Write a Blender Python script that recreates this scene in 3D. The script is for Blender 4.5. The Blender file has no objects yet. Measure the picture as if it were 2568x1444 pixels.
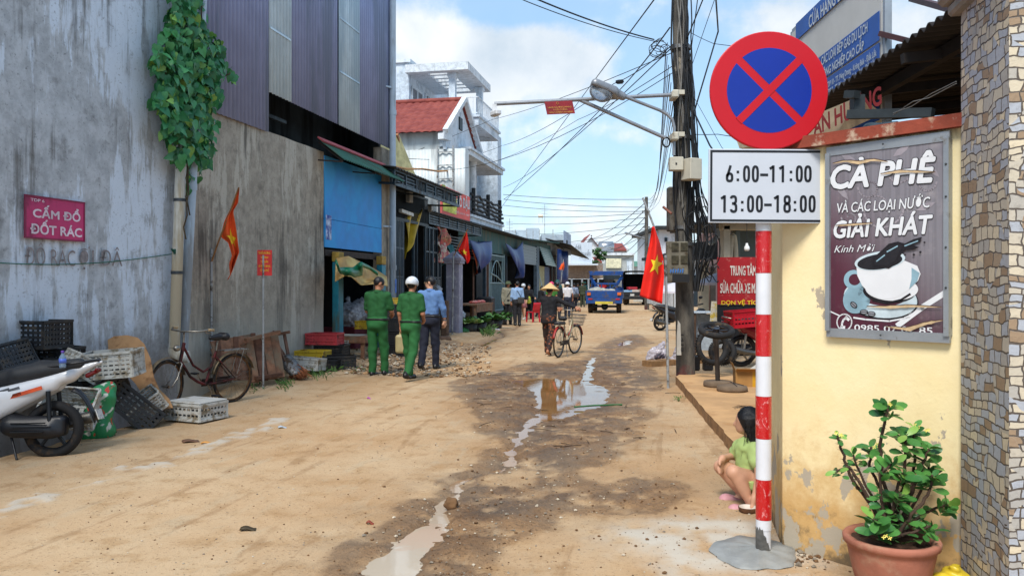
import bpy,math,random
import numpy as np
from mathutils import Vector,Matrix,noise as mnoise
random.seed(7)
C = bpy.context.scene
COL = C.collection
R = math.radians
# ---------------------------------------------------------------- camera, world, sun, exposure
FPX,CX,HY,CH = 2000.0,1284.0,712.0,1.6          # photo focal length (px), centre column, horizon row, eye height
cam_d = bpy.data.cameras.new('camera'); cam = bpy.data.objects.new('camera',cam_d); COL.objects.link(cam)
cam.location = (0,0,CH); cam.rotation_euler = (R(90),0,0)
cam_d.sensor_width = 36.0; cam_d.lens = 36.0*FPX/2568.0
cam_d.shift_y = -10.0/2568.0
cam_d.clip_start = 0.05; cam_d.clip_end = 9000
C.camera = cam
SUN_EL,SUN_AZ = 52.0,202.0                           # azimuth clockwise from +Y (behind the camera, to the left)
w = bpy.data.worlds.new('World'); C.world = w; w.use_nodes = True
def build_world():
  nt = w.node_tree; N = nt.nodes; Lk = nt.links
  for n in list(N): N.remove(n)
  out = N.new('ShaderNodeOutputWorld'); bg = N.new('ShaderNodeBackground'); bg.inputs[1].default_value = 0.12
  sky = N.new('ShaderNodeTexSky'); sky.sky_type = 'NISHITA'; sky.sun_disc = False
  sky.sun_elevation = R(SUN_EL); sky.sun_rotation = R(SUN_AZ); sky.air_density = 1.2; sky.dust_density = 0.8; sky.ozone_density = 2.0
  tc = N.new('ShaderNodeTexCoord')
  def math_(op,a,b=None,c=None):
    m = N.new('ShaderNodeMath'); m.operation = op
    for i,x in enumerate((a,b,c)):
      if x is None: continue
      if isinstance(x,(int,float)): m.inputs[i].default_value = x
      else: Lk.new(x,m.inputs[i])
    return m.outputs[0]
  sep = N.new('ShaderNodeSeparateXYZ'); Lk.new(tc.outputs['Generated'],sep.inputs[0])
  # cloud layer: project the direction onto a plane high above
  h = math_('ADD',math_('MAXIMUM',sep.outputs[2],0.0),0.22)
  cmb = N.new('ShaderNodeCombineXYZ')
  Lk.new(math_('DIVIDE',sep.outputs[0],h),cmb.inputs[0]); Lk.new(math_('DIVIDE',sep.outputs[1],h),cmb.inputs[1]); Lk.new(math_('MULTIPLY',sep.outputs[2],2.2),cmb.inputs[2])
  n1 = N.new('ShaderNodeTexNoise'); n1.inputs['Scale'].default_value = 1.15; n1.inputs['Detail'].default_value = 9; n1.inputs['Roughness'].default_value = 0.56; n1.inputs['Distortion'].default_value = 0.35
  mp = N.new('ShaderNodeMapping'); mp.inputs['Location'].default_value = (3.1,1.7,0.4)
  Lk.new(cmb.outputs[0],mp.inputs[0]); Lk.new(mp.outputs[0],n1.inputs['Vector'])
  # bumps where the big clouds stand
  fine = N.new('ShaderNodeTexNoise'); fine.inputs['Scale'].default_value = 7.0; fine.inputs['Detail'].default_value = 8; fine.inputs['Roughness'].default_value = 0.6
  Lk.new(tc.outputs['Generated'],fine.inputs['Vector'])
  acc = math_('MULTIPLY',math_('SUBTRACT',n1.outputs[0],0.5),1.3)
  acc = math_('ADD',acc,math_('MULTIPLY',math_('SUBTRACT',fine.outputs[0],0.5),1.5))
  def blob(px,py,rx,ry,amp):
    nonlocal acc
    dx,dz = (px-CX)/FPX,(HY-py)/FPX; L = math.sqrt(1+dx*dx+dz*dz)
    # direction ratios x/y and z/y measured from the middle of the cloud
    ys = math_('MAXIMUM',sep.outputs[1],0.05)
    a = math_('DIVIDE',math_('SUBTRACT',math_('DIVIDE',sep.outputs[0],ys),dx),rx/FPX)
    b = math_('DIVIDE',math_('SUBTRACT',math_('DIVIDE',sep.outputs[2],ys),dz),ry/FPX)
    q = math_('ADD',math_('MULTIPLY',a,a),math_('MULTIPLY',b,b))
    front = math_('GREATER_THAN',sep.outputs[1],0.05)
    g = math_('MULTIPLY',math_('MULTIPLY',math_('EXPONENT',math_('MULTIPLY',q,-1.0)),front),amp)
    acc = math_('ADD',acc,g)
  blob(1140,180,210,110,0.72); blob(1420,170,130,90,0.62); blob(1330,110,70,60,0.3); blob(1040,60,120,60,0.3)
  blob(1560,340,60,40,0.26); blob(1960,50,110,70,0.42); blob(2290,60,120,60,0.3)
  blob(1290,20,190,40,-0.35); blob(1650,150,110,130,-0.3); blob(1400,400,240,80,-0.16); blob(1820,330,110,130,-0.2)
  low = N.new('ShaderNodeMapRange'); low.inputs[1].default_value = 0.0; low.inputs[2].default_value = 0.16; low.inputs[3].default_value = 0.26; low.inputs[4].default_value = 0.0
  Lk.new(sep.outputs[2],low.inputs[0]); acc = math_('ADD',acc,low.outputs[0])
  mr = N.new('ShaderNodeMapRange'); mr.interpolation_type = 'SMOOTHSTEP'
  mr.inputs[1].default_value = -0.02; mr.inputs[2].default_value = 0.42; mr.inputs[3].default_value = 0.10; mr.inputs[4].default_value = 0.97
  Lk.new(acc,mr.inputs[0])
  cs = N.new('ShaderNodeMapRange'); cs.inputs[1].default_value = 0.38; cs.inputs[2].default_value = 0.58
  fin2 = N.new('ShaderNodeTexNoise'); fin2.inputs['Scale'].default_value = 5.0; fin2.inputs['Detail'].default_value = 7; Lk.new(tc.outputs['Generated'],fin2.inputs['Vector']); Lk.new(math_('ADD',math_('MULTIPLY',fin2.outputs[0],.65),math_('MULTIPLY',fine.outputs[0],.35)),cs.inputs[0])
  cc = N.new('ShaderNodeMix'); cc.data_type = 'RGBA'; cc.inputs[6].default_value = (2.55,3.0,3.45,1); cc.inputs[7].default_value = (4.3,4.4,4.5,1)
  Lk.new(cs.outputs[0],cc.inputs[0])
  # blue of the photograph's clear sky, a little paler than the bare model
  gm = N.new('ShaderNodeMix'); gm.data_type = 'RGBA'; gm.blend_type = 'MULTIPLY'; gm.inputs[0].default_value = 1.0; gm.inputs[7].default_value = (0.92,1.0,0.98,1)
  Lk.new(sky.outputs[0],gm.inputs[6])
  hz = N.new('ShaderNodeMix'); hz.data_type = 'RGBA'; hz.inputs[0].default_value = 0.62; hz.inputs[7].default_value = (1.45,2.42,3.72,1); Lk.new(gm.outputs[2],hz.inputs[6])
  mx = N.new('ShaderNodeMix'); mx.data_type = 'RGBA'
  Lk.new(mr.outputs[0],mx.inputs[0]); Lk.new(hz.outputs[2],mx.inputs[6]); Lk.new(cc.outputs[2],mx.inputs[7])
  Lk.new(mx.outputs[2],bg.inputs[0]); Lk.new(bg.outputs[0],out.inputs[0])
build_world()
sl = bpy.data.lights.new('sun','SUN'); sl.energy = 2.0; sl.angle = R(20); sl.color = (1.0,0.95,0.87)
sun = bpy.data.objects.new('sun',sl); COL.objects.link(sun)
_e,_a = R(SUN_EL),R(SUN_AZ)
sun.rotation_euler = Vector((math.sin(_a)*math.cos(_e),math.cos(_a)*math.cos(_e),math.sin(_e))).to_track_quat('Z','Y').to_euler()
C.view_settings.view_transform = 'Standard'; C.view_settings.look = 'None'; C.view_settings.gamma = 1.0
C.view_settings.exposure = 1.08
C.cycles.max_bounces = 6; C.cycles.diffuse_bounces = 3; C.cycles.glossy_bounces = 3; C.cycles.transparent_max_bounces = 8

# ---------------------------------------------------------------- measuring helpers
def P(px,py,d): return Vector(((px-CX)/FPX*d,d,CH-(py-HY)/FPX*d))
def G(px,py,z=0.0):
  d = (CH-z)*FPX/(py-HY); return P(px,py,d)
TH = math.atan(0.208); US,UC = math.sin(TH),math.cos(TH)          # the street runs TH to the right of the view
def ST(t,s,z=0.0): return Vector((t*UC+s*US,-t*US+s*UC,z))      # street frame: t to the right, s along
def dpl(px,t): return t/(UC*(px-CX)/FPX-US)
def PL(px,py,t): return P(px,py,dpl(px,t))
def sOf(px,t):
  p = P(px,HY,dpl(px,t)); return US*p.x+UC*p.y
def zOf(px,py,t): return PL(px,py,t).z
SR = Matrix.Rotation(-TH,4,'Z')
# ---------------------------------------------------------------- objects
def tag(o,label=None,cat=None,group=None,kind=None):
  if label: o['label'] = label
  if cat: o['category'] = cat
  if group: o['group'] = group
  if kind: o['kind'] = kind
  return o
def thing(name,label,cat,loc=(0,0,0),rz=0.0,group=None):
  o = bpy.data.objects.new(name,None); COL.objects.link(o)
  o.location = loc; o.rotation_euler = (0,0,rz); o.empty_display_size = 0.1
  return tag(o,label,cat,group)
def dup(root,loc=None,rot=None,label=None,group=None,scale=None):
  def cp(o,par):
    c = o.copy(); COL.objects.link(c)
    if par is not None: c.parent = par
    for ch in o.children: cp(ch,c)
    return c
  r = cp(root,None)
  if loc is not None: r.location = loc
  if rot is not None: r.rotation_euler = rot if not isinstance(rot,(int,float)) else (0,0,rot)
  if scale is not None: r.scale = scale if not isinstance(scale,(int,float)) else (scale,)*3
  if label: r['label'] = label
  if group: r['group'] = group
  return r
def world_of(o):
  m = Matrix.LocRotScale(Vector(o.location),o.rotation_euler,Vector(o.scale))
  return world_of(o.parent) @ m if o.parent else m
def mkobj(name,me,mats,parent=None,inv=True,origin=None):
  for m in (mats if isinstance(mats,(list,tuple)) else [mats]): me.materials.append(m)
  o = bpy.data.objects.new(name,me); COL.objects.link(o)
  if parent is not None:
    o.parent = parent
    if inv: me.transform(world_of(parent).inverted())
  elif origin is not None:
    me.transform(Matrix.Translation(-Vector(origin))); o.location = origin
  return o
class MB:
  def __init__(s,T=None):
    s.v = []; s.f = []; s.m = []; s.s = []; s.T = T
  def add(s,vs,fs,mat=0,smooth=False,T=None):
    b = len(s.v)
    for v in vs:
      v = Vector(v)
      if T is not None: v = T @ v
      if s.T is not None: v = s.T @ v
      s.v.append(v)
    for f in fs:
      s.f.append([i+b for i in f]); s.m.append(mat); s.s.append(smooth)
    return s
  def box(s,c,size,rot=None,mat=0,bev=0.0):
    hx,hy,hz = size[0]/2,size[1]/2,size[2]/2
    T = Matrix.Translation(Vector(c))
    if rot is not None: T = T @ (rot if isinstance(rot,Matrix) else Matrix.Rotation(rot,4,'Z'))
    if bev <= 0:
      vs = [(x,y,z) for x in (-hx,hx) for y in (-hy,hy) for z in (-hz,hz)]
      return s.add(vs,[(0,1,3,2),(4,6,7,5),(0,4,5,1),(2,3,7,6),(0,2,6,4),(1,5,7,3)],mat,False,T)
    b = min(bev,hx*.45,hy*.45,hz*.45); vs = []; idx = {}
    for sx in (-1,1):
      for sy in (-1,1):
        for sz in (-1,1):
          for a in range(3):
            q = [sx*(hx-b),sy*(hy-b),sz*(hz-b)]; q[a] = (sx*hx,sy*hy,sz*hz)[a]
            idx[(sx,sy,sz,a)] = len(vs); vs.append(q)
    fs = []
    for a in range(3):
      o1,o2 = (a+1) % 3,(a+2) % 3
      for sg in (-1,1):
        f = []
        for (p,q) in ((-1,-1),(1,-1),(1,1),(-1,1)):
          k = [0,0,0]; k[a] = sg; k[o1] = p; k[o2] = q; f.append(idx[(k[0],k[1],k[2],a)])
        fs.append(f if sg > 0 else f[::-1])
    for a in range(3):
      o1,o2 = (a+1) % 3,(a+2) % 3
      for s1 in (-1,1):
        for s2 in (-1,1):
          def K(sa,ax):
            k = [0,0,0]; k[a] = sa; k[o1] = s1; k[o2] = s2; return idx[(k[0],k[1],k[2],ax)]
          f = [K(-1,o1),K(1,o1),K(1,o2),K(-1,o2)]
          fs.append(f if s1*s2 < 0 else f[::-1])
    for sx in (-1,1):
      for sy in (-1,1):
        for sz in (-1,1):
          f = [idx[(sx,sy,sz,a)] for a in range(3)]
          fs.append(f if sx*sy*sz > 0 else f[::-1])
    return s.add(vs,fs,mat,False,T)
  def beam(s,a,b,w_,h_=None,mat=0,up=(0,0,1)):
    a,b = Vector(a),Vector(b); h_ = h_ or w_
    y = (b-a); L = y.length
    if L < 1e-6: return s
    y.normalize(); up = Vector(up)
    if abs(y.dot(up)) > .98: up = Vector((1,0,0))
    x = y.cross(up).normalized(); z = x.cross(y)
    vs = []
    for p in (a,b):
      for (i,j) in ((-1,-1),(1,-1),(1,1),(-1,1)): vs.append(p+x*i*w_/2+z*j*h_/2)
    return s.add(vs,[(3,2,1,0),(4,5,6,7),(0,1,5,4),(1,2,6,5),(2,3,7,6),(3,0,4,7)],mat)
  def tube(s,pts,r,n=8,mat=0,smooth=True,cap=True,closed=False):
    pts = [Vector(p) for p in pts]; m = len(pts)
    rs = r if isinstance(r,(list,tuple)) else [r]*m
    vs = []; fs = []; ref = None
    for i,p in enumerate(pts):
      if closed: d = pts[(i+1) % m]-pts[i-1]
      else: d = pts[min(i+1,m-1)]-pts[max(i-1,0)]
      if d.length < 1e-9: d = Vector((0,0,1))
      d.normalize()
      if ref is None:
        ref = Vector((0,0,1)) if abs(d.z) < .9 else Vector((1,0,0))
      x = d.cross(ref)
      if x.length < 1e-4: x = d.orthogonal()
      x.normalize(); y = x.cross(d); ref = y
      for k in range(n):
        a = 2*math.pi*k/n; vs.append(p+x*math.cos(a)*rs[i]+y*math.sin(a)*rs[i])
    for i in range(m if closed else m-1):
      j = (i+1) % m
      for k in range(n):
        k2 = (k+1) % n; fs.append((i*n+k,i*n+k2,j*n+k2,j*n+k))
    s.add(vs,fs,mat,smooth)
    if cap and not closed:
      s.add(vs[:n],[tuple(range(n))],mat); s.add(vs[-n:],[tuple(range(n))[::-1]],mat)
    return s
  def lathe(s,prof,n=24,T=None,mat=0,smooth=True,jit=0.0,ell=1.0):
    vs = []; fs = []
    for (r,z) in prof:
      for k in range(n):
        a = 2*math.pi*k/n; rr = r*(1+jit*math.sin(3*a+z*40)); vs.append((rr*math.cos(a),rr*math.sin(a)*ell,z))
    for i in range(len(prof)-1):
      for k in range(n):
        k2 = (k+1) % n; fs.append((i*n+k,i*n+k2,(i+1)*n+k2,(i+1)*n+k))
    s.add(vs,fs,mat,smooth,T)
    return s
  def prism(s,poly,O,ux,uy,th,mat=0,smooth=False,side=None):
    O,ux,uy = Vector(O),Vector(ux),Vector(uy); nz = ux.cross(uy).normalized(); n = len(poly)
    a = [O+ux*p[0]+uy*p[1] for p in poly]; b = [q+nz*th for q in a]
    s.add(a+b,[tuple(range(n))[::-1],tuple(range(n,2*n))],mat,smooth)
    s.add(a+b,[(i,(i+1) % n,n+(i+1) % n,n+i) for i in range(n)],mat if side is None else side,smooth)
    return s
  def grid(s,fn,nu,nv,mat=0,smooth=True,th=0.0,matfn=None):
    pts = [[Vector(fn(i/nu,j/nv)) for j in range(nv+1)] for i in range(nu+1)]
    vs = [p for row in pts for p in row]; W_ = nv+1
    fs = [(i*W_+j,(i+1)*W_+j,(i+1)*W_+j+1,i*W_+j+1) for i in range(nu) for j in range(nv)]
    if th:
      nn = []
      for i in range(nu+1):
        for j in range(nv+1):
          du = pts[min(i+1,nu)][j]-pts[max(i-1,0)][j]; dv = pts[i][min(j+1,nv)]-pts[i][max(j-1,0)]
          q = du.cross(dv); nn.append(q.normalized() if q.length > 1e-12 else Vector((0,0,1)))
      n0 = len(vs); vs = vs+[v-n_*th for v,n_ in zip(vs,nn)]
      fs2 = [tuple(k+n0 for k in f[::-1]) for f in fs]
      rim = [i*W_ for i in range(nu+1)]+[nu*W_+j for j in range(1,nv+1)]+[i*W_+nv for i in range(nu-1,-1,-1)]+[j for j in range(nv-1,0,-1)]
      fs = fs+fs2+[(rim[k],rim[k-1],rim[k-1]+n0,rim[k]+n0) for k in range(len(rim))]
    if matfn:
      b = len(s.v); s.add(vs,[],mat)
      for k,f in enumerate(fs):
        s.f.append([i+b for i in f]); s.m.append(matfn(k)); s.s.append(smooth)
    else: s.add(vs,fs,mat,smooth)
    return s
  def ell(s,c,r,mat=0,n=12,m=8,rot=None):
    T = Matrix.Translation(Vector(c)) @ (rot if rot is not None else Matrix()) @ Matrix.Diagonal((r[0],r[1],r[2],1))
    prof = [(math.sin(math.pi*i/m)+1e-5,-math.cos(math.pi*i/m)) for i in range(m+1)]
    return s.lathe(prof,n,T,mat)
  def mesh(s,name):
    me = bpy.data.meshes.new(name); me.from_pydata([tuple(v) for v in s.v],[],s.f)
    me.polygons.foreach_set('material_index',s.m); me.polygons.foreach_set('use_smooth',s.s); me.update()
    return me
  def build(s,name,mats,parent=None,inv=True,origin=None):
    if origin is None and parent is None and s.v:
      xs = [v.x for v in s.v]; ys = [v.y for v in s.v]; zs = [v.z for v in s.v]
      origin = ((min(xs)+max(xs))/2,(min(ys)+max(ys))/2,min(zs))
    return mkobj(name,s.mesh(name),mats,parent,inv,origin)
# ---------------------------------------------------------------- materials
def lin(c,k=1.0):
  def f(x):
    x /= 255.0
    return x/12.92 if x <= .04045 else ((x+.055)/1.055)**2.4
  return (f(c[0])*k,f(c[1])*k,f(c[2])*k,1.0)
MATS = {}
class NT:
  def __init__(s,m):
    s.t = m.node_tree; s.N = s.t.nodes; s.L = s.t.links
  def new(s,k,**kw):
    n = s.N.new(k)
    for a,b in kw.items(): setattr(n,a,b)
    return n
  def put(s,sock,v):
    if hasattr(v,'is_linked') or hasattr(v,'links'): s.L.new(v,sock)
    else: sock.default_value = v
  def noise(s,vec,sc,det=6,ro=.6,dist=0.0):
    n = s.new('ShaderNodeTexNoise'); s.L.new(vec,n.inputs['Vector'])
    n.inputs['Scale'].default_value = sc; n.inputs['Detail'].default_value = det; n.inputs['Roughness'].default_value = ro; n.inputs['Distortion'].default_value = dist
    return n.outputs[0]
  def mapr(s,x,a,b,c=0.0,d=1.0,smooth=True):
    n = s.new('ShaderNodeMapRange'); n.interpolation_type = 'SMOOTHSTEP' if smooth else 'LINEAR'
    s.put(n.inputs[0],x)
    for i,v in enumerate((a,b,c,d)): n.inputs[i+1].default_value = v
    return n.outputs[0]
  def mix(s,f,a,b,mode='MIX'):
    n = s.new('ShaderNodeMix',data_type='RGBA',blend_type=mode)
    s.put(n.inputs[0],f); s.put(n.inputs[6],a); s.put(n.inputs[7],b); return n.outputs[2]
  def math(s,op,a,b=0.0):
    n = s.new('ShaderNodeMath',operation=op); s.put(n.inputs[0],a); s.put(n.inputs[1],b); return n.outputs[0]
  def mapping(s,vec,sc=(1,1,1),loc=(0,0,0),rot=(0,0,0)):
    n = s.new('ShaderNodeMapping'); s.L.new(vec,n.inputs[0])
    n.inputs['Scale'].default_value = sc; n.inputs['Location'].default_value = loc; n.inputs['Rotation'].default_value = rot; return n.outputs[0]
  def bump(s,h,st=.3,dist=.01):
    n = s.new('ShaderNodeBump'); n.inputs['Strength'].default_value = st; n.inputs['Distance'].default_value = dist
    s.L.new(h,n.inputs['Height']); return n.outputs[0]
def newmat(name):
  m = bpy.data.materials.new(name); m.use_nodes = True; t = NT(m)
  b = m.node_tree.nodes.get('Principled BSDF')
  tc = t.new('ShaderNodeTexCoord'); return m,t,b,tc.outputs['Object']
def mat(name,col,rough=.7,metal=0.0,var=.22,sc=5.0,bump=0.0,bsc=60.0,dirt=None,damt=.5,dsc=2.0,streak=False,spec=.4,trans=0.0,alpha=1.0,coat=0.0):
  if name in MATS: return MATS[name]
  m,t,b,vec = newmat(name)
  c = lin(col) if len(col) == 3 else col
  n = t.noise(vec,sc,6,.62)
  lo = tuple(max(x*(1-var),0) for x in c[:3])+(1,); hi = tuple(min(x*(1+var),1) for x in c[:3])+(1,)
  colr = t.mix(t.mapr(n,.3,.7),lo,hi)
  rsock = rough
  if dirt is not None:
    v2 = t.mapping(vec,(1,1,.12) if streak else (1,1,1),(3.3,1.2,7.7))
    d = t.noise(v2,dsc,8,.65)
    f = t.mapr(d,.62-damt*.3,.72-damt*.2)
    colr = t.mix(f,colr,lin(dirt) if len(dirt) == 3 else dirt)
    rsock = t.mapr(f,0,1,rough,min(rough+.25,.95),False)
  t.put(b.inputs['Base Color'],colr); t.put(b.inputs['Roughness'],rsock)
  b.inputs['Metallic'].default_value = metal; b.inputs['Specular IOR Level'].default_value = spec
  if trans: b.inputs['Transmission Weight'].default_value = trans
  if coat: b.inputs['Coat Weight'].default_value = coat; b.inputs['Coat Roughness'].default_value = .08
  if alpha < 1: b.inputs['Alpha'].default_value = alpha
  if bump: t.put(b.inputs['Normal'],t.bump(t.noise(vec,bsc,5,.6),bump,.01))
  MATS[name] = m; return m
# ---------------------------------------------------------------- text
def text_geo(body,bold=0.0,shear=0.0,spacing=1.0):
  cu = bpy.data.curves.new('txt','FONT'); cu.body = body; cu.size = 1.0; cu.offset = bold; cu.shear = shear; cu.space_character = spacing
  cu.resolution_u = 3
  ob = bpy.data.objects.new('txt',cu); COL.objects.link(ob)
  bpy.context.view_layer.update()
  ev = ob.evaluated_get(bpy.context.evaluated_depsgraph_get()); me = ev.to_mesh()
  vs = [v.co.copy() for v in me.vertices]; fs = [tuple(p.vertices) for p in me.polygons]
  ev.to_mesh_clear(); bpy.data.objects.remove(ob); bpy.data.curves.remove(cu)
  return vs,fs
def put_text(mb,body,O,ux,uy,w_,cap,bold=.02,shear=0.0,mat=0,center=False,outline=0.0,omat=0,nrm=None,lift=.0015,spacing=1.0):
  """text from O (baseline left) along ux, letters cap tall, squeezed to width w_"""
  O,ux,uy = Vector(O),Vector(ux).normalized(),Vector(uy).normalized(); nz = (Vector(nrm) if nrm else ux.cross(uy)).normalized()
  vs,fs = text_geo(body,0.0,shear,spacing)
  if not vs: return
  x0 = min(v.x for v in vs); x1 = max(v.x for v in vs); kx = w_/(x1-x0); ky = cap/.727
  if center: O = O-ux*w_/2
  def lay(r,m_,n):                                          # heavier weight: the same letters laid again a hair to each side
    nonlocal lift
    for i in range(n):
      a = 2*math.pi*i/n; dx,dy = (r*math.cos(a),r*math.sin(a)) if n > 1 else (0,0)
      mb.add([O+ux*((v.x-x0+dx)*kx)+uy*(v.y+dy)*ky+nz*lift for v in vs],fs,m_); lift += .00016
  if outline: lay(bold+outline,omat,12)
  if bold > .004: lay(bold,mat,8 if bold > .02 else 6)
  lay(0,mat,1)
# ---------------------------------------------------------------- implicit surfaces (bodies, bags, cloth lumps)
def _cap(p,a,b,ra,rb):
  a = np.array(a); b = np.array(b); ba = b-a; L2 = float(ba@ba)+1e-12
  t = np.clip(((p-a)@ba)/L2,0,1); q = p-a-t[...,None]*ba
  return np.sqrt((q*q).sum(-1))-(ra+(rb-ra)*t)
def _ell(p,c,r,rot=None):
  q = p-np.array(c)
  if rot is not None: q = q@np.array(rot.to_3x3())
  r = np.array(r); k0 = np.sqrt(((q/r)**2).sum(-1)); k1 = np.sqrt(((q/(r*r))**2).sum(-1))+1e-9
  return k0*(k0-1)/k1
def _box(p,c,h,rd,rot=None):
  q = p-np.array(c)
  if rot is not None: q = q@np.array(rot.to_3x3())
  q = np.abs(q)-(np.array(h)-rd)
  return np.sqrt((np.maximum(q,0)**2).sum(-1))+np.minimum(q.max(-1),0)-rd
def sdf_mesh(name,prims,vox,k=.03,wr=0.0,wsc=14.0,cuts=(),labels=None):
  pts = []
  for q in prims:
    if q[0] == 'c':
      m = max(q[3],q[4])
      for e in (q[1],q[2]): pts += [np.array(e)-m,np.array(e)+m]
    elif q[0] == 'e': m = max(q[2]); pts += [np.array(q[1])-m,np.array(q[1])+m]
    else: m = np.linalg.norm(q[2]); pts += [np.array(q[1])-m,np.array(q[1])+m]
  pts = np.array(pts); lo = pts.min(0)-vox*3-wr; hi = pts.max(0)+vox*3+wr
  n = np.ceil((hi-lo)/vox).astype(int)+1
  ax = [lo[i]+vox*np.arange(n[i]) for i in range(3)]
  D = np.full(n,1.0)
  mg = k*1.5+vox*3
  for q in prims:
    if q[0] == 'c':
      m = max(q[3],q[4]); l = np.minimum(q[1],q[2])-m-mg; h = np.maximum(q[1],q[2])+m+mg
    elif q[0] == 'e': m = max(q[2])+mg; l = np.array(q[1])-m; h = np.array(q[1])+m
    else: m = np.linalg.norm(q[2])+mg; l = np.array(q[1])-m; h = np.array(q[1])+m
    i0 = np.clip(((l-lo)/vox).astype(int),0,n); i1 = np.clip(((h-lo)/vox).astype(int)+2,0,n)
    sl_ = tuple(slice(i0[i],i1[i]) for i in range(3))
    p = np.stack(np.meshgrid(*[ax[i][sl_[i]] for i in range(3)],indexing='ij'),-1)
    if q[0] == 'c': d = _cap(p,*q[1:5])
    elif q[0] == 'e': d = _ell(p,*q[1:4])
    else: d = _box(p,*q[1:5])
    o = D[sl_]; hh = np.clip(.5+.5*(o-d)/k,0,1); D[sl_] = o*(1-hh)+d*hh-k*hh*(1-hh)
  p = None
  if wr or cuts:
    p = np.stack(np.meshgrid(*ax,indexing='ij'),-1)
  if wr:
    f = wsc; x,y,z = p[...,0]*f,p[...,1]*f,p[...,2]*f
    D = D+wr*(np.sin(x*1.7+2.1*np.sin(z*.9+y))*np.sin(z*2.3+1.3*np.sin(x*1.1+y*.7))+.6*np.sin(y*2.9+x*1.3+2*np.sin(z*1.7)))
  for (c0,nr) in cuts: D = np.maximum(D,(p-np.array(c0))@np.array(nr))
  S = D < 0
  c8 = [S[i:n[0]-1+i,j:n[1]-1+j,l:n[2]-1+l] for i in (0,1) for j in (0,1) for l in (0,1)]
  cnt = sum(c.astype(np.int8) for c in c8); act = (cnt > 0) & (cnt < 8)
  idx = np.argwhere(act); vid = np.full(act.shape,-1,int); vid[act] = np.arange(len(idx))
  acc = np.zeros((len(idx),3)); num = np.zeros(len(idx))
  cor = [(i,j,l) for i in (0,1) for j in (0,1) for l in (0,1)]
  for a in range(8):
    for b in range(a+1,8):
      if sum(abs(cor[a][i]-cor[b][i]) for i in range(3)) != 1: continue
      da = D[tuple((idx+cor[a]).T)]; db = D[tuple((idx+cor[b]).T)]
      mk = (da < 0) != (db < 0); t = np.where(mk,da/np.where(mk,da-db,1),0)
      acc += np.where(mk[:,None],np.array(cor[a])+t[:,None]*(np.array(cor[b])-np.array(cor[a])),0); num += mk
  vs = lo+(idx+acc/num[:,None])*vox
  fs = []
  for a in range(3):
    b,c = (a+1) % 3,(a+2) % 3
    s0 = [slice(None)]*3; s1 = [slice(None)]*3; s0[a] = slice(0,-1); s1[a] = slice(1,None)
    A,B = S[tuple(s0)],S[tuple(s1)]
    e = np.argwhere(A != B)
    e = e[(e[:,b] > 0) & (e[:,c] > 0) & (e[:,b] < n[b]-1) & (e[:,c] < n[c]-1)]
    if not len(e): continue
    fl = A[tuple(e.T)]
    def off(db_,dc_):
      q = e.copy(); q[:,b] -= db_; q[:,c] -= dc_; return vid[tuple(q.T)]
    quad = np.stack([off(1,1),off(0,1),off(0,0),off(1,0)],1)
    quad[~fl] = quad[~fl][:,::-1]
    fs.append(quad)
  fs = np.concatenate(fs) if fs else np.zeros((0,4),int)
  fs = fs[(fs >= 0).all(1)]
  me = bpy.data.meshes.new(name); me.from_pydata(vs.tolist(),[],fs.tolist())
  me.polygons.foreach_set('use_smooth',[True]*len(fs)); me.update()
  return me
# ================================================================ GROUND
def vnoise(x,y,seed=0):
  xi = np.floor(x).astype(np.int64); yi = np.floor(y).astype(np.int64); fx = x-xi; fy = y-yi
  def h(a,b):
    n = (a*374761393+b*668265263+seed*974711) & 0x7fffffff
    n = ((n ^ (n >> 13))*1274126177) & 0x7fffffff
    return ((n ^ (n >> 16)) & 0xffff)/65535.0
  ux = fx*fx*(3-2*fx); uy = fy*fy*(3-2*fy)
  return (h(xi,yi)*(1-ux)+h(xi+1,yi)*ux)*(1-uy)+(h(xi,yi+1)*(1-ux)+h(xi+1,yi+1)*ux)*uy
def fbm(x,y,sc,oc=5,seed=0):
  a = 0; amp = .5; tot = 0
  for i in range(oc):
    a = a+amp*vnoise(x*sc+i*17.3,y*sc-i*9.1,seed+i); tot += amp; amp *= .55; sc *= 2.03
  return a/tot
def sdpoly(x,y,pts):
  d = np.full(x.shape,1e9); ins = np.zeros(x.shape,bool); n = len(pts)
  for i in range(n):
    ax_,ay = pts[i]; bx,by = pts[(i+1) % n]; ex,ey = bx-ax_,by-ay
    t = np.clip(((x-ax_)*ex+(y-ay)*ey)/(ex*ex+ey*ey+1e-12),0,1)
    d = np.minimum(d,(x-ax_-t*ex)**2+(y-ay-t*ey)**2)
    cr = ((ay <= y) & (by > y)) | ((by <= y) & (ay > y))
    ins ^= cr & (x < ax_+(y-ay)/(by-ay+1e-12)*ex)
  return np.where(ins,-1,1)*np.sqrt(d)
def dline(x,y,pts,ws):
  d = np.full(x.shape,1e9)
  for i in range(len(pts)-1):
    ax_,ay = pts[i]; bx,by = pts[i+1]; ex,ey = bx-ax_,by-ay
    t = np.clip(((x-ax_)*ex+(y-ay)*ey)/(ex*ex+ey*ey+1e-12),0,1)
    d = np.minimum(d,np.sqrt((x-ax_-t*ex)**2+(y-ay-t*ey)**2)-(ws[i]+(ws[i+1]-ws[i])*t))
  return d
def gp(l): return [(G(a,b).x,G(a,b).y) for a,b in l]
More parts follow.
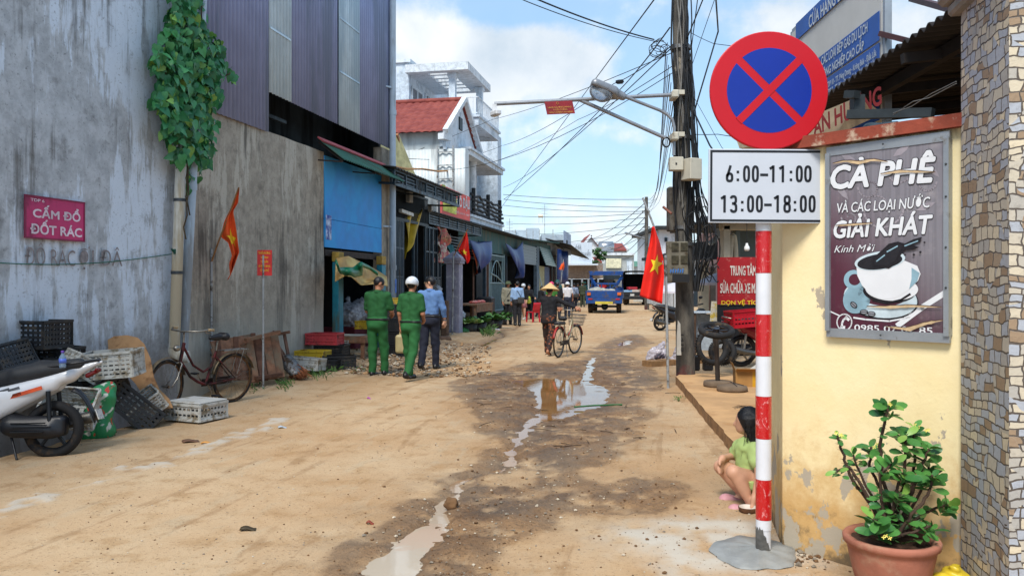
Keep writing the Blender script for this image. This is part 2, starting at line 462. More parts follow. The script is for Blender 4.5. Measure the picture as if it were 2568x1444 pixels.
WETP = gp([(760,1480),(830,1390),(900,1330),(985,1275),(1080,1222),(1135,1185),(1195,1150),(1225,1110),(1180,1070),(1195,1040),(1150,1000),(1120,962),(1180,938),(1270,925),(1330,905),(1400,908),(1470,892),(1490,870),(1540,845),(1600,838),(1640,860),(1560,885),(1620,905),(1655,935),(1665,975),(1600,1000),(1640,1040),(1600,1090),(1570,1120),(1500,1160),(1450,1185),(1480,1205),(1570,1192),(1690,1205),(1760,1225),(1720,1262),(1600,1275),(1500,1288),(1400,1312),(1320,1370),(1270,1420),(1230,1500),(1000,1560)])
ISLE = gp([(1225,1205),(1290,1180),(1350,1180),(1350,1205),(1290,1232),(1235,1235)])
PUD = gp([(1273,951),(1356,944),(1461,950),(1503,959),(1524,985),(1507,1018),(1444,1035),(1407,1045),(1377,1050),(1327,1058),(1338,1030),(1356,1008),(1346,985),(1310,970)])
STRM = gp([(1335,1050),(1323,1074),(1302,1099),(1281,1125),(1277,1150),(1281,1166),(1252,1175),(1197,1187),(1156,1208),(1135,1237),(1118,1267),(1101,1292),(1068,1330),(1034,1363),(1009,1396),(980,1444),(960,1520)])
STRW = [.05,.03,.03,.05,.07,.05,.035,.03,.045,.04,.06,.055,.09,.12,.12,.13,.10]
TAIL = gp([(1470,950),(1478,925),(1486,905),(1490,893)]); TAILW = [.12,.06,.05,.03]
PUD2 = gp([(1545,862),(1570,852),(1590,850),(1580,860),(1555,866)])
GUT = gp([(1210,868),(1235,853),(1262,842),(1250,834),(1290,826),(1310,818)]); GUTW = [.12,.10,.08,.10,.06,.04]
GRAV = gp([(1200,955),(1260,945),(1320,975),(1350,1000),(1340,1030),(1310,1060),(1250,1060),(1190,1030),(1165,990)])
RUBB = gp([(860,935),(905,905),(1000,872),(1100,858),(1200,866),(1240,872),(1150,900),(1090,915),(1000,945),(900,950)])
CHALK = gp([(1500,1330),(1620,1300),(1750,1285),(1850,1280),(1960,1340),(2040,1390),(2060,1480),(1700,1440),(1560,1390)])
KERB = gp([(-60,1322),(60,1272),(160,1232),(330,1190),(450,1148),(560,1110),(640,1078),(690,1052)])
EDGE = gp([(-400,1280),(0,1160),(200,1098),(300,1068),(420,1042)])
def ground_fields(x,y):
  nx = x+.16*(fbm(x,y,3.1,4,3)-.5)*2; ny = y+.3*(fbm(x,y,2.3,4,9)-.5)*2
  n1 = fbm(x,y,.8,5,1); n2 = fbm(x,y,6.0,4,5); n3 = fbm(x,y,20.0,3,11)
  sw = sdpoly(nx,ny,WETP); si = sdpoly(nx,ny,ISLE)
  core = np.clip(.5-sw/.09,0,1)
  wet = (.74*core+.26*np.clip(.5-(sw+.32)/.5,0,1)*core)*np.clip(.5+si/.10,0,1)
  damp = .28*np.clip(.5-(sw-.25)/.6,0,1)*np.clip(n2*2.4-.4,0,1)
  wet = wet*np.clip(.55+(n2-.33)*3.2,0,1)
  wet = np.maximum(wet,damp)
  gut = dline(nx,ny,GUT,GUTW); wet = np.maximum(wet,np.clip(.6-gut/.5,0,1)*np.clip(.2+n2*1.4,0,1))
  mx = .4*x+.6*nx+.05*(fbm(x,y,14,3,41)-.5); my = .55*y+.45*ny
  pud = np.minimum(np.minimum(sdpoly(mx,my,PUD),sdpoly(x,y,PUD2)),np.minimum(dline(mx,my,STRM,STRW),dline(mx,my,TAIL,TAILW)))
  pud = np.minimum(pud,gut+.02); wet = np.maximum(wet,np.clip(.75-pud/.16,0,1)*np.clip(.5+n2,.6,1))
  grav = np.clip(.5-sdpoly(nx,ny,GRAV)/.2,0,1); rub = np.clip(.5-sdpoly(nx,ny,RUBB)/.3,0,1)
  chalk = np.clip(.5-sdpoly(nx,ny,CHALK)/.35,0,1)*np.clip((n2-.30)*3,0,1)
  kd = dline(nx*.4+x*.6,ny*.4+y*.6,KERB,[.05]*8)
  kw = fbm(x,y,2.6,4,21); kerb = np.clip(.5-(kd+.05-.75*np.clip(kw-.42,0,1))/.04,0,1)*np.clip((fbm(x,y,9.0,4,31)-.34)*6,0,1)
  # height
  z = (n1-.5)*.03+(n2-.5)*.010
  z += wet*((n2-.5)*.055+(n3-.5)*.036) + grav*(n3-.45)*.03 + rub*((n3-.4)*.06+.01)
  z += kerb*.015
  z -= .045*np.clip((.06-pud)/.12,0,1)
  # road edge: beyond it the ground falls towards the wall
  t = x*UC-y*US; s = x*US+y*UC
  ed = -6.12+.12*(fbm(s,s*0,1.3,3,4)-.5)*2
  near = np.clip((11.2-s)/2.0,0,1)
  z -= near*.34*np.clip((ed-t)/.25,0,1)
  near2 = np.clip((s-11.2)/2.0,0,1)*np.clip((32-s)/6,0,1)
  z += near2*.10*np.clip((-5.0-t)/1.6,0,1)*(1+(n2-.5)*.8)
  far = np.clip((y-60)/60,0,1); z = z*(1-far)
  return z,wet,chalk,np.maximum(grav*.9,rub*.8),kerb,pud
def build_ground():
  ys = [-3,-1.5,0,.8,1.6,2.3,2.9]; y = 3.2
  while y < 26: ys.append(y); y *= 1.0075
  while y < 80: ys.append(y); y *= 1.02
  while y < 3500: ys.append(y); y *= 1.12
  ys = np.array(ys); a = np.linspace(-1,1,520)
  a = np.sign(a)*(np.abs(a)*.62+np.abs(a)**3*.38)
  hw = np.clip(6.5+.62*ys,6.5,None)
  Y = np.repeat(ys[:,None],len(a),1); X = a[None,:]*hw[:,None]+.10*ys[:,None].clip(0,60)*0
  z,wet,chalk,grav,kerb,pud = ground_fields(X,Y)
  nr,nc = X.shape
  vs = np.stack([X,Y,z],-1).reshape(-1,3)
  i = np.arange(nr*nc).reshape(nr,nc)
  fs = np.stack([i[:-1,:-1],i[:-1,1:],i[1:,1:],i[1:,:-1]],-1).reshape(-1,4)
  me = bpy.data.meshes.new('ground'); me.from_pydata(vs.tolist(),[],fs.tolist())
  me.polygons.foreach_set('use_smooth',[True]*len(fs))
  ca = me.color_attributes.new('soil','FLOAT_COLOR','POINT')
  buf = np.stack([wet,chalk,grav,kerb],-1).reshape(-1).astype(np.float32); ca.data.foreach_set('color',buf)
  me.update()
  m,t,b,vec = newmat('dirt')
  at = t.new('ShaderNodeAttribute',attribute_name='soil')
  sp = t.new('ShaderNodeSeparateColor'); t.L.new(at.outputs['Color'],sp.inputs[0])
  wet_,chk,grv = sp.outputs[0],sp.outputs[1],sp.outputs[2]; krb = at.outputs['Alpha']
  big = t.noise(vec,.55,6,.6); mid = t.noise(vec,3.5,8,.65); fin = t.noise(vec,38,6,.7); rv = t.mapping(vec,rot=(0,0,TH)); st = t.noise(t.mapping(rv,(2.4,.7,1)),2.2,7,.62,.8)
  dry = t.mix(t.mapr(big,.3,.7),lin((214,174,130),.66),lin((224,194,156),.71))
  dry = t.mix(t.mapr(mid,.46,.70,0,.55),dry,lin((204,160,108),.58))
  dry = t.mix(t.mapr(st,.52,.72,0,.6),dry,lin((214,192,160),.68))
  dry = t.mix(t.mapr(fin,.55,.68,0,.6),dry,lin((160,120,80),.52)); spk = t.noise(t.mapping(vec,(.5,1,1)),75,3,.5); dry = t.mix(t.mapr(t.math('ADD',spk,t.math('MULTIPLY',t.math('SUBTRACT',mid,.5),.25)),.66,.72,0,.8),dry,lin((104,78,54),.6))
  dry = t.mix(t.mapr(fin,.30,.42,.35,0),dry,lin((226,200,160),.68))
  tr_ = t.noise(t.mapping(rv,(2.6,.25,1)),1.5,6,.6,1.2); dry = t.mix(t.mapr(t.math('ADD',tr_,t.math('MULTIPLY',t.math('SUBTRACT',mid,.5),.5)),.54,.70,0,.5),dry,lin((176,136,94),.6)); dry = t.mix(chk,dry,lin((222,212,196),.72))
  dry = t.mix(t.math('MULTIPLY',krb,.75),dry,lin((220,212,198),.72))
  gv = t.new('ShaderNodeTexVoronoi'); gv.inputs['Scale'].default_value = 24; t.L.new(vec,gv.inputs['Vector'])
  gcol = t.mix(gv.outputs['Color'],lin((112,92,74),.6),lin((186,160,132),.7))
  dry = t.mix(t.math('MULTIPLY',grv,t.mapr(mid,.3,.6)),dry,gcol)
  wc = t.mix(t.mapr(mid,.35,.65),lin((138,104,74),.56),lin((180,140,100),.6))
  wc = t.mix(t.mapr(fin,.5,.64,0,.7),wc,lin((84,64,48),.55)); wc = t.mix(t.mapr(t.noise(vec,1.1,5),.42,.6,.0,.55),wc,lin((128,116,104),.55))
  col = t.mix(wet_,dry,wc)
  t.put(b.inputs['Base Color'],col)
  t.put(b.inputs['Roughness'],t.mapr(wet_,.3,1,.95,.6)); b.inputs['Specular IOR Level'].default_value = .2
  hgt = t.math('ADD',t.math('MULTIPLY',fin,.6),t.math('MULTIPLY',t.noise(vec,140,4,.6),.4))
  cl = t.noise(vec,22,5,.7); hgt = t.math('ADD',hgt,t.math('MULTIPLY',t.math('MULTIPLY',cl,wet_),2.6)); t.put(b.inputs['Normal'],t.bump(hgt,.75,.016))
  o = bpy.data.objects.new('ground',me); COL.objects.link(o); me.materials.append(m); tag(o,kind='structure')
  # the water in the ruts
  wm,t,b,vec = newmat('muddy_water_sky')
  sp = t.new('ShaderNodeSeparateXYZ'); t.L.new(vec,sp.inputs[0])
  t.put(b.inputs['Base Color'],t.mix(t.mapr(sp.outputs[1],-9.5,-6.5),lin((212,196,174),.72),t.mix(t.mapr(t.noise(vec,2.0,4),.3,.7),lin((176,122,66),.55),lin((190,142,88),.55))))  # near end painted pale as bright sky reflection; brown mud colour farther off
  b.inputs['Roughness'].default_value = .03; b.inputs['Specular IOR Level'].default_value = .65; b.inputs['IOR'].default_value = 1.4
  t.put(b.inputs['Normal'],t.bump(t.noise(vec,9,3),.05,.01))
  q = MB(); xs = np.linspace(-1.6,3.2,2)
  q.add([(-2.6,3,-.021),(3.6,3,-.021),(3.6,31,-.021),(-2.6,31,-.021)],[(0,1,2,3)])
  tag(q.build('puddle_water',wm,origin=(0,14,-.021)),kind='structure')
build_ground()
def gz(x,y): return float(ground_fields(np.array([x]),np.array([y]))[0][0])
# pebbles, clods and litter no one could count
def build_stones():
  def stones(name,n,sampler,smin,smax,cols,seed):
    rng = random.Random(seed); mb = MB(); XY = [sampler(rng) for _ in range(n)]
    X = np.array([a for a,b in XY]); Y = np.array([b for a,b in XY]); f = ground_fields(X,Y)
    for k in range(n):
      if f[5][k] < -.02 and rng.random() < .93: continue
      if f[1][k] < .25 and f[3][k] < .2 and f[2][k] < .3 and rng.random() < (.86 if name == 'pebbles' else .35): continue
      r = smin+(smax-smin)*rng.random()**3.2
      c = Vector((X[k],Y[k],f[0][k]+r*.25)); vs = []
      rot = Matrix.Rotation(rng.random()*6.28,3,'Z')
      for d in ((1,0,0),(0,1,0),(-1,0,0),(0,-1,0),(0,0,.75),(0,0,-.7),(.6,.6,.4),(-.6,.55,.35),(-.55,-.6,.4),(.6,-.55,.42)):
        vs.append(c+rot @ Vector(d)*r*rng.uniform(.7,1.15))
      mb.add(vs,[(4,6,7),(4,7,8),(4,8,9),(4,9,6),(0,1,6),(1,7,6),(1,2,7),(2,8,7),(2,3,8),(3,9,8),(3,0,9),(0,6,9),(5,1,0),(5,2,1),(5,3,2),(5,0,3)],rng.randrange(len(cols)))
    tag(mb.build(name,cols),kind='stuff')
  cols = [mat('stone_grey',lin((150,138,122),.7),.9,bump=.4),mat('stone_brown',lin((140,104,70),.6),.95,bump=.4),mat('clod_dark',lin((126,94,64),.62),.9,bump=.4),mat('stone_pale',lin((206,192,170),.75),.9)]
  def s1(r):
    d = 3.6*(22/3.6)**(r.random()**1.4); return (r.gauss((1330-CX)/FPX*d,.09*d+.25),d)
  stones('pebbles',4200,s1,.003,.017,cols,1)
  def s2(r):
    d = 3.6*(16/3.6)**(r.random()**1.3); return (r.uniform(-.6,.5)*d,d)
  stones('road_grit',5200,s2,.002,.009,cols,2)
  def s3(r):
    q = G(r.uniform(860,1230),r.uniform(866,945)); return (q.x,q.y)
  stones('gravel',2200,s3,.012,.05,[cols[0],cols[1],cols[3],mat('stone_tan',lin((190,150,108),.7),.95)],3)
  def s4(r):
    q = G(r.gauss(2040,60),r.gauss(1392,14)); return (q.x,q.y)
  stones('wall_foot_stones',160,s4,.005,.028,cols,4)
build_stones()
def sidewalk():
  m = mat('sidewalk_concrete',lin((222,176,124),.66),.92,var=.16,sc=2.2,bump=.35,bsc=45,dirt=lin((200,150,98),.68),damt=.3,dsc=1.6)
  me_ = mat('kerb_edge',lin((176,134,90),.6),.95,var=.3,sc=7,bump=.5,bsc=30)
  k = [Vector((1.76,5.0,0)),Vector((1.93,6.2,0)),Vector((2.08,7.57,0)),Vector((2.33,10.0,0)),Vector((2.62,12.75,0)),Vector((2.8,13.15,0))]
  far = [Vector((9.5,13.6,0)),Vector((9.5,4.0,0)),Vector((2.6,4.0,0))]
  mb = MB(); pts = []
  for a,b in zip(k[:-1],k[1:]):
    for i in range(14):
      q = a.lerp(b,i/14); q.x += .022*(mnoise.noise((q.x*9,q.y*5,3))); pts.append(q)
  pts += [k[-1]]+far; n = len(pts); ZT = .125
  top = [Vector((p.x,p.y,ZT)) for p in pts]; bot = [Vector((p.x,p.y,-.06)) for p in pts]
  cen = Vector((5.5,8.5,ZT))
  mb.add(top,[tuple(range(n))],0); mb.add(top+bot,[(i,n+i,n+(i+1) % n,(i+1) % n) for i in range(n)],1)
  tag(mb.build('sidewalk',[m,me_]),kind='structure')
  q = MB()                                                   # low concrete kerb crossing beyond the pole
  a = G(1622,918); b = G(1790,908)
  for i in range(9):
    p = a.lerp(b,i/9); p2 = a.lerp(b,(i+.93)/9)
    q.beam(p+Vector((0,0,.045)),p2+Vector((0,0,.045+.01*math.sin(i*4))),.30,.12)
  tag(q.build('forecourt_kerb',me_),kind='structure')
sidewalk()
# ================================================================ LEFT: the two big walls
def wall_streak(name,base,pale,dark,amt=.5,lowdark=None,pal=.5):
  m,t,b,vec = newmat(name)
  v1 = t.mapping(vec,(1,1,.10)); v2 = t.mapping(vec,(1,1,.35),(5,2,1))
  a = t.noise(v1,3.2,9,.68,.3); a2 = t.noise(v2,1.1,8,.62,.4); big = t.noise(vec,.42,5,.55); f = t.noise(vec,26,6,.7); mid = t.noise(vec,5.0,8,.7)
  c = t.mix(t.mapr(mid,.35,.65),tuple(x*.8 for x in base[:3])+(1,),tuple(min(1,x*1.15) for x in base[:3])+(1,))
  s1 = t.math('ADD',t.math('MULTIPLY',a,.55),t.math('MULTIPLY',a2,.55)); s1 = t.math('ADD',s1,t.math('MULTIPLY',t.math('SUBTRACT',big,.5),.5))
  s1 = t.math('ADD',s1,t.math('MULTIPLY',t.math('SUBTRACT',t.noise(t.mapping(vec,(1,1,.22),(2,8,3)),11,7,.75),.5),.22)); c = t.mix(t.mapr(s1,.575-pal*.06,.605-pal*.04,0,.85),c,pale)
  s2 = t.math('ADD',t.math('MULTIPLY',t.noise(t.mapping(vec,(1,1,.07),(9,4,2)),4.0,9,.7),.7),t.math('MULTIPLY',t.noise(vec,.7,5,.6),.45))
  c = t.mix(t.mapr(s2,.66-amt*.16,.74-amt*.08,0,.85),c,dark)
  c = t.mix(t.mapr(t.noise(t.mapping(vec,loc=(1,5,9)),2.3,8,.72),.56,.66,0,.4),c,dark); c = t.mix(t.mapr(f,.56,.70,0,.55),c,tuple(x*.5 for x in dark[:3])+(1,))
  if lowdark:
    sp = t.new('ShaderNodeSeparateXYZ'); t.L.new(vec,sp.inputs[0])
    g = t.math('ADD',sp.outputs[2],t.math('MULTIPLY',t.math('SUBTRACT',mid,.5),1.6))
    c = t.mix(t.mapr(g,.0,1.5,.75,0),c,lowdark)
  t.put(b.inputs['Base Color'],c); b.inputs['Roughness'].default_value = .92; b.inputs['Specular IOR Level'].default_value = .2
  h = t.math('ADD',t.math('MULTIPLY',f,.5),t.math('MULTIPLY',mid,.8)); t.put(b.inputs['Normal'],t.bump(h,.5,.02))
  return m
TL,TW = -6.75,-7.0
def left_wall():
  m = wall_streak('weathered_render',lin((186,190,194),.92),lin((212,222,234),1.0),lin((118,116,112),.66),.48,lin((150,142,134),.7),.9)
  root = thing('rendered_wall','tall grey rendered wall streaked with pale blue wash and dark runs behind the crates','wall',ST(TL-.2,9,0))
  mb = MB(SR); s1 = sOf(445,TL)
  n = 40                                                      # slightly uneven sheet with thickness
  mb.grid(lambda u,v: (TL+.015*mnoise.noise((u*14,v*6,1)),-2+(s1+2)*u,-.6+9.2*v),60,40,0,True)
  mb.box((TL-.16,(s1-2)/2,4.0),(.26,s1+2-.02,9.16))
  mb.build('wall',m,root)
  # faded stencilled letters
  lm = mat('faded_stencil',lin((150,142,142),.78),.95,var=.3,sc=18)
  tb = MB(); ux = ST(0,1,0); uz = Vector((0,0,1))
  O = PL(62,664,TL+.02)
  put_text(tb,'ĐỔ RÁC',O,ux,uz,(sOf(188,TL)-sOf(62,TL)),.19,0,0,0,nrm=ST(1,0),lift=.004); put_text(tb,'ỢI ĐÂ',PL(196,664,TL+.02),ux,uz,(sOf(306,TL)-sOf(196,TL)),.19,0,0,0,nrm=ST(1,0),lift=.004)
  tb.build('faded_lettering',lm,root)
  # pink notice
  sg = thing('wall_notice','pink tin notice with white capital letters screwed to the grey wall','sign',PL(137,605,TL))
  pm = mat('pink_paint',lin((206,52,112),.8),.5,var=.12,sc=3,dirt=lin((170,60,100),.6),damt=.3)
  pe = mat('pink_paint_dark',lin((150,46,84),.7),.6); wm = mat('notice_white',lin((236,214,224),.85),.6)
  sA,sB = sOf(63,TL+.04),sOf(211,TL+.04); z0,z1 = zOf(137,602,TL+.04),zOf(137,497,TL+.04)
  mb = MB(SR); mb.box((TL+.035,(sA+sB)/2,(z0+z1)/2),(.012,sB-sA,z1-z0)); mb.build('panel',pm,sg)
  mb = MB(SR)
  for (c,sz) in (((TL+.04,(sA+sB)/2,z0+.008),(.016,sB-sA+.02,.016)),((TL+.04,(sA+sB)/2,z1-.008),(.016,sB-sA+.02,.016)),((TL+.04,sA,(z0+z1)/2),(.016,.016,z1-z0-.034)),((TL+.04,sB,(z0+z1)/2),(.016,.016,z1-z0-.034))): mb.box(c,sz)
  mb.build('frame',pe,sg)
  tb = MB(); nr = ST(1,0); Wd = sB-sA; Hh = z1-z0
  for txt,fx,fz,wd,cap in (('TDP 6',.08,.86,.22,.06),('CẤM ĐỔ',.12,.50,.80,.17),('ĐỐT RÁC',.08,.12,.87,.19)):
    put_text(tb,txt,ST(TL+.042,sA+Wd*fx,z0+Hh*fz),ux,uz,Wd*wd,Hh*cap*1.15,.03 if cap > .1 else .01,0,0,nrm=nr,lift=.002)
  tb.build('lettering',wm,sg)
  # green line strung along the wall
  mb = MB(); pts = []
  for i in range(30):
    u = i/29; px = -40+480*u; pts.append(PL(px,657+10*math.sin(u*3.1)-22*u*u,TL+.03))
  mb.tube(pts,.006,5); pts = [PL(436+6*math.sin(i*2.2),630+6*math.cos(i*1.7),TL+.16) for i in range(8)]; mb.tube(pts,.012,5)
  tag(mb.build('string_line',mat('green_twine',lin((60,130,110),.6),.8)),'thin green twine strung along the grey wall to the drain pipe','string')
left_wall()
def drain_pipes():
  cm = mat('cream_pvc',lin((206,206,198),.9),.5,var=.08,dirt=lin((178,164,138),.8),damt=.3,dsc=3,streak=True)
  gm = mat('grey_pvc',lin((176,192,206),.88),.45,var=.06,dirt=lin((150,154,156),.75),damt=.2,dsc=3,streak=True)
  root = thing('drain_pipe','cream plastic drain pipe with an elbow at its foot beside the vine','pipe',PL(437,885,-6.6))
  q = [PL(472,-120,-6.6),PL(455,380,-6.6),PL(437,872,-6.6)]
  mb = MB(); mb.tube(q,.072,14); mb.build('pipe',cm,root)
  mb = MB(); e = q[-1]; pts = [e+Vector((0,0,.02))]+[e+ST(.10*(1-math.cos(a)),.0,-.10*math.sin(a)) for a in [i*math.pi/16 for i in range(9)]]
  mb.tube([p+Vector((0,0,-.02)) for p in pts]+[pts[-1]+ST(.1,.03,-.02)],.08,14); mb.build('elbow',cm,root)
  mb = MB()
  for f in (.25,.62): mb = MB(); p = q[1].lerp(q[2],f); mb.tube([p-Vector((0,0,.02)),p+Vector((0,0,.02))],.08,14); mb.build('clamp',mat('dark_strap',lin((70,74,78)),.5,.6),root)
  root = thing('drain_pipe','blue grey plastic drain pipe, the straight one right of the cream pipe','pipe',PL(461,850,-6.6))
  q = [PL(514,-120,-6.6),PL(485,380,-6.6),PL(459,880,-6.6)]
  mb = MB(); mb.tube(q,.066,14); mb.build('pipe',gm,root)
  mb = MB()
  for f in (.18,.8): mb = MB(); p = q[1].lerp(q[2],f); mb.tube([p-Vector((0,0,.05)),p+Vector((0,0,.05))],.075,14); mb.build('coupling',gm,root)
drain_pipes()
def leaf_mat(name,a,b_,rough=.45):
  m,t,b,vec = newmat(name)
  oi = t.new('ShaderNodeNewGeometry')
  c = t.mix(oi.outputs['Random Per Island'],a,b_); c = t.mix(t.mapr(t.noise(vec,30,4),.3,.7,0,.25),c,tuple(x*.5 for x in a[:3])+(1,))
  t.put(b.inputs['Base Color'],c); b.inputs['Roughness'].default_value = rough; b.inputs['Specular IOR Level'].default_value = .4
  b.inputs['Subsurface Weight'].default_value = .0
  return m
def leaf(mb,c,tip,nrm,L,Wd,mat=0,heart=True,fold=.12):
  """pointed leaf folded along its rib"""
  tip = Vector(tip).normalized(); nrm = Vector(nrm); sx = tip.cross(nrm)
  if sx.length < 1e-3: sx = tip.orthogonal()
  sx.normalize(); nz = sx.cross(tip)
  prof = ((0,0),(-.08,.28),(.12,.5),(.42,.42),(.75,.18),(1,0)) if heart else ((0,.03),(.3,.32),(.6,.46),(.85,.34),(.97,.12),(1,0))
  rib = [(0,0),(.12,0),(.42,0),(.75,0),(1,0)] if heart else [(0,0),(.3,0),(.6,0),(.85,0),(1,0)]
  c = Vector(c); vs = []; dz = lambda y: -.35*y*y*L*.6
  for (y,x) in rib: vs.append(c+tip*y*L+nz*dz(y))
  Lf = []; Rt = []
  for (y,x) in prof[1:-1]:
    Lf.append(len(vs)); vs.append(c+tip*y*L-sx*x*Wd+nz*(dz(y)+fold*x*Wd*2)); Rt.append(len(vs)); vs.append(c+tip*y*L+sx*x*Wd+nz*(dz(y)+fold*x*Wd*2))
  fs = []
  k = len(Lf)
  fs += [(0,1,Lf[0]),(0,Rt[0],1)]
  fs += [(1,Lf[1],Lf[0]),(1,Rt[0],Rt[1]),(1,2,Lf[2],Lf[1]),(1,Rt[1],Rt[2],2),(2,3,Lf[3],Lf[2]),(2,Rt[2],Rt[3],3),(3,4,Lf[3]),(3,Rt[3],4)] if k == 4 else []
  mb.add(vs,fs,mat,True)
def vine():
  rng = random.Random(5)
  root = thing('climbing_vine','dense green heart leaved vine climbing the drain pipes at the wall corner','vine',PL(470,420,-6.6))
  lm = [leaf_mat('vine_leaf',lin((36,104,66),.9),lin((72,146,84),.92),.4),leaf_mat('vine_leaf_young',lin((94,150,60),.85),lin((130,176,84),.85),.4)]
  mb = MB(); sm = MB()
  def clus(px,py,rx,ry,n,dep=.34):
    for i in range(int(n*1.5)):
      a = rng.uniform(0,6.28); r = math.sqrt(rng.random())
      qx,qy = px+math.cos(a)*r*rx,py+math.sin(a)*r*ry
      o = rng.uniform(0,1)**.8*dep*(1-.6*r*r)
      p = PL(qx,qy,-6.62+o)
      out = Vector((.75,-.55,.25)); nrm = (out+Vector((rng.gauss(0,.5),rng.gauss(0,.5),rng.gauss(.15,.45)))).normalized()
      tip = (Vector((rng.gauss(0,.55),rng.gauss(0,.4),-1+rng.gauss(0,.45)))).normalized()
      L = rng.uniform(.075,.165)
      leaf(mb,p,tip,nrm,L,L*rng.uniform(.75,.95),1 if rng.random() < .13 else 0)
  for a in ((470,20,45,50,60),(462,70,60,50,90),(480,120,85,50,150),(470,165,90,45,160),(455,215,62,40,80),(520,165,45,50,60),(500,240,55,45,80),(430,255,45,40,55),(470,290,65,45,110),(440,320,35,30,45),(500,320,45,45,60),(470,370,40,40,60),(515,380,18,34,22),(455,395,14,22,10),(582,190,9,22,5,.2),(535,235,22,26,14),(400,140,18,40,18),(470,440,10,50,14,.1),(500,400,8,60,10,.1),(466,-40,50,50,70)): clus(*a)
  for (pts) in (((472,540),(468,400),(455,260),(470,120),(480,-20)),((462,600),(476,420),(495,260),(510,100),(500,-30)),((490,330),(520,370),(515,410)),((500,200),(560,195),(585,180)),((450,300),(420,280),(405,150))):
    P_ = []
    for (a,b) in zip(pts[:-1],pts[1:]):
      for i in range(6): u = i/6; P_.append(PL(a[0]+(b[0]-a[0])*u+rng.gauss(0,2.5),a[1]+(b[1]-a[1])*u,-6.52+rng.uniform(0,.04)))
    sm.tube(P_,.010,5)
  sm.build('stem',mat('vine_stem',lin((92,76,54),.6),.9),root); mb.build('foliage',lm,root)
vine()
def warehouse():
  root = thing('warehouse','tall warehouse clad in violet corrugated sheets above a stained concrete wall','building',ST(TW,17,0))
  con = wall_streak('stained_concrete',lin((184,174,158),.74),lin((210,202,186),.78),lin((104,98,90),.66),.6,lin((206,202,188),.8),.5)
  Sx = lambda px: sOf(px,TW)
  s0,s1,s2,s3,s4 = Sx(440),Sx(812),Sx(955),Sx(984),Sx(665)
  ZC = 4.26
  mb = MB(SR)
  mb.grid(lambda u,v: (TW+.02*mnoise.noise((u*10,v*5,4)),s0+(s1-s0)*u,-.5+(ZC+.5)*v),50,25,0)
  mb.box((TW-.14,(s0+s1)/2,ZC/2-.26),(.24,s1-s0,ZC+.48))
  mb.build('concrete_wall',con,root)
  mb = MB(SR); mb.box((TW-.10,(s2+s3)/2+.02,2.2),(.22,s3-s2-.04,5.4)); mb.build('pier',con,root)
  # cladding: real corrugations
  vio = mat('violet_sheet',lin((144,154,190),.95),.42,.1,var=.08,sc=1.5,dirt=lin((128,140,166),.9),damt=.5,dsc=1.2,streak=True)
  pal = mat('clear_sheet',lin((196,216,228),.95),.35,.05,var=.10,sc=2.0,dirt=lin((170,194,210),.9),damt=.5,dsc=1.4,streak=True)
  def sheet(name,a,b,z0,z1,m,dt=0.0):
    q = MB(SR); per = .118; n = max(8,int((b-a)/per*8))
    def f(u,v):
      s = a+(b-a)*u; w_ = math.sin(2*math.pi*s/per); w_ = math.copysign(abs(w_)**.6,w_)
      return (TW+.05+dt+.017*w_,s,z0+(z1-z0)*v)
    q.grid(f,n,1,0,True,.004); return q.build(name,m,root)
  ZB = 4.93; ZT = 11.5
  sheet('cladding',s0+.2,s4,ZC-.03,ZT,vio)
  sheet('clear_panel',s4+.01,Sx(722),ZB,ZT,pal,.006)
  sheet('cladding',Sx(722)+.01,Sx(842),ZB,ZT,vio)
  sheet('clear_panel',Sx(842)+.01,Sx(895),ZB,ZT,pal,.006)
  sheet('cladding',Sx(895)+.01,s3+.05,ZB,ZT,vio)
  lap = MB(SR)
  for (pa,pb,py) in ((665,722,80),(842,895,58),(842,895,190)):
    lap = MB(SR); z = zOf((pa+pb)/2,py,TW+.07); lap.box((TW+.078,(Sx(pa)+Sx(pb))/2,z),(.012,Sx(pb)-Sx(pa)-.08,.035))
    lap.build('lap_strip',pal,root)
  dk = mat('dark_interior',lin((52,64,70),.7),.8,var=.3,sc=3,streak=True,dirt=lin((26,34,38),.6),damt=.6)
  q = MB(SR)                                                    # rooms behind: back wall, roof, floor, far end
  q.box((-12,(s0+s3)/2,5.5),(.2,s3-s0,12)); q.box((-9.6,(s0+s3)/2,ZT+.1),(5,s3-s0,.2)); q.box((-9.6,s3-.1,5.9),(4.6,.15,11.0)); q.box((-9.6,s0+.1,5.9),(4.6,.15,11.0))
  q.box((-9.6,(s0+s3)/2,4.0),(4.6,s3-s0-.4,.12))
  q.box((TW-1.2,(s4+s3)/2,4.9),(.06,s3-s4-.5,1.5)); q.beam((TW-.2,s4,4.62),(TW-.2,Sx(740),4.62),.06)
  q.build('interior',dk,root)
  # blue panel above the doorway
  blue = mat('blue_paint',lin((34,140,214),.95),.55,var=.10,sc=2.5,dirt=lin((66,162,226),.95),damt=.6,dsc=1.2,bump=.1)
  q = MB(SR); zb = 2.34; zm = zOf(880,560,TW); zt = 4.2
  q.box((TW,(s1+s2)/2,(zb+zm)/2),(.05,s2-s1-.02,zm-zb-.012)); q.box((TW-.004,(s1+s2)/2,(zm+zt)/2),(.05,s2-s1-.02,zt-zm-.008))
  q.build('blue_panel',blue,root)
  pr = MB(SR); pr.box((TW+.029,s1+.17,2.75),(.004,.26,.5)); pr.build('worn_print',mat('worn_print',lin((186,200,226),.8),.6,var=.4,sc=9,dirt=lin((70,90,170),.8),damt=.8,dsc=5),root)
  teal = mat('teal_paint',lin((38,138,160),.75),.5,var=.15,dirt=lin((90,110,100),.6),damt=.35,dsc=5,streak=True)
  yel = mat('old_yellow_paint',lin((196,158,70),.7),.7,var=.3,sc=9)
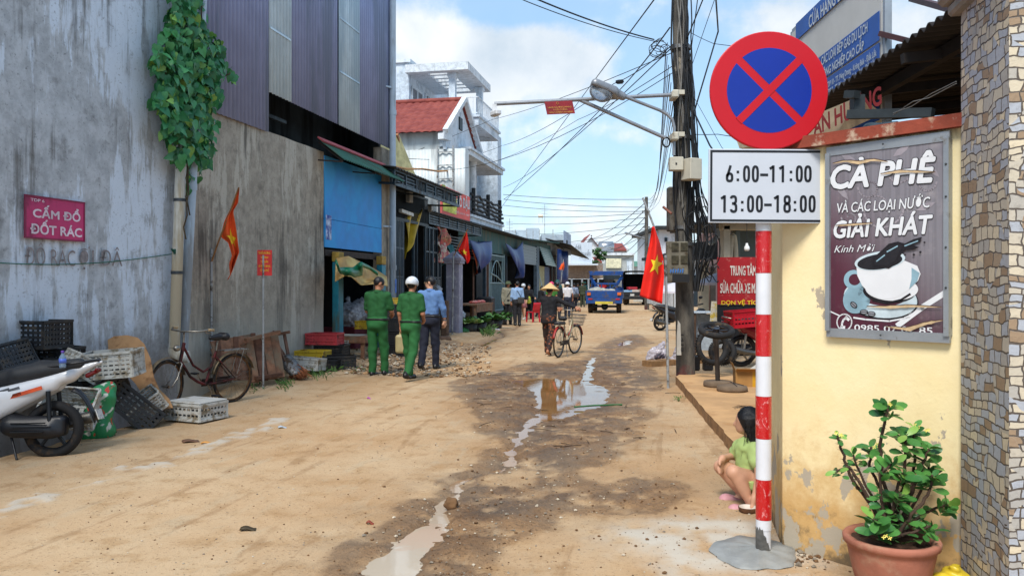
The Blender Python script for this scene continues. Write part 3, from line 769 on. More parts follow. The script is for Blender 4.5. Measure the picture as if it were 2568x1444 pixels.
  for px in (836,946):
    s = Sx(px); q = MB(SR); q.box((TW+.10,s,1.0),(.14,.26,2.1),None,0,.012); po = q.build('post',teal,root)
    q = MB(SR); q.box((TW+.10,s,2.16),(.15,.27,.20),None,0,.01); q.build('cap_block',yel,po)
  q = MB(SR); q.box((TW-.05,(s1+s2)/2,2.24),(.12,s2-s1-.1,.13)); q.build('lintel',mat('rusty_steel',lin((70,58,54),.6),.7,.3,var=.4,sc=12),root)
  # awning
  root2 = thing('awning','small green corrugated awning with a faded red ridge over the blue panel','awning',ST(-6.7,17,4.0))
  sa,sb = sOf(802,-6.9),sOf(966,-6.9); gm = mat('green_sheet',lin((44,104,84),.7),.5,.2,var=.15,sc=3,dirt=lin((80,100,80),.6),damt=.5,dsc=2,streak=True)
  q = MB(SR); q.grid(lambda u,v: (-6.93+.52*v,sa+(sb-sa)*u,4.44-.40*v+.014*math.sin(u*(sb-sa)*2*math.pi/.11)),260,4,0,True,.004); q.build('sheet',gm,root2)
  q = MB(SR); q.box((-6.88,(sa+sb)/2,4.445),(.16,sb-sa+.02,.03),Matrix.Rotation(R(37),4,'Y')); q.build('ridge_flashing',mat('faded_red',lin((188,92,98),.7),.6,var=.2),root2)
  for f in (0.02,.5,.98):
    q = MB(SR); s = sa+(sb-sa)*f; q.beam((-6.95,s,4.40),(-6.45,s,4.02),.03); q.beam((-6.97,s,4.05),(-6.45,s,4.0),.025)
    q.build('bracket',MATS['rusty_steel'],root2)
  # downpipe on the corner
  dp = thing('downpipe','tall blue grey downpipe on the far corner of the warehouse','pipe',ST(-6.85,sOf(983,-6.85),0))
  sp = sOf(985,-6.85); gm2 = mat('grey_pvc',(0,0,0)); q = MB(SR); q.tube([(-6.85,sp-.02,0),(-6.85,sp,9.6)],.078,14); q.build('pipe',gm2,dp)
  q = MB(SR)
  for z in (2.0,4.35,5.8): q = MB(SR); q.tube([(-6.85,sp,z-.06),(-6.85,sp,z+.06)],.092,14); q.build('coupling',gm2,dp)
  q = MB(SR); q.tube([(-6.85,sp,9.55),(-6.85,sp-.05,9.7),(-7.0,sp-.15,9.8)],.09,12)
  for z in (3.0,6.4): q.beam((-6.85,sp-.05,z),(-7.0,sp-.3,z),.04)
  q.build('bracket',gm2,dp)
  ad = MB(SR); ad.box((-6.772,sp,1.55),(.004,.09,.34)); ad.build('sticker',mat('blue_sticker',lin((60,110,190)),.6,var=.5,sc=30),dp)
warehouse()
# ================================================================ LEFT: clutter along the wall
blk = mat('black_plastic',lin((40,42,46),.7),.5,var=.2,dirt=lin((84,76,66),.6),damt=.45,dsc=6)
wht = mat('white_plastic',lin((206,206,200),.8),.5,var=.10,dirt=lin((150,136,112),.7),damt=.5,dsc=7)
redp = mat('red_plastic',lin((204,70,76),.8),.45,var=.12,dirt=lin((150,70,66),.7),damt=.3,dsc=7)
yelp = mat('yellow_plastic',lin((226,190,52),.8),.45,var=.10,dirt=lin((170,130,60),.7),damt=.4,dsc=7)
crp = mat('crimson_plastic',lin((196,30,46),.8),.4,var=.12)
def crate_mesh(name,m,L=.56,W_=.38,Hh=.30,rows=5,cols=9,solid=False):
  q = MB(); t = .012
  def side(o,ux,n,ln):
    ux = Vector(ux); o = Vector(o); up = Vector((0,0,1)); nn = Vector(n)
    R4 = Matrix(((ux.x,nn.x,0,0),(ux.y,nn.y,0,0),(0,0,1,0),(0,0,0,1)))
    bh = Hh/(rows*1.6)
    for i in range(rows):
      z = (i+.5)*Hh/rows; q.box(o+ux*ln/2+up*z,(ln,t,bh if not solid else Hh/rows*.98),R4)
    for j in range(cols+1):
      q.box(o+ux*(ln*(j+.001)/cols)+up*Hh/2+nn*.002,(.018 if 0 < j < cols else .035,t,Hh),R4)
    for z in (.014,Hh-.014): q.box(o+ux*ln/2+up*z+nn*.008,(ln+.02,t+.016,.026),R4)
  side((-L/2,-W_/2,0),(1,0,0),(0,-1,0),L); side((-L/2,W_/2,0),(1,0,0),(0,1,0),L)
  side((-L/2,-W_/2,0),(0,1,0),(-1,0,0),W_); side((L/2,-W_/2,0),(0,1,0),(1,0,0),W_)
  for i in range(7): q.box((-L/2+L*(i+.5)/7,0,.006),(L/7*.6,W_-.01,.010))
  for i in range(4): q.box((0,-W_/2+W_*(i+.5)/4,.016),(L-.01,.03,.010))
  return q.mesh(name)
CM = {}
def crate(kind,loc,rot,label,group,scale=1.0):
  mt = {'black': blk,'white': wht,'red': redp,'yellow': yelp,'crimson': crp,'foam': wht}[kind]
  if kind not in CM:
    me = crate_mesh('crate',mt,rows=3 if kind == 'foam' else (6 if kind in ('black','white') else 4),Hh=.22 if kind in ('foam','yellow','red') else .30,L=.60 if kind in ('foam','red') else .56)
    me.materials.append(mt); CM[kind] = me
  o = bpy.data.objects.new('crate',CM[kind]); COL.objects.link(o)
  o.location = loc; o.rotation_euler = rot; o.scale = (scale,)*3
  return tag(o,label,'crate',group)
gB = 'black crates dumped against the grey wall'; gW = 'white crates dumped by the grey wall'
def PZ(px,py,d): return P(px,py,d)
crate('black',PZ(90,872,8.55),(0,0,R(-14)),'black slatted crate topmost of the pile against the grey wall',gB)
crate('black',PZ(22,945,8.2),(R(12),R(-26),R(-30)),'black crate tipped over to the left behind the white scooter',gB,.95)
crate('black',PZ(120,935,8.75),(0,R(3),R(-8)),'black crate directly under the topmost black crate of the pile',gB)
crate('black',PZ(172,955,8.7),(R(5),R(8),R(28)),'dark crate turned askew at the right side of the black crate pile',gB,.9)
crate('black',PZ(60,1000,8.3),(0,R(-6),R(-20)),'lowest black crate of the pile mostly hidden by the scooter',gB)
crate('black',PZ(312,1048,8.95),(R(-8),R(42),R(22)),'black crate lying on its side between green sack and bicycle',gB)
crate('black',PZ(255,985,8.9),(R(25),R(10),R(-30)),'black crate half buried under the long white crate',gB,.95)
crate('white',PZ(284,944,8.75),(R(2),R(-4),R(6)),'long white crate resting level in front of the brown cardboard',gW,.95)
crate('white',PZ(196,945,8.55),(R(10),R(34),R(60)),'dirty white crate tipped up behind the tail of the scooter',gW,.72)
crate('white',PZ(180,1044,8.2),(R(38),R(6),R(12)),'white crate tilted with its open grid side up above the rear wheel',gW,.85)
crate('white',PZ(372,1035,9.1),(R(14),R(-34),R(34)),'grimy white crate wedged behind the bicycle front wheel',gW,.72)
# upside-down white tray on the road
me = crate_mesh('crate',wht,.52,.42,.20,3,8); q = MB(); q.box((0,0,.212),(.53,.43,.014),None,0,.004)
root = thing('crate','upturned white crate with a solid base standing on the road by the bicycle','crate',G(493,1048,0.02),R(-24),gW)
mkobj('grid_side',me,wht,root,False); q.build('base_panel',mat('white_base',lin((204,202,196),.85),.45,var=.06,dirt=lin((170,160,140),.75),damt=.3,dsc=5),root,False)
# cardboard sheet
def cardboard():
  pts = [(270,852),(285,843),(318,840),(345,846),(362,862),(378,900),(386,945),(402,980),(425,1000),(434,1022),(405,1026),(372,1012),(340,962),(318,938),(288,905),(272,880)]
  m = mat('cardboard',lin((186,142,98),.75),.85,var=.12,sc=4,dirt=lin((140,100,66),.65),damt=.4,dsc=4)
  mb = MB(); o = []
  for (px,py) in pts:
    d = 9.15+.5*(1022-py)/180; o.append(P(px,py,d))
  n = len(o); nz = Vector((.3,-.9,.3)).normalized()*.012; c = sum(o,Vector())/n
  f = o+[p-nz for p in o]+[c+Vector((0,-.02,0)),c-nz]
  fs = [(i,(i+1) % n,2*n) for i in range(n)]+[((i+1) % n+n,i+n,2*n+1) for i in range(n)]+[(i+n,(i+1) % n+n,(i+1) % n,i) for i in range(n)]
  mb.add(f,fs); tag(mb.build('cardboard_sheet',m),'torn brown cardboard sheet leaning on the grey wall behind the crates','cardboard')
cardboard()
# woven sack
def sack_mat(name,cols,sc):
  m,t,b,vec = newmat(name)
  n = t.noise(vec,sc,3,.5,.6); n2 = t.noise(t.mapping(vec,loc=(4,2,1)),sc*1.4,3,.5,.4)
  c = t.mix(t.mapr(n,.54,.57),lin(cols[0],.8),lin(cols[1],.85)); c = t.mix(t.mapr(n2,.64,.66),c,lin(cols[2],.8))
  t.put(b.inputs['Base Color'],c); b.inputs['Roughness'].default_value = .5
  t.put(b.inputs['Normal'],t.bump(t.noise(vec,220,2),.3,.002)); return m
c0 = P(236,1050,8.35)
me = sdf_mesh('woven_sack',[('c',c0+Vector((-.05,0,-.12)),c0+Vector((.05,.05,.22)),.12,.10),('c',c0+Vector((.06,.0,-.12)),c0+Vector((.10,.06,.20)),.10,.09),('c',c0+Vector((-.10,.05,-.16)),c0+Vector((.09,.06,-.14)),.10,.10),('c',c0+Vector((.05,.05,.26)),c0+Vector((.11,.1,.32)),.08,.06)],.014,.08,.008,9)
tag(mkobj('woven_sack',me,sack_mat('green_sack',((34,140,84),(206,210,196),(206,66,54)),5.5),origin=c0),'green and white woven plastic sack slumped beside the scooter wheel','sack')
# pallets and boards
def pallets():
  wd = mat('old_wood',lin((146,104,78),.75),.85,var=.35,sc=9,bump=.4,bsc=40,dirt=lin((150,128,104),.6),damt=.5,dsc=4)
  wd2 = mat('dark_wood',lin((112,76,58),.7),.85,var=.35,sc=9,bump=.4,bsc=40)
  root = thing('wooden_pallet','old brown wooden pallet leaning on the stained concrete wall behind the bicycle','pallet',P(590,950,12.5))
  a0,a1 = P(538,950,11.5),P(634,955,12.5); b0,b1 = P(530,858,11.7),P(630,836,12.7)
  for i in range(5):
    f = (i+.5)/5; p = a0.lerp(b0,f); r_ = a1.lerp(b1,f); m_ = MB(); m_.beam(p,r_,.02,.135,0,(b0-a0)); m_.build('slat',wd,root)
  for f in (.06,.5,.96):
    p = a0.lerp(a1,f); r_ = b0.lerp(b1,f); m_ = MB(); m_.beam(p+Vector((.03,.06,0)),r_+Vector((.03,.06,0)),.07,.09); m_.build('runner',wd2,root)
  root = thing('wooden_pallet','dark upright pallet frame with vertical planks beside the notice pole','pallet',P(662,955,12.9))
  for i,px in enumerate((626,648,670,690)):
    m_ = MB(); m_.beam(P(px+14,958-4*i,12.3+.15*i),P(px-4,846-4*i,12.6+.15*i),.13,.03); m_.build('plank',wd if i != 1 else wd2,root)
  m_ = MB(); m_.beam(P(616,852,12.35),P(700,832,12.95),.07,.05); m_.build('rail',wd,root)
  m_ = MB(); m_.beam(P(640,948,12.25),P(706,938,12.7),.06,.05); m_.build('rail',wd2,root)
pallets()
def tools():
  hw = mat('tool_handle',lin((132,92,70),.65),.7,var=.25); steel = mat('dull_steel',lin((150,150,150),.6),.45,.7,var=.2,dirt=lin((110,90,70),.5),damt=.5,dsc=9)
  root = thing('shovel','short handled shovel with a dull steel blade leaning by the pallets','shovel',P(722,940,13.1))
  m_ = MB(); m_.tube([P(686,830,13.5),P(714,905,13.15)],.018,8); m_.build('handle',hw,root)
  m_ = MB(); A,B = P(708,892,13.2),P(742,938,13.0)
  m_.grid(lambda u,v: A.lerp(B,u)+Vector((.85,.3,.25)).normalized()*(v-.5)*(.20+.06*math.sin(u*3.1))+Vector((0,1,0))*.05*((v-.5)*2)**2,8,6,0,True,.006); m_.build('blade',steel,root)
  root = thing('wooden_post','rusty brown cross shaped post standing in the weeds beside the broom','post',P(728,930,13.6))
  m_ = MB(); m_.beam(P(713,838,13.9),P(731,935,13.6),.045); m_.build('upright',hw,root)
  m_ = MB(); m_.beam(P(697,838,13.85),P(727,832,13.85),.045,.05); m_.build('crossbar',hw,root)
  root = thing('broom','straw broom with its bristles fanned on the ground by the weeds','broom',P(752,945,13.35))
  br = mat('straw',lin((170,104,66),.75),.9,var=.35,sc=20); m_ = MB(); m_.tube([P(700,868,13.5),P(730,912,13.35)],.016,7); m_.build('handle',hw,root)
  m_ = MB(); rng = random.Random(3)
  for i in range(260):
    a = P(728+rng.gauss(0,1.5),908+rng.gauss(0,2),13.35); b = P(754+rng.gauss(0,11),942+rng.gauss(0,5),13.1+rng.gauss(0,.08)); mid = a.lerp(b,.5)+Vector((rng.gauss(0,.01),0,.02)); m_.tube([a,mid,b],[.008,.007,.004],4,cap=False)
  m_.build('bristles',br,root)
tools()
# ---------------------------------------------------------------- bicycles
def bike(name,label,loc,rz,frame_m,rust,lean=0.0,basket=False,group=None,steer=0.0,saddle_z=.80):
  root = thing(name,label,'bicycle',loc,rz,group); root.rotation_euler = (0,lean,rz)
  tyre = mat('tyre_rubber',lin((38,36,34),.6),.85,dirt=lin((110,86,60),.6),damt=.45,dsc=9)
  rim = mat('rusty_rim',lin((128,92,60),.6),.6,.6,var=.4,sc=15) if rust else mat('steel_rim',lin((170,170,168),.6),.35,.9,var=.2)
  chrome = mat('old_chrome',lin((166,160,150),.7),.35,.9,var=.25,dirt=lin((110,78,50),.5),damt=.4,dsc=14)
  blackm = mat('black_vinyl',lin((34,34,38),.7),.5)
  Rw = .33; WB = 1.06
  Fs = Matrix.Translation((0,WB,Rw)) @ Matrix.Rotation(steer,4,'Z')
  def wheel(nm,T):
    q = MB(T); q.tube([(0,Rw*math.cos(a)*.96,Rw*math.sin(a)*.96) for a in [2*math.pi*i/40 for i in range(40)]],.019,8,closed=True)
    w_ = q.build(nm,tyre,root,False)
    q = MB(T); q.tube([(0,.295*math.cos(a),.295*math.sin(a)) for a in [2*math.pi*i/40 for i in range(40)]],.011,6,closed=True); q.build('rim',rim,w_,False)
    q = MB(T)
    for i in range(28):
      a = 2*math.pi*i/28; sx = .03*(1 if i % 2 else -1); q.tube([(sx,.02*math.cos(a+.6),.02*math.sin(a+.6)),(0,.295*math.cos(a),.295*math.sin(a))],.0016,3,cap=False)
    q.tube([(-.05,0,0),(.05,0,0)],.018,8); q.build('spokes',chrome,w_,False)
    q = MB(T)
    q.grid(lambda u,v: ((v-.5)*.055,(Rw+.028+.006*(1-(2*v-1)**2))*math.cos(u*2.6+.25),(Rw+.028+.006*(1-(2*v-1)**2))*math.sin(u*2.6+.25)),24,4,0,True,.002)
    q.build('mudguard',fend,root,False)
  fend = mat('mudguard_red',lin((176,52,46),.7),.5,var=.2) if basket else mat('mudguard_dull',lin((150,130,100),.6),.5,.4,var=.3)
  wheel('rear_wheel',Matrix.Translation((0,0,Rw))); wheel('front_wheel',Fs)
  bb = (0,.46,.29); st = (0,.30,.72); hd = Vector((0,.86,.62)); hdt = Vector((0,.81,.86))
  q = MB(); q.tube([bb,st],.016,8)
  q.tube([hd+Vector((0,.0,.02)),(0,.70,.42),(0,.58,.34),bb],.019,8); q.tube([hdt-Vector((0,0,.06)),(0,.66,.56),(0,.5,.46),(0,.40,.50)],.016,8)
  for sx in (-.05,.05): q.tube([(sx*.5,.43,.29),(sx,0,Rw)],.010,6); q.tube([(sx*.4,.33,.66),(sx,0,Rw)],.008,6)
  q.tube([hd,hdt],.022,8); q.build('frame',frame_m,root,False)
  Sm = Matrix.Translation(hd) @ Matrix.Rotation(steer,4,'Z') @ Matrix.Translation(-hd)
  q = MB(Sm)
  for sx in (-.045,.045): q.tube([(0,.86,.62),(sx,.88,.60),(sx,.96,.42),(sx,WB,Rw)],.011,6)
  q.build('fork',frame_m if not rust else chrome,root,False)
  q = MB(Sm); q.tube([hdt,(0,.80,1.0)],.013,8)
  q.tube([(-.27,.58,1.02),(-.26,.68,1.03),(-.20,.78,1.01),(0,.83,1.0),(.20,.78,1.01),(.26,.68,1.03),(.27,.58,1.02)],.011,8); hb = q.build('handlebar',chrome,root,False)
  for sx in (-1,1):
    q = MB(Sm); q.tube([(sx*.27,.58,1.02),(sx*.265,.68,1.03)],.017,8); q.build('grip',blackm if basket else mat('worn_grip',lin((196,170,130),.7),.7),hb,False)
    q = MB(Sm); q.tube([(sx*.25,.70,1.03),(sx*.24,.70,.99),(sx*.26,.60,.98)],.006,5); q.build('brake_lever',chrome,hb,False)
  q = MB(); q.tube([st,(0,.28,saddle_z)],.012,8); q.build('seat_post',chrome,root,False)
  me = sdf_mesh('saddle',[('c',(0,.40,saddle_z+.035),(0,.28,saddle_z+.04),.028,.05),('c',(-.05,.19,saddle_z+.045),(.05,.19,saddle_z+.045),.052,.052)],.012,.04)
  mkobj('saddle',me,blackm,root,False)
  q = MB()
  for sx in (-.06,0,.06): q.tube([(sx,.22,.715),(sx,-.20,.715)],.006,5)
  for y in (.2,.05,-.1,-.2): q.tube([(-.065,y,.715),(.065,y,.715)],.005,5)
  for sx in (-.06,.06): q.tube([(sx,-.12,.715),(sx*.9,0,Rw)],.006,5)
  q.build('rear_rack',chrome,root,False)
  if basket: mkobj('rack_pad',sdf_mesh('rack_pad',[('b',(0,.02,.745),(.075,.19,.03),.02,None)],.014,.02),blackm,root,False)
  q = MB(); q.box((.045,.23,.31),(.012,.5,.10),None,0,.004); q.build('chain_guard',mat('guard_dark',lin((60,44,40),.6),.6,.3),root,False)
  for sx,dz in ((-1,-.14),(1,.14)):
    q = MB(); q.beam((sx*.05,.46,.29),(sx*.07,.46+dz*.5,.29+dz),.016,.01); c = q.build('crank',chrome,root,False)
    q = MB(); q.box((sx*.12,.46+dz*.5,.29+dz),(.09,.07,.022),None,0,.004); q.build('pedal',blackm,c,False)
  q = MB(); q.tube([(.06,.30,.28),(.13,.22,.012)],.009,6); q.build('kickstand',chrome,root,False)
  if basket:
    q = MB(Sm); z0,z1 = .66,.90
    for i in range(4):
      f = i/3; z = z0+(z1-z0)*f; hx,hy0,hy1 = .13+.05*f,.92,1.12+.07*f
      q.tube([(-hx,hy0,z),(hx,hy0,z),(hx,hy1,z),(-hx,hy1,z)],.004 if i < 3 else .007,4,closed=True)
    for i in range(11):
      f = i/10; x0 = -.13+.26*f; x1 = -.18+.36*f
      q.tube([(x0,1.12,z0),(x1,1.19,z1)],.003,4); q.tube([(x0,.92,z0),(x1,.92,z1)],.003,4); q.tube([(x0,.92,z0),(x0,1.12,z0)],.003,4)
    for i in range(7):
      f = i/6; y0 = .92+.2*f; y1 = .92+.27*f
      for sx in (-1,1): q.tube([(sx*.13,y0,z0),(sx*.18,y1,z1)],.003,4)
    q.build('basket',mat('basket_wire',lin((120,122,124),.6),.45,.6),root,False)
  else:
    q = MB(Sm); q.ell((0,.93,.80),(.04,.05,.04)); q.build('headlamp',chrome,root,False)
  return root
_a,_b = G(582,1008,0),G(412,1036,0)
_dir = (_b-_a); _rz = math.atan2(-_dir.x,_dir.y)
bike('bicycle','rusty old ladies bicycle with a red seat tube parked beside the concrete wall',(_a.x,_a.y,.0),_rz,mat('faded_red_frame',lin((112,34,38),.65),.5,.2,var=.3,dirt=lin((60,40,36),.55),damt=.75,dsc=6),True,R(-3),False,None,R(14),.86)
# ---------------------------------------------------------------- scooters and motorbikes
def scooter(label,loc,rz,body,trim,lean=0.0,group=None,front=True,seat_m=None,rack=False,wheel_r=.265,step=True,rootname='scooter',decals=False):
  root = thing(rootname,label,'scooter' if step else 'motorbike',loc,rz,group); root.rotation_euler = (0,lean,rz)
  tyre = mat('scooter_tyre',lin((30,30,32),.65),.8,dirt=lin((90,72,54),.55),damt=.35,dsc=9)
  alloy = mat('alloy_dark',lin((46,48,52),.6),.45,.5) if not rack else mat('alloy_light',lin((168,166,160),.6),.4,.6)
  dark = mat('scooter_dark',lin((34,36,42),.7),.4,var=.15); chrome = mat('old_chrome',(0,0,0)); seat_m = seat_m or mat('seat_vinyl',lin((48,50,54),.7),.6,bump=.2,bsc=150)
  WB = 1.26
  def wheel(nm,y):
    T = Matrix.Translation((0,y,wheel_r)); q = MB(T); ra = wheel_r-.045
    q.tube([(0,ra*math.cos(a),ra*math.sin(a)) for a in [2*math.pi*i/40 for i in range(40)]],.046,10,closed=True); w_ = q.build(nm,tyre,root,False)
    q = MB(T); q.tube([(0,(ra-.035)*math.cos(a),(ra-.035)*math.sin(a)) for a in [2*math.pi*i/32 for i in range(32)]],.016,6,closed=True)
    for i in range(5):
      a = 2*math.pi*i/5+.3; q.beam((0,.03*math.cos(a),.03*math.sin(a)),(.0,(ra-.03)*math.cos(a),(ra-.03)*math.sin(a)),.022,.035,0,(1,0,0))
    q.tube([(-.06,0,0),(.06,0,0)],.035,10); q.build('rim',alloy,w_,False)
  wheel('rear_wheel',0); wheel('front_wheel',WB)
  sz = .74
  # tail body, one flowing shell
  me = sdf_mesh('body',[('c',(-.055,-.12,sz+.02),(-.085,.42,sz-.16),.05,.085),('c',(.055,-.12,sz+.02),(.085,.42,sz-.16),.05,.085),('c',(-.06,.0,sz-.08),(-.085,.48,sz-.30),.04,.085),('c',(.06,.0,sz-.08),(.085,.48,sz-.30),.04,.085),('c',(0,-.40,sz+.15),(0,-.10,sz+.03),.014,.065),('c',(-.05,.42,sz-.18),(-.06,.66,.36),.07,.05),('c',(.05,.42,sz-.18),(.06,.66,.36),.07,.05)] +
                  ([('c',(-.09,.62,.34),(-.09,.98,.32),.05,.05),('c',(.09,.62,.34),(.09,.98,.32),.05,.05),('c',(-.10,1.0,.34),(-.12,1.02,.74),.06,.05),('c',(.10,1.0,.34),(.12,1.02,.74),.06,.05),('c',(0,1.06,.42),(0,1.04,.86),.09,.07)] if step else
                   [('c',(0,.62,.42),(0,1.0,.80),.09,.06),('c',(0,.98,.76),(0,1.02,.90),.07,.06),('c',(-.10,.92,.45),(-.15,1.02,.72),.04,.03),('c',(.10,.92,.45),(.15,1.02,.72),.04,.03)]),.016,.07)
  bd = mkobj('body',me,body,root,False)
  me = sdf_mesh('seat',[('c',(0,-.20,sz+.125),(0,.12,sz+.075),.06,.085),('c',(0,.12,sz+.06),(0,.52,sz-.015),.10,.085),('c',(-.05,-.08,sz+.09),(-.07,.3,sz+.03),.06,.07),('c',(.05,-.08,sz+.09),(.07,.3,sz+.03),.06,.07)],.016,.05)
  mkobj('seat',me,seat_m,root,False)
  mkobj('engine',sdf_mesh('engine',[('b',(-.06,.10,.30),(.075,.24,.095),.04,None),('c',(-.09,0,.27),(-.09,.34,.31),.085,.09),('c',(-.04,.34,.34),(.06,.46,.36),.09,.08)],.018,.04),dark,root,False)
  q = MB()
  for z,(a,b) in ((.30,(-.05,.28)),(.335,(0,.3)),(.255,(.02,.3))): q.box((-.183,(a+b)/2,z),(.012,b-a,.012),None,0,.003)
  q.build('engine_fin',alloy,root,False)
  q = MB(); q.tube([(.13,.30,.26),(.14,.0,.30),(.145,-.28,.37)],[.03,.055,.058],12); q.build('exhaust',mat('exhaust_steel',lin((140,138,134),.6),.4,.8,var=.3),root,False)
  for sx in (-.13,.13):
    q = MB(); q.tube([(sx,-.02,.27),(sx*.85,.02,.62)],.022,8); q.build('shock_absorber',alloy,root,False)
  mkobj('tail_light',sdf_mesh('tail_light',[('c',(-.045,-.37,sz+.075),(.045,-.37,sz+.075),.016,.016),('c',(0,-.38,sz+.07),(0,-.28,sz+.02),.016,.026)],.010,.02),mat('tail_red',lin((120,16,24),.7),.2),root,False)
  q = MB(); q.grid(lambda u,v: ((v-.5)*.12*(1-.3*u),-.16-.22*u,.62-.30*u*u+.03*(1-(2*v-1)**2)),8,4,0,True,.012); q.build('rear_fender',dark,root,False)
  q = MB(); q.box((0,-.40,.40),(.13,.008,.10),Matrix.Rotation(R(-20),4,'X')); q.build('number_plate',mat('plate_white',lin((210,210,206),.8),.5,var=.1,dirt=lin((50,50,54)),damt=.3,dsc=30),root,False)
  q = MB()
  for sx in (-1,1): q.tube([(sx*.10,.05,sz+.10),(sx*.12,-.20,sz+.135),(sx*.06,-.36,sz+.16),(0,-.38,sz+.165)],.013,8)
  q.build('grab_rail',dark if not rack else chrome,root,False)
  q = MB(); q.tube([(-.05,.35,.22),(-.16,.24,.01)],.012,6); q.build('side_stand',dark,root,False)
  if front:
    for sx in (-.075,.075):
      q = MB(); q.tube([(sx,WB,wheel_r),(sx,WB-.15,.66)],.022,8); q.build('fork_leg',alloy,root,False)
    q = MB(); q.grid(lambda u,v: ((v-.5)*.13,WB+(wheel_r+.035)*math.cos(.5+u*1.9),wheel_r+(wheel_r+.035)*math.sin(.5+u*1.9)+.02*(1-(2*v-1)**2)),12,4,0,True,.012); q.build('front_fender',body,root,False)
    q = MB(); q.tube([(-.33,.90,1.02),(-.2,.99,1.0),(0,1.02,.97),(.2,.99,1.0),(.33,.90,1.02)],.014,8); hb = q.build('handlebar',dark,root,False)
    for sx in (-1,1):
      q = MB(); q.tube([(sx*.34,.895,1.02),(sx*.23,.97,1.005)],.02,8); q.build('grip',dark,hb,False)
      q = MB(); q.tube([(sx*.22,.98,1.0),(sx*.30,1.0,1.17)],.006,5); q.ell((sx*.32,1.0,1.2),(.06,.018,.042)); q.build('mirror',dark,root,False)
    mkobj('headlight',sdf_mesh('headlight',[('e',(0,1.08,.93),(.10,.08,.08),None)],.016,.02),mat('lamp_glass',lin((200,205,210),.8),.1),root,False)
  if decals:
    q = MB()
    for (y,z,l,c,h_) in ((.06,.612,.30,0,.034),(.20,.575,.22,1,.028),(.16,.645,.10,2,.022),(.26,.63,.13,2,.02)):
      for sx in (-1,1): q.box((sx*(.155+.0*y),y+.14,z),(.006,l,h_),Matrix.Rotation(R(-17),4,'X'),c)
    q.build('side_stripe',[mat('stripe_orange',lin((214,84,40),.85),.35),mat('stripe_black',lin((30,30,34)),.35),mat('stripe_grey',lin((90,92,98)),.35)],bd,False)
  return root
wbody = mat('scooter_white',lin((222,224,228),.9),.25,var=.04,sc=3,coat=.5)
_w = G(132,1143,0)
scooter('white and black scooter with orange stripes seen from the rear side by the crates',(_w.x,_w.y,-.02),R(97),wbody,None,R(6),decals=True)
def bottle():
  mb = MB(); c = P(157,922,7.35)
  prof = [(.001,0),(.028,.002),(.03,.02),(.027,.05),(.03,.08),(.028,.10),(.012,.125),(.011,.14)]
  root = thing('water_bottle','small clear water bottle with a violet cap standing on the scooter tail','bottle',c)
  mb.lathe(prof,14); mb.build('bottle',mat('clear_plastic',lin((170,200,230),.9),.08,trans=.6),root,False)
  q = MB(); q.lathe([(.026,.045),(.0315,.046),(.0315,.085),(.026,.086)],14); q.build('wrapper',mat('wrapper_blue',lin((90,120,220),.85),.4),root,False)
  q = MB(); q.lathe([(.001,.158),(.014,.157),(.014,.138),(.012,.137)],12); q.build('bottle_cap',mat('violet_cap',lin((110,70,180),.85),.4),root,False)
bottle()
# ---------------------------------------------------------------- flags
red_f = mat('flag_red',lin((236,36,20),.85),.75,var=.10,sc=4); yel_f = mat('flag_yellow',lin((240,206,40),.9),.75,var=.06)
org_f = mat('flag_faded',lin((240,92,34),.85),.75,var=.15,sc=5)
pole_m = mat('galvanised',lin((178,182,184),.8),.45,.3,var=.15,dirt=lin((110,98,84),.6),damt=.4,dsc=6)
def lerp_poly(pts,u):
  n = len(pts)-1; f = min(u*n,n-1e-6); i = int(f); f -= i
  return (pts[i][0]+(pts[i+1][0]-pts[i][0])*f,pts[i][1]+(pts[i+1][1]-pts[i][1])*f)
def flag_cloth(root,Lp,Rp,d,amp,waves,m,star=None,ph=0.0):
  def S(u,v,o=0.0):
    a = lerp_poly(Lp,u); b = lerp_poly(Rp,u); px,py = a[0]+(b[0]-a[0])*v,a[1]+(b[1]-a[1])*v
    return P(px,py,d+amp*math.sin(v*waves*math.pi+u*2.0+ph)*(.25+u)+.3*amp*math.sin(u*7+v*4)-o)
  q = MB(); q.grid(lambda u,v: S(u,v),30,22,0,True,.003); c = q.build('cloth',m,root)
  if star:
    (cu,cv,ru,rv,rot) = star; pts = []
    for i in range(10):
      a = -math.pi/2+rot+i*math.pi/5; r = 1 if i % 2 == 0 else .40; pts.append((cu+ru*r*math.sin(a),cv+rv*r*math.cos(a)))
    for sgn in (.005,-.008):
      q = MB(); vs = [S(cu,cv,sgn)]; fs = []
      K = 5
      for ring in range(1,K+1):
        for (u,v) in pts:
          pass
      ringpts = []
      dense = []
      for i in range(10):
        for j in range(4):
          f = j/4; a,b = pts[i],pts[(i+1) % 10]; dense.append((a[0]+(b[0]-a[0])*f,a[1]+(b[1]-a[1])*f))
      n = len(dense)
      for ring in range(1,5):
        for (u,v) in dense: f = ring/4; vs.append(S(cu+(u-cu)*f,cv+(v-cv)*f,sgn))
      for i in range(n): fs.append((0,1+i,1+(i+1) % n))
      for ring in range(3):
        for i in range(n): a = 1+ring*n+i; b = 1+ring*n+(i+1) % n; fs.append((a,a+n,b+n,b))
      q.add(vs,fs,0,True); q.build('star',yel_f,c)
fl = thing('flag','faded orange red flag with a yellow star hanging limp before the concrete wall','flag',G(530,940,0),0,'red flags with a yellow star along the street')
b0 = P(530,622,12.2)
q = MB(); q.tube([Vector((b0.x,b0.y,-.1)),b0],.019,8); q.build('pole',pole_m,fl)
q = MB(); q.tube([P(531,655,12.15),P(548,606,12.1),P(574,540,12.1),P(599,470,12.1)],.013,8); q.build('flag_staff',mat('bamboo',lin((170,120,70),.7),.7),fl)
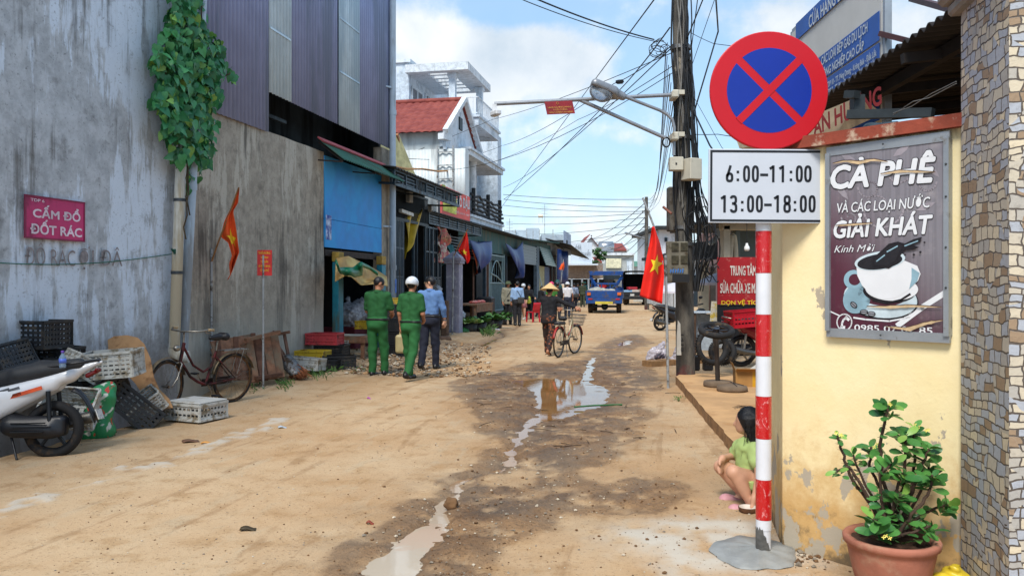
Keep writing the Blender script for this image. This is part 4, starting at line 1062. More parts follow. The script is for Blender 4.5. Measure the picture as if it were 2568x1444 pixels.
flag_cloth(fl,[(595,478),(580,520),(563,555),(553,594),(572,608),(582,640),(574,662),(577,690),(569,702)],[(600,474),(597,508),(584,530),(591,565),(597,612),(600,632),(592,655),(584,676),(573,700)],12.1,.07,3.2,org_f,(.46,.55,.10,.33,.3))
fl = thing('pole_notice','small red notice with yellow lettering on a thin grey pole before the concrete wall','sign',G(661,974,0))
b0 = P(660,640,12.2)
q = MB(); q.tube([Vector((b0.x,b0.y,-.1)),b0],.016,8); q.build('pole',pole_m,fl)
q = MB(); o = P(645,691,12.17); ux = P(682,691,12.25)-o; uz = Vector((0,0,1)); hh = (64/2000)*12.2
q.prism([(0,0),(1,0),(1,hh),(0,hh)],o,ux,uz,.008); pn = q.build('panel',mat('notice_red',lin((206,44,40),.85),.5),fl)
q = MB()
for i,(tx,wd) in enumerate((('TUYẾN ĐƯỜNG',.8),('VĂN MINH',.5),('TỰ QUẢN',.5),('XÃ PƠNG DRANG',.8),('TỔ DÂN PHỐ',.6))): put_text(q,tx,o+ux*(.5-wd/2)+uz*(hh*(.84-.17*i)),ux,uz,ux.length*wd,hh*.09,0,0,0,nrm=(0,-1,0),lift=.01)
q.build('lettering',yel_f,pn)
# weeds
def tufts():
  rng = random.Random(9); mb = MB(); ms = [leaf_mat('weed_green',lin((60,104,44),.8),lin((110,140,66),.8),.6)]
  for (px,py,rx,n,h_) in ((790,945,40,150,.13),(850,928,35,120,.14),(715,968,22,60,.09),(640,970,20,30,.07),(1225,838,16,160,.22),(1206,830,8,30,.12),(440,985,20,60,.14),(395,935,20,40,.12),(260,1085,30,25,.06),(1280,815,6,12,.07),(1700,1000,12,22,.04),(900,935,20,30,.06),(1740,1010,10,10,.03)):
    for i in range(n):
      qx = px+rng.gauss(0,rx*.5); g = G(qx,py+rng.gauss(0,5)); g.z = gz(g.x,g.y)
      d = Vector((rng.gauss(0,.5),rng.gauss(0,.5),1)).normalized(); L = h_*rng.uniform(.5,1.2); s_ = d.orthogonal().normalized()*.006
      mb.add([g-s_,g+s_,g+d*L*.6+s_*.8+Vector((0,0,L*.1)),g+d*L+Vector((d.x,d.y,-.2))*L*.3],[(0,1,2),(0,2,3)],0,True)
      if i % 3 == 0: leaf(mb,g+d*L*.5,Vector((rng.gauss(0,1),rng.gauss(0,1),.3)),(0,0,1),.04+.03*rng.random(),.03)
  tag(mb.build('weeds',ms),kind='stuff')
tufts()
# ================================================================ PEOPLE
def rotx(v,a): c,s = math.cos(a),math.sin(a); return Vector((v.x,v.y*c-v.z*s,v.y*s+v.z*c))
def ik(a,b,l1,l2,pole):
  a,b = Vector(a),Vector(b); d = b-a; L = min(d.length,(l1+l2)*.998); d.normalize()
  x = (l1*l1-l2*l2+L*L)/(2*L); h = math.sqrt(max(l1*l1-x*x,0)); pl = Vector(pole); pl = (pl-d*pl.dot(d)).normalized()
  return a+d*x+pl*h,a+d*L
SKIN = mat('skin',lin((178,122,92),.85),.55,var=.08,sc=9); SKIN2 = mat('skin_light',lin((214,162,132),.85),.5,var=.06,sc=9)
HAIR = mat('black_hair',lin((26,24,26),.8),.45,var=.3,sc=30,bump=.4,bsc=120); SHOE = mat('black_shoe',lin((30,28,28),.7),.4,dirt=lin((90,74,56),.6),damt=.1,dsc=14)
def cloth(name,col,var=.12,sc=5): return mat(name,col,.85,var=var,sc=sc,bump=.15,bsc=220)
def hand(pr,wr,d,n,r=1.0,curl=.5,side=1):
  """palm, four unequal bent fingers, thumb from the side of the palm; d along the hand, n out of the palm"""
  d = Vector(d).normalized(); n = Vector(n); n = (n-d*n.dot(d)).normalized(); x = d.cross(n)*side
  pr.append(('c',wr,wr+d*.02*r,.024*r,.026*r))
  for k in (-1,-.33,.33,1): pr.append(('c',wr+d*.012*r+x*k*.016*r,wr+d*.075*r+x*k*.026*r,.014*r,.012*r))
  for k,L in ((-1,.058),(-.33,.07),(.33,.076),(1,.066)):
    b0 = wr+d*.078*r+x*k*.027*r; d1 = (d*math.cos(curl)+n*math.sin(curl)); d2 = (d*math.cos(curl*2.1)+n*math.sin(curl*2.1))
    m_ = b0+d1*L*.52*r; pr.append(('c',b0,m_,.0105*r,.0095*r)); pr.append(('c',m_,m_+d2*L*.52*r,.0095*r,.008*r))
  tb = wr+d*.022*r+x*.028*r; t1 = tb+(d*.6+x*.7+n*.3).normalized()*.036*r; pr.append(('c',tb,t1,.013*r,.011*r)); pr.append(('c',t1,t1+(d*.85+x*.25+n*.45).normalized()*.03*r,.011*r,.009*r))
def person(label,loc,rz,h=1.66,skin=None,shirt=None,trous=None,sleeve=.62,long=False,legs=((8,6),(-10,14)),arms=((0,8,20),(0,8,20)),head=(0,0),lean=0.0,hair='short',hat=None,hatm=None,shoes=None,group=None,vox=.013,bulk=1.0,female=False,skirt=None,armpose=None,wrink=.004,shirt_out=False,belt=None,twist=0.0,extra=None,collar=True,face=False):
  root = thing('person',label,'person',loc,rz,group); k = h/1.70; skin = skin or SKIN; vox *= k
  hipz = .90*k; hx = .088*k
  def fk_leg(sx,f,bnd):
    f,b = R(f),R(bnd); hp = Vector((sx*hx,0,0)); kn = hp+Vector((sx*.01,math.sin(f),-math.cos(f)))*.43*k
    an = kn+Vector((0,math.sin(f-b),-math.cos(f-b)))*.40*k; return hp,kn,an,f-b
  Ls = [fk_leg(-1,*legs[0]),fk_leg(1,*legs[1])]
  base = min(l[2].z for l in Ls)-.075*k; up = Vector((0,0,-base))
  Ls = [(a+up,b+up,c+up,p) for a,b,c,p in Ls]; pel = up.copy()
  ln = R(lean)
  def T(x,y,z): return pel+rotx(Vector((x,y,z-.90))*k,-ln)
  skn = []; B = bulk
  shL,shR = T(-.176*B**.5,0,1.40),T(.176*B**.5,0,1.40)
  skn += [('c',T(-.06,0,1.36),T(-.05,0,1.0),.085*k,.08*k),('c',T(.06,0,1.36),T(.05,0,1.0),.085*k,.08*k),('c',shL,shR,.045*k,.045*k),('c',T(-.07,0,.92),T(.07,0,.92),.08*k,.08*k)]
  hy,hp_ = R(head[0]),R(head[1]); nb,nt = T(0,-.01,1.42),T(0,.012,1.50)
  skn.append(('c',nb,nt,.052*k,.05*k)); hc = nt+rotx(Vector((0,.012,.098*k)),-ln*.5-hp_*.3)
  HM = Matrix.Translation(hc) @ Matrix.Rotation(-hy,4,'Z') @ Matrix.Rotation(-hp_-ln*.4,4,'X')
  def Hd(x,y,z): return HM @ (Vector((x,y,z))*k)
  HR = HM.to_3x3().to_4x4()
  skn += [('e',Hd(0,-.005,.025),(.074*k,.092*k,.088*k),HR),('e',Hd(0,.025,-.045),(.056*k,.062*k,.068*k),HR),('c',Hd(0,.088,.0),Hd(0,.104,-.022),.010*k,.013*k),('c',Hd(-.075,-.01,.012),Hd(-.078,-.015,-.02),.014*k,.012*k),('c',Hd(.075,-.01,.012),Hd(.078,-.015,-.02),.014*k,.012*k),('c',Hd(-.018,.080,-.055),Hd(.018,.080,-.055),.010*k,.010*k)]
  A = []
  for i,(sx,sh) in enumerate(((-1,shL),(1,shR))):
    if armpose and armpose[i] is not None:
      tgt,pole = armpose[i]; el,wr = ik(sh,Vector(tgt),.285*k,.25*k,pole)
    else:
      sw,ab,eb = arms[i][:3]; inw = R(arms[i][3]) if len(arms[i]) > 3 else 0; sw,ab,eb = R(sw)-ln*.0,R(ab),R(eb)
      el = sh+Vector((sx*math.sin(ab),math.sin(sw)*math.cos(ab),-math.cos(sw)*math.cos(ab)))*.285*k
      a2 = sw+eb; wr = el+Vector((-sx*math.sin(inw),math.sin(a2)*math.cos(inw),-math.cos(a2)*math.cos(inw)))*.25*k
    A.append((sh,el,wr)); skn += [('c',sh,el,.046*k,.037*k),('c',el,wr,.038*k,.026*k)]
    fd = (wr-el).normalized(); n = Vector((-sx,.25,0)); hand(skn,wr,fd,n,k*1.05,.55,-sx)
  bare = skirt is not None
  for (hp2,kn,an,p) in Ls: skn += [('c',hp2,kn,.07*k,.05*k),('c',kn,an,.05*k,.036*k),('c',kn+(an-kn)*.15+Vector((0,-.012*k,0)),kn+(an-kn)*.5,.046*k,.04*k)]
  foots = []
  for (hp2,kn,an,p) in Ls:
    pit = min(0,p*.75) if p < -.12 else 0
    def Ft(x,y,z,an=an,pit=pit): return an+rotx(Vector((x,y,z))*k,pit)
    foots.append(Ft); fr = .62 if shoes is not None else 1.0; skn += [('c',an,Ft(0,-.02,-.03),.036*k*fr,.034*k*fr),('c',Ft(0,-.02,-.035),Ft(0,.13*fr,-.05),.032*k*fr,.022*k*fr)]
  bm = mkobj('body',sdf_mesh('body',skn,vox,.028*k),skin,root,False)
  if face:
    q = MB()
    for sx in (-1,1): q.ell(Hd(sx*.03,.083,.008),(.012*k,.007*k,.006*k),0,8,6)
    q.build('eye',mat('eye_dark',lin((30,24,22))),bm,False)
  # shirt
  st = [('c',T(-.075*B,0,1.35),T(-.06*B,.005,1.02),.102*k*B,.098*k*B),('c',T(.075*B,0,1.35),T(.06*B,.005,1.02),.102*k*B,.098*k*B),('c',shL+Vector((.03,0,-.01)),shR-Vector((.03,0,.01)),.062*k,.062*k),('c',T(-.05,-.005,1.43),T(.05,-.005,1.43),.055*k,.055*k)]
  if shirt_out: st += [('c',T(-.07*B,0,1.0),T(-.07*B,0,.84),.104*k*B,.112*k*B),('c',T(.07*B,0,1.0),T(.07*B,0,.84),.104*k*B,.112*k*B)]
  if female: st += [('c',T(-.06,.06,1.27),T(.06,.06,1.27),.062*k,.062*k)]
  for (sh,el,wr) in A:
    if long: st += [('c',sh,el,.064*k,.053*k),('c',el,el.lerp(wr,.93),.052*k,.040*k)]
    else: st += [('c',sh,sh.lerp(el,sleeve),.064*k,.066*k)]
  cz = T(0,0,.80 if shirt_out else .955)
  mkobj('shirt',sdf_mesh('shirt',st,vox,.035*k,wrink*.8,17,cuts=[(cz,(0,-math.sin(ln)*.0,-1)),(T(0,0,1.475),(0,-.25,1))]),shirt,root,False)
  if collar:
    q = MB(); c_ = T(0,-.012,1.455); q.lathe([(.066*k,-.018*k),(.062*k,.028*k),(.058*k,.03*k),(.060*k,-.018*k)],16,Matrix.Translation(c_) @ Matrix.Rotation(R(-12)-ln,4,'X')); q.build('collar',shirt,root,False)
  # trousers or skirt
  if skirt is not None:
    q = MB(); c_ = T(0,0,.95)
    q.lathe([(.12*k,.02),(.15*k,-.1*k),(.19*k,-.36*k),(.185*k,-.36*k),(.14*k,-.1*k),(.11*k,.02)],22,Matrix.Translation(c_),jit=.06,ell=.85); q.build('skirt',skirt,root,False)
  else:
    tr = [('c',T(-.075*B,-.005,.95),T(.075*B,-.005,.95),.108*k*B,.108*k*B),('c',T(-.06,-.035,.88),T(.06,-.035,.88),.10*k,.10*k)]
    for (hp2,kn,an,p) in Ls: tr += [('c',hp2,kn,.096*k,.078*k),('c',kn,an-(an-kn).normalized()*.015*k,.077*k,.064*k)]
    cuts = [(T(0,0,1.035),(0,0,1))]
    mkobj('trousers',sdf_mesh('trousers',tr,vox,.03*k,wrink*1.3,12,cuts=cuts),trous,root,False)
    if belt is not None:
      mkobj('belt',sdf_mesh('belt',[('c',T(-.078*B,-.003,.985),T(.078*B,-.003,.985),.1165*k*B,.1165*k*B)],vox,.02,cuts=[(T(0,0,1.004),(0,0,1)),(T(0,0,.966),(0,0,-1))]),belt,root,False)
  if shoes is not None:
    for Ft in foots:
      mkobj('shoe',sdf_mesh('shoe',[('c',Ft(0,-.035,-.035),Ft(0,.12,-.045),.048*k,.040*k),('c',Ft(-.016,.15,-.05),Ft(.016,.15,-.05),.032*k,.032*k),('c',Ft(0,-.03,-.03),Ft(0,-.01,.035),.047*k,.046*k)],.011*k,.02*k,cuts=[(Ft(0,0,-.078),tuple(rotx(Vector((0,0,-1)),0)))]),shoes,root,False)
  # hair and headgear
  if hair:
    hp2 = [('e',Hd(0,-.012,.033),(.081*k,.100*k,.094*k),HR)]; cuts = [(Hd(0,.055,.0),tuple((HR @ Vector((0,.9,-.75))).normalized()))]
    if hair == 'short': cuts.append((Hd(0,-.03,-.045),tuple((HR @ Vector((0,.25,-1))).normalized())))
    if hair == 'bob': hp2 += [('c',Hd(-.05,-.05,0),Hd(-.05,-.055,-.13),.045*k,.035*k),('c',Hd(.05,-.05,0),Hd(.05,-.055,-.13),.045*k,.035*k)]
    if hair == 'long': hp2 += [('c',Hd(0,-.06,0),Hd(0,-.10,-.24),.07*k,.05*k),('c',Hd(-.06,-.03,0),Hd(-.06,-.05,-.16),.035*k,.03*k),('c',Hd(.06,-.03,0),Hd(.06,-.05,-.16),.035*k,.03*k)]
    mkobj('hair',sdf_mesh('hair',hp2,vox*.8,.03*k,.002,40,cuts=cuts),HAIR,root,False)
  if hat == 'helmet':
    hm = mkobj('helmet',sdf_mesh('helmet',[('e',Hd(0,-.012,.045),(.108*k,.128*k,.112*k),HR)],vox*.8,.02,cuts=[(Hd(0,0,.0),tuple(HR @ Vector((0,-.12,-1))))]),hatm,root,False)
    q = MB(HM); q.grid(lambda u,v: ((u-.5)*.17*k,(.09+.055*v*(1-(2*u-1)**2)+.02*(1-(2*u-1)**2))*k,(.028-.012*v)*k),10,4,0,True,.005*k); q.build('visor',mat('visor_dark',lin((50,52,58)),.3),hm,False)
    for sx in (-1,1):
      q = MB(HM); q.tube([Vector((sx*.098,-.02,.01))*k,Vector((sx*.082,0,-.05))*k,Vector((sx*.035,.05,-.115))*k],.006*k,5); q.build('strap',SHOE,hm,False)
  elif hat == 'cone':
    q = MB(HM); q.lathe([(.001,.205*k),(.03*k,.19*k),(.235*k,.03*k),(.238*k,.022*k),(.23*k,.022*k),(.03*k,.175*k),(.001,.185*k)],40); hm = q.build('conical_hat',hatm,root,False)
    q = MB(HM)
    for f in (.25,.45,.65,.85): q.tube([(math.cos(a)*(.03+.205*f)*k,math.sin(a)*(.03+.205*f)*k,(.1905-.16*f)*k) for a in [2*math.pi*i/36 for i in range(36)]],.0022*k,4,closed=True)
    q.build('hoop',mat('hoop_bamboo',lin((200,166,110),.8),.7),hm,False)
  elif hat in ('bucket','pith'):
    br_ = .155 if hat == 'bucket' else .14
    q = MB(HM); q.lathe([(.001,.125*k),(.06*k,.12*k),(.088*k,.10*k),(.096*k,.045*k),(br_*k,.015*k),(br_*k,.008*k),(.09*k,.035*k),(.001,.09*k)],26,jit=.02,ell=1.12); q.build('hat',hatm,root,False)
  elif hat == 'cap':
    hm = mkobj('cap',sdf_mesh('cap',[('e',Hd(0,-.01,.05),(.088*k,.106*k,.088*k),HR)],vox*.8,.02,cuts=[(Hd(0,0,.035),tuple(HR @ Vector((0,-.1,-1))))]),hatm,root,False)
    q = MB(HM); q.grid(lambda u,v: ((u-.5)*.15*k,(.08+.075*v*(1-(2*u-1)**2)+.015*(1-(2*u-1)**2))*k,(.045-.015*v)*k),10,4,0,True,.005*k); q.build('peak',hatm,hm,False)
  if extra: extra(root,T,Hd,HM,A,Ls,k)
  return root
green_s = cloth('uniform_green',lin((38,100,52),.74),.14); green_t = cloth('uniform_green_trousers',lin((40,106,54),.76),.14)
helm_w = mat('helmet_white',lin((214,218,224),.85),.25,coat=.3); blackbelt = mat('belt_black',lin((24,24,26)),.4)
navy = cloth('navy_trousers',lin((34,38,56),.7),.15); skyb = cloth('sky_blue_shirt',lin((104,142,196),.8),.1); dkt = cloth('charcoal_trousers',lin((38,38,44),.7),.15)
def epaulettes(root,T,Hd,HM,A,Ls,k):
  for sx in (-1,1):
    q = MB(); q.box(T(sx*.135,-.005,1.472),(.10*k,.045*k,.012*k),Matrix.Rotation(sx*R(14),4,'Y'),0,.003); q.build('shoulder_board',mat('board_green',lin((24,70,40)),.6),root,False)
g1 = G(946,944)
person('person in green uniform with bare black hair stooping slightly at the shop doorway',(g1.x,g1.y,0),R(-14),1.70,None,green_s,green_t,.78,False,((2,2),(12,8)),((14,9,58,22),(14,9,62,18)),(38,24),3,'short',None,None,SHOE,None,.011,1.08,belt=blackbelt,extra=epaulettes)
g2 = G(1030,952)
person('person in green uniform and white helmet walking between the other two men',(g2.x,g2.y,0),R(-24),1.68,None,green_s,green_t,.72,False,((10,4),(-10,20)),((-4,8,16),(4,7,58,24)),(-6,4),2,'short','helmet',helm_w,SHOE,None,.011,1.04,belt=blackbelt,extra=epaulettes)
def glasses(root,T,Hd,HM,A,Ls,k):
  q = MB(HM)
  for sx in (-1,1):
    q.tube([Vector((sx*.033+.024*math.cos(a),.098,.008+.017*math.sin(a)))*k for a in [2*math.pi*i/14 for i in range(14)]],.003*k,4,closed=True); q.tube([Vector((sx*.058,.095,.012))*k,Vector((sx*.082,0,.012))*k],.0028*k,4)
  q.build('glasses',mat('gilt_frame',lin((190,160,120)),.3,.6),root,False)
  w_ = A[1][2]; q = MB(); q.lathe([(.034*k,-.012),(.036*k,0),(.034*k,.012)],12,Matrix.Translation(w_-(w_-A[1][1]).normalized()*.02)); q.build('watch',mat('watch_steel',lin((120,120,126)),.3,.8),root,False)
g3 = G(1078,926)
person('person in pale blue long sleeved shirt and dark trousers wearing glasses beside the green uniforms',(g3.x,g3.y,0),R(-12),1.72,SKIN2,skyb,navy,.9,True,((-10,14),(7,4)),((0,6,15),(6,14,14)),(-82,4),1,'short',None,None,SHOE,None,.011,1.03,belt=blackbelt,extra=glasses,face=True)
# woman wheeling the bicycle
floral,_t,_b,_v = newmat('floral_trousers')
_vo = _t.new('ShaderNodeTexVoronoi'); _vo.inputs['Scale'].default_value = 16; _t.L.new(_v,_vo.inputs['Vector'])
_t.put(_b.inputs['Base Color'],_t.mix(_t.mapr(_vo.outputs['Distance'],.25,.45),lin((150,84,52),.7),lin((46,30,28),.7))); _b.inputs['Roughness'].default_value = .85
gb = G(1398,896); gf_ = G(1447,888); bd = gf_-gb; brz = math.atan2(-bd.x*1.0,bd.y+.62)
brz = R(-24)
bk = bike('bicycle','cream ladies bicycle with wire basket and red mudguards pushed by the hat wearer',(gb.x+.02,gb.y,0),brz,mat('cream_frame',lin((220,206,170),.8),.4,var=.08,dirt=lin((150,120,80),.6),damt=.25,dsc=9),False,R(2),True,None,R(-8))
wl = G(1376,890); wrz = R(-20); IM = (Matrix.Translation((wl.x,wl.y,0)) @ Matrix.Rotation(wrz,4,'Z')).inverted(); BW = Matrix.Translation((gb.x+.02,gb.y,0)) @ Matrix.Rotation(brz,4,'Z')
hR = IM @ (BW @ Vector((.27,.60,1.04))); hL = IM @ (BW @ Vector((-.27,.60,1.04)))
def sandals(root,T,Hd,HM,A,Ls,k):
  for (hp,kn,an,p) in Ls:
    q = MB(); q.box(an+Vector((0,.05*k,-.068*k)),(.085*k,.235*k,.018),Matrix.Rotation(min(0,p*.75) if p < -.12 else 0,4,'X'),0,.006); q.build('sandal',mat('sandal_brown',lin((70,50,42)),.7),root,False)
person('person in conical straw hat and black blouse wheeling the cream bicycle away',(wl.x,wl.y,0),wrz,1.56,None,cloth('black_blouse',lin((28,28,34),.7),.2),floral,.9,True,((16,6),(-14,22)),((20,6,20),(30,10,10)),(0,6),6,'short','cone',mat('straw_hat',lin((222,188,132),.85),.75,var=.1,sc=14,bump=.2,bsc=90),None,None,.012,1.12,True,armpose=[(hL+Vector((.02,-.05,0)),(-.6,-.4,-.4)),(hR+Vector((0,-.06,.01)),(.5,-.4,-.6))],shirt_out=True,collar=False,extra=sandals)
# the market crowd
gC = 'people standing and walking in the market street'
def bag(col):
  m = mat('shoulder_bag',lin(col,.8),.6)
  def f(root,T,Hd,HM,A,Ls,k):
    mkobj('shoulder_bag',sdf_mesh('shoulder_bag',[('b',T(.12,-.15,.98),(.13*k,.05*k,.12*k),.03,None)],.02,.03),m,root,False)
    q = MB(); q.tube([T(.14,-.16,1.08),T(.02,-.13,1.3),T(-.13,-.02,1.49),T(-.06,.13,1.3),T(.12,.10,1.0)],.012*k,5); q.build('bag_strap',m,root,False)
  return f
def crowd(px,py,d,rz,label,**kw):
  p = P(px,HY,d); kw.setdefault('vox',.016 if d < 35 else .022)
  return person(label,(p.x,p.y,gz(p.x,p.y) if d < 40 else 0),R(rz),group=gC,**kw)
beige = cloth('beige_jacket',lin((150,146,128),.75),.15); lblue = cloth('light_blue_shirt',lin((150,182,222),.8),.08); blk_c = cloth('black_cloth',lin((30,30,36),.7),.2); whc = cloth('white_shirt',lin((214,212,216),.85),.05)
olive = mat('olive_hat',lin((74,86,60),.75),.8); oliv_c = cloth('olive_uniform',lin((58,66,48),.75),.15); teal_c = cloth('teal_shirt',lin((28,92,96),.75),.12); greyb = cloth('grey_blue_shirt',lin((140,152,176),.8),.08)
pinkh = mat('helmet_pink',lin((214,40,100),.85),.3); darkh = mat('helmet_dark',lin((40,42,50)),.3); tealh = mat('pith_teal',lin((24,104,96),.8),.6); grn2 = cloth('grass_shirt',lin((60,120,48),.8),.12); redc = cloth('red_shirt',lin((196,40,48),.8),.1)
crowd(1274,815,31.0,190,'person in beige jacket and olive bucket hat facing the camera by the vegetables',h=1.66,shirt=beige,trous=dkt,long=True,legs=((2,4),(-4,6)),head=(20,0),hat='bucket',hatm=olive,shoes=SHOE,shirt_out=True,bulk=1.08,extra=bag((60,58,56)),face=True)
crowd(1297,818,30.2,10,'person in light blue shirt with a dark shoulder bag beside the beige jacket',h=1.66,shirt=lblue,trous=dkt,long=True,legs=((-3,4),(4,6)),head=(0,6),hair='short',shoes=SHOE,bulk=1.1,extra=bag((34,36,44)))
def mask(root,T,Hd,HM,A,Ls,k): mkobj('face_mask',sdf_mesh('face_mask',[('e',Hd(0,.055,-.045),(.058*k,.05*k,.045*k),None)],.014,.02),mat('mask_white',lin((220,224,230),.85),.7),root,False)
crowd(1313,790,36.0,150,'person in white helmet and face mask with black top and pink skirt',h=1.58,shirt=blk_c,skirt=cloth('pink_skirt',lin((196,130,140),.8)),long=True,female=True,skin=SKIN2,hat='helmet',hatm=helm_w,shoes=mat('white_shoe',lin((200,190,180)),.6),head=(-20,5),extra=mask,hair='bob')
def yellowbag(root,T,Hd,HM,A,Ls,k): mkobj('carrier_bag',sdf_mesh('carrier_bag',[('e',T(.1,.22,1.0),(.11*k,.09*k,.14*k),None),('e',T(.1,.24,.86),(.13*k,.10*k,.1*k),None)],.02,.05,.01,18),mat('yellow_green_bag',lin((190,200,60),.8),.5,var=.3),root,False)
crowd(1326,790,36.5,200,'person with long black hair in black clothes carrying a yellow bag',h=1.56,shirt=blk_c,trous=dkt,long=True,female=True,skin=SKIN2,hair='long',arms=((20,6,50),(20,6,50)),shoes=SHOE,extra=yellowbag,head=(30,5))
crowd(1352,770,38.0,-60,'person in dark top leaning towards the stalls behind the straw hat',h=1.5,shirt=blk_c,trous=dkt,long=True,arms=((40,10,20),(20,8,20)),lean=14,shoes=SHOE,hair='short')
crowd(1383,800,34.0,5,'person in pink helmet and green shirt just left of the straw hat',h=1.66,shirt=grn2,trous=dkt,hat='helmet',hatm=pinkh,shoes=SHOE)
crowd(1398,795,36.0,-5,'person in dark helmet behind the straw hat',h=1.66,shirt=blk_c,trous=dkt,long=True,hat='helmet',hatm=darkh,shoes=SHOE)
crowd(1398,785,43.0,8,'person in teal pith helmet and teal shirt seen over the straw hat',h=1.80,shirt=teal_c,trous=dkt,long=True,hat='pith',hatm=tealh,shoes=SHOE)
crowd(1423,795,37.5,-6,'person in white shirt and white helmet walking right of the straw hat',h=1.66,shirt=whc,trous=navy,legs=((12,6),(-12,18)),arms=((-8,8,10),(14,14,16)),hat='helmet',hatm=helm_w,shoes=SHOE,bulk=1.06)
crowd(1440,773,46.0,-4,'person in pale grey blue shirt with a black strap across the back',h=1.62,shirt=greyb,trous=navy,long=True,legs=((-8,10),(10,6)),arms=((0,8,10),(6,12,20)),hair='short',shoes=SHOE,extra=bag((30,30,36)))
crowd(1461,768,55.0,0,'person in dark olive uniform standing left of the blue truck',h=1.70,shirt=oliv_c,trous=oliv_c,long=True,hair='short',hat='cap',hatm=olive,shoes=SHOE,bulk=1.1)
crowd(1466,764,62.0,10,'person in teal helmet behind the dark olive uniform',h=1.76,shirt=teal_c,trous=dkt,long=True,hat='pith',hatm=tealh,shoes=SHOE)
crowd(1483,757,62.0,40,'person in dark clothes close beside the blue truck load',h=1.62,shirt=oliv_c,trous=dkt,long=True,hat='cap',hatm=olive,shoes=SHOE)
crowd(1449,757,70.0,-30,'distant person in dark clothes between the uniforms',h=1.64,shirt=blk_c,trous=dkt,long=True,hair='short',shoes=SHOE,vox=.03)
crowd(1367,757,60.0,60,'distant person with white cap left of the pink helmet',h=1.55,shirt=blk_c,trous=dkt,long=True,hat='cap',hatm=whc,shoes=SHOE,vox=.03)
crowd(1428,757,66.0,30,'distant person in dark jacket above the white shirt shoulder',h=1.62,shirt=navy,trous=dkt,long=True,hair='short',shoes=SHOE,vox=.03)
crowd(1563,757,66.0,-70,'person in teal shirt reaching towards the dark truck load',h=1.64,shirt=teal_c,trous=cloth('khaki_trousers',lin((150,134,104),.75)),long=True,arms=((60,10,10),(50,8,10)),hat='pith',hatm=tealh,shoes=SHOE)
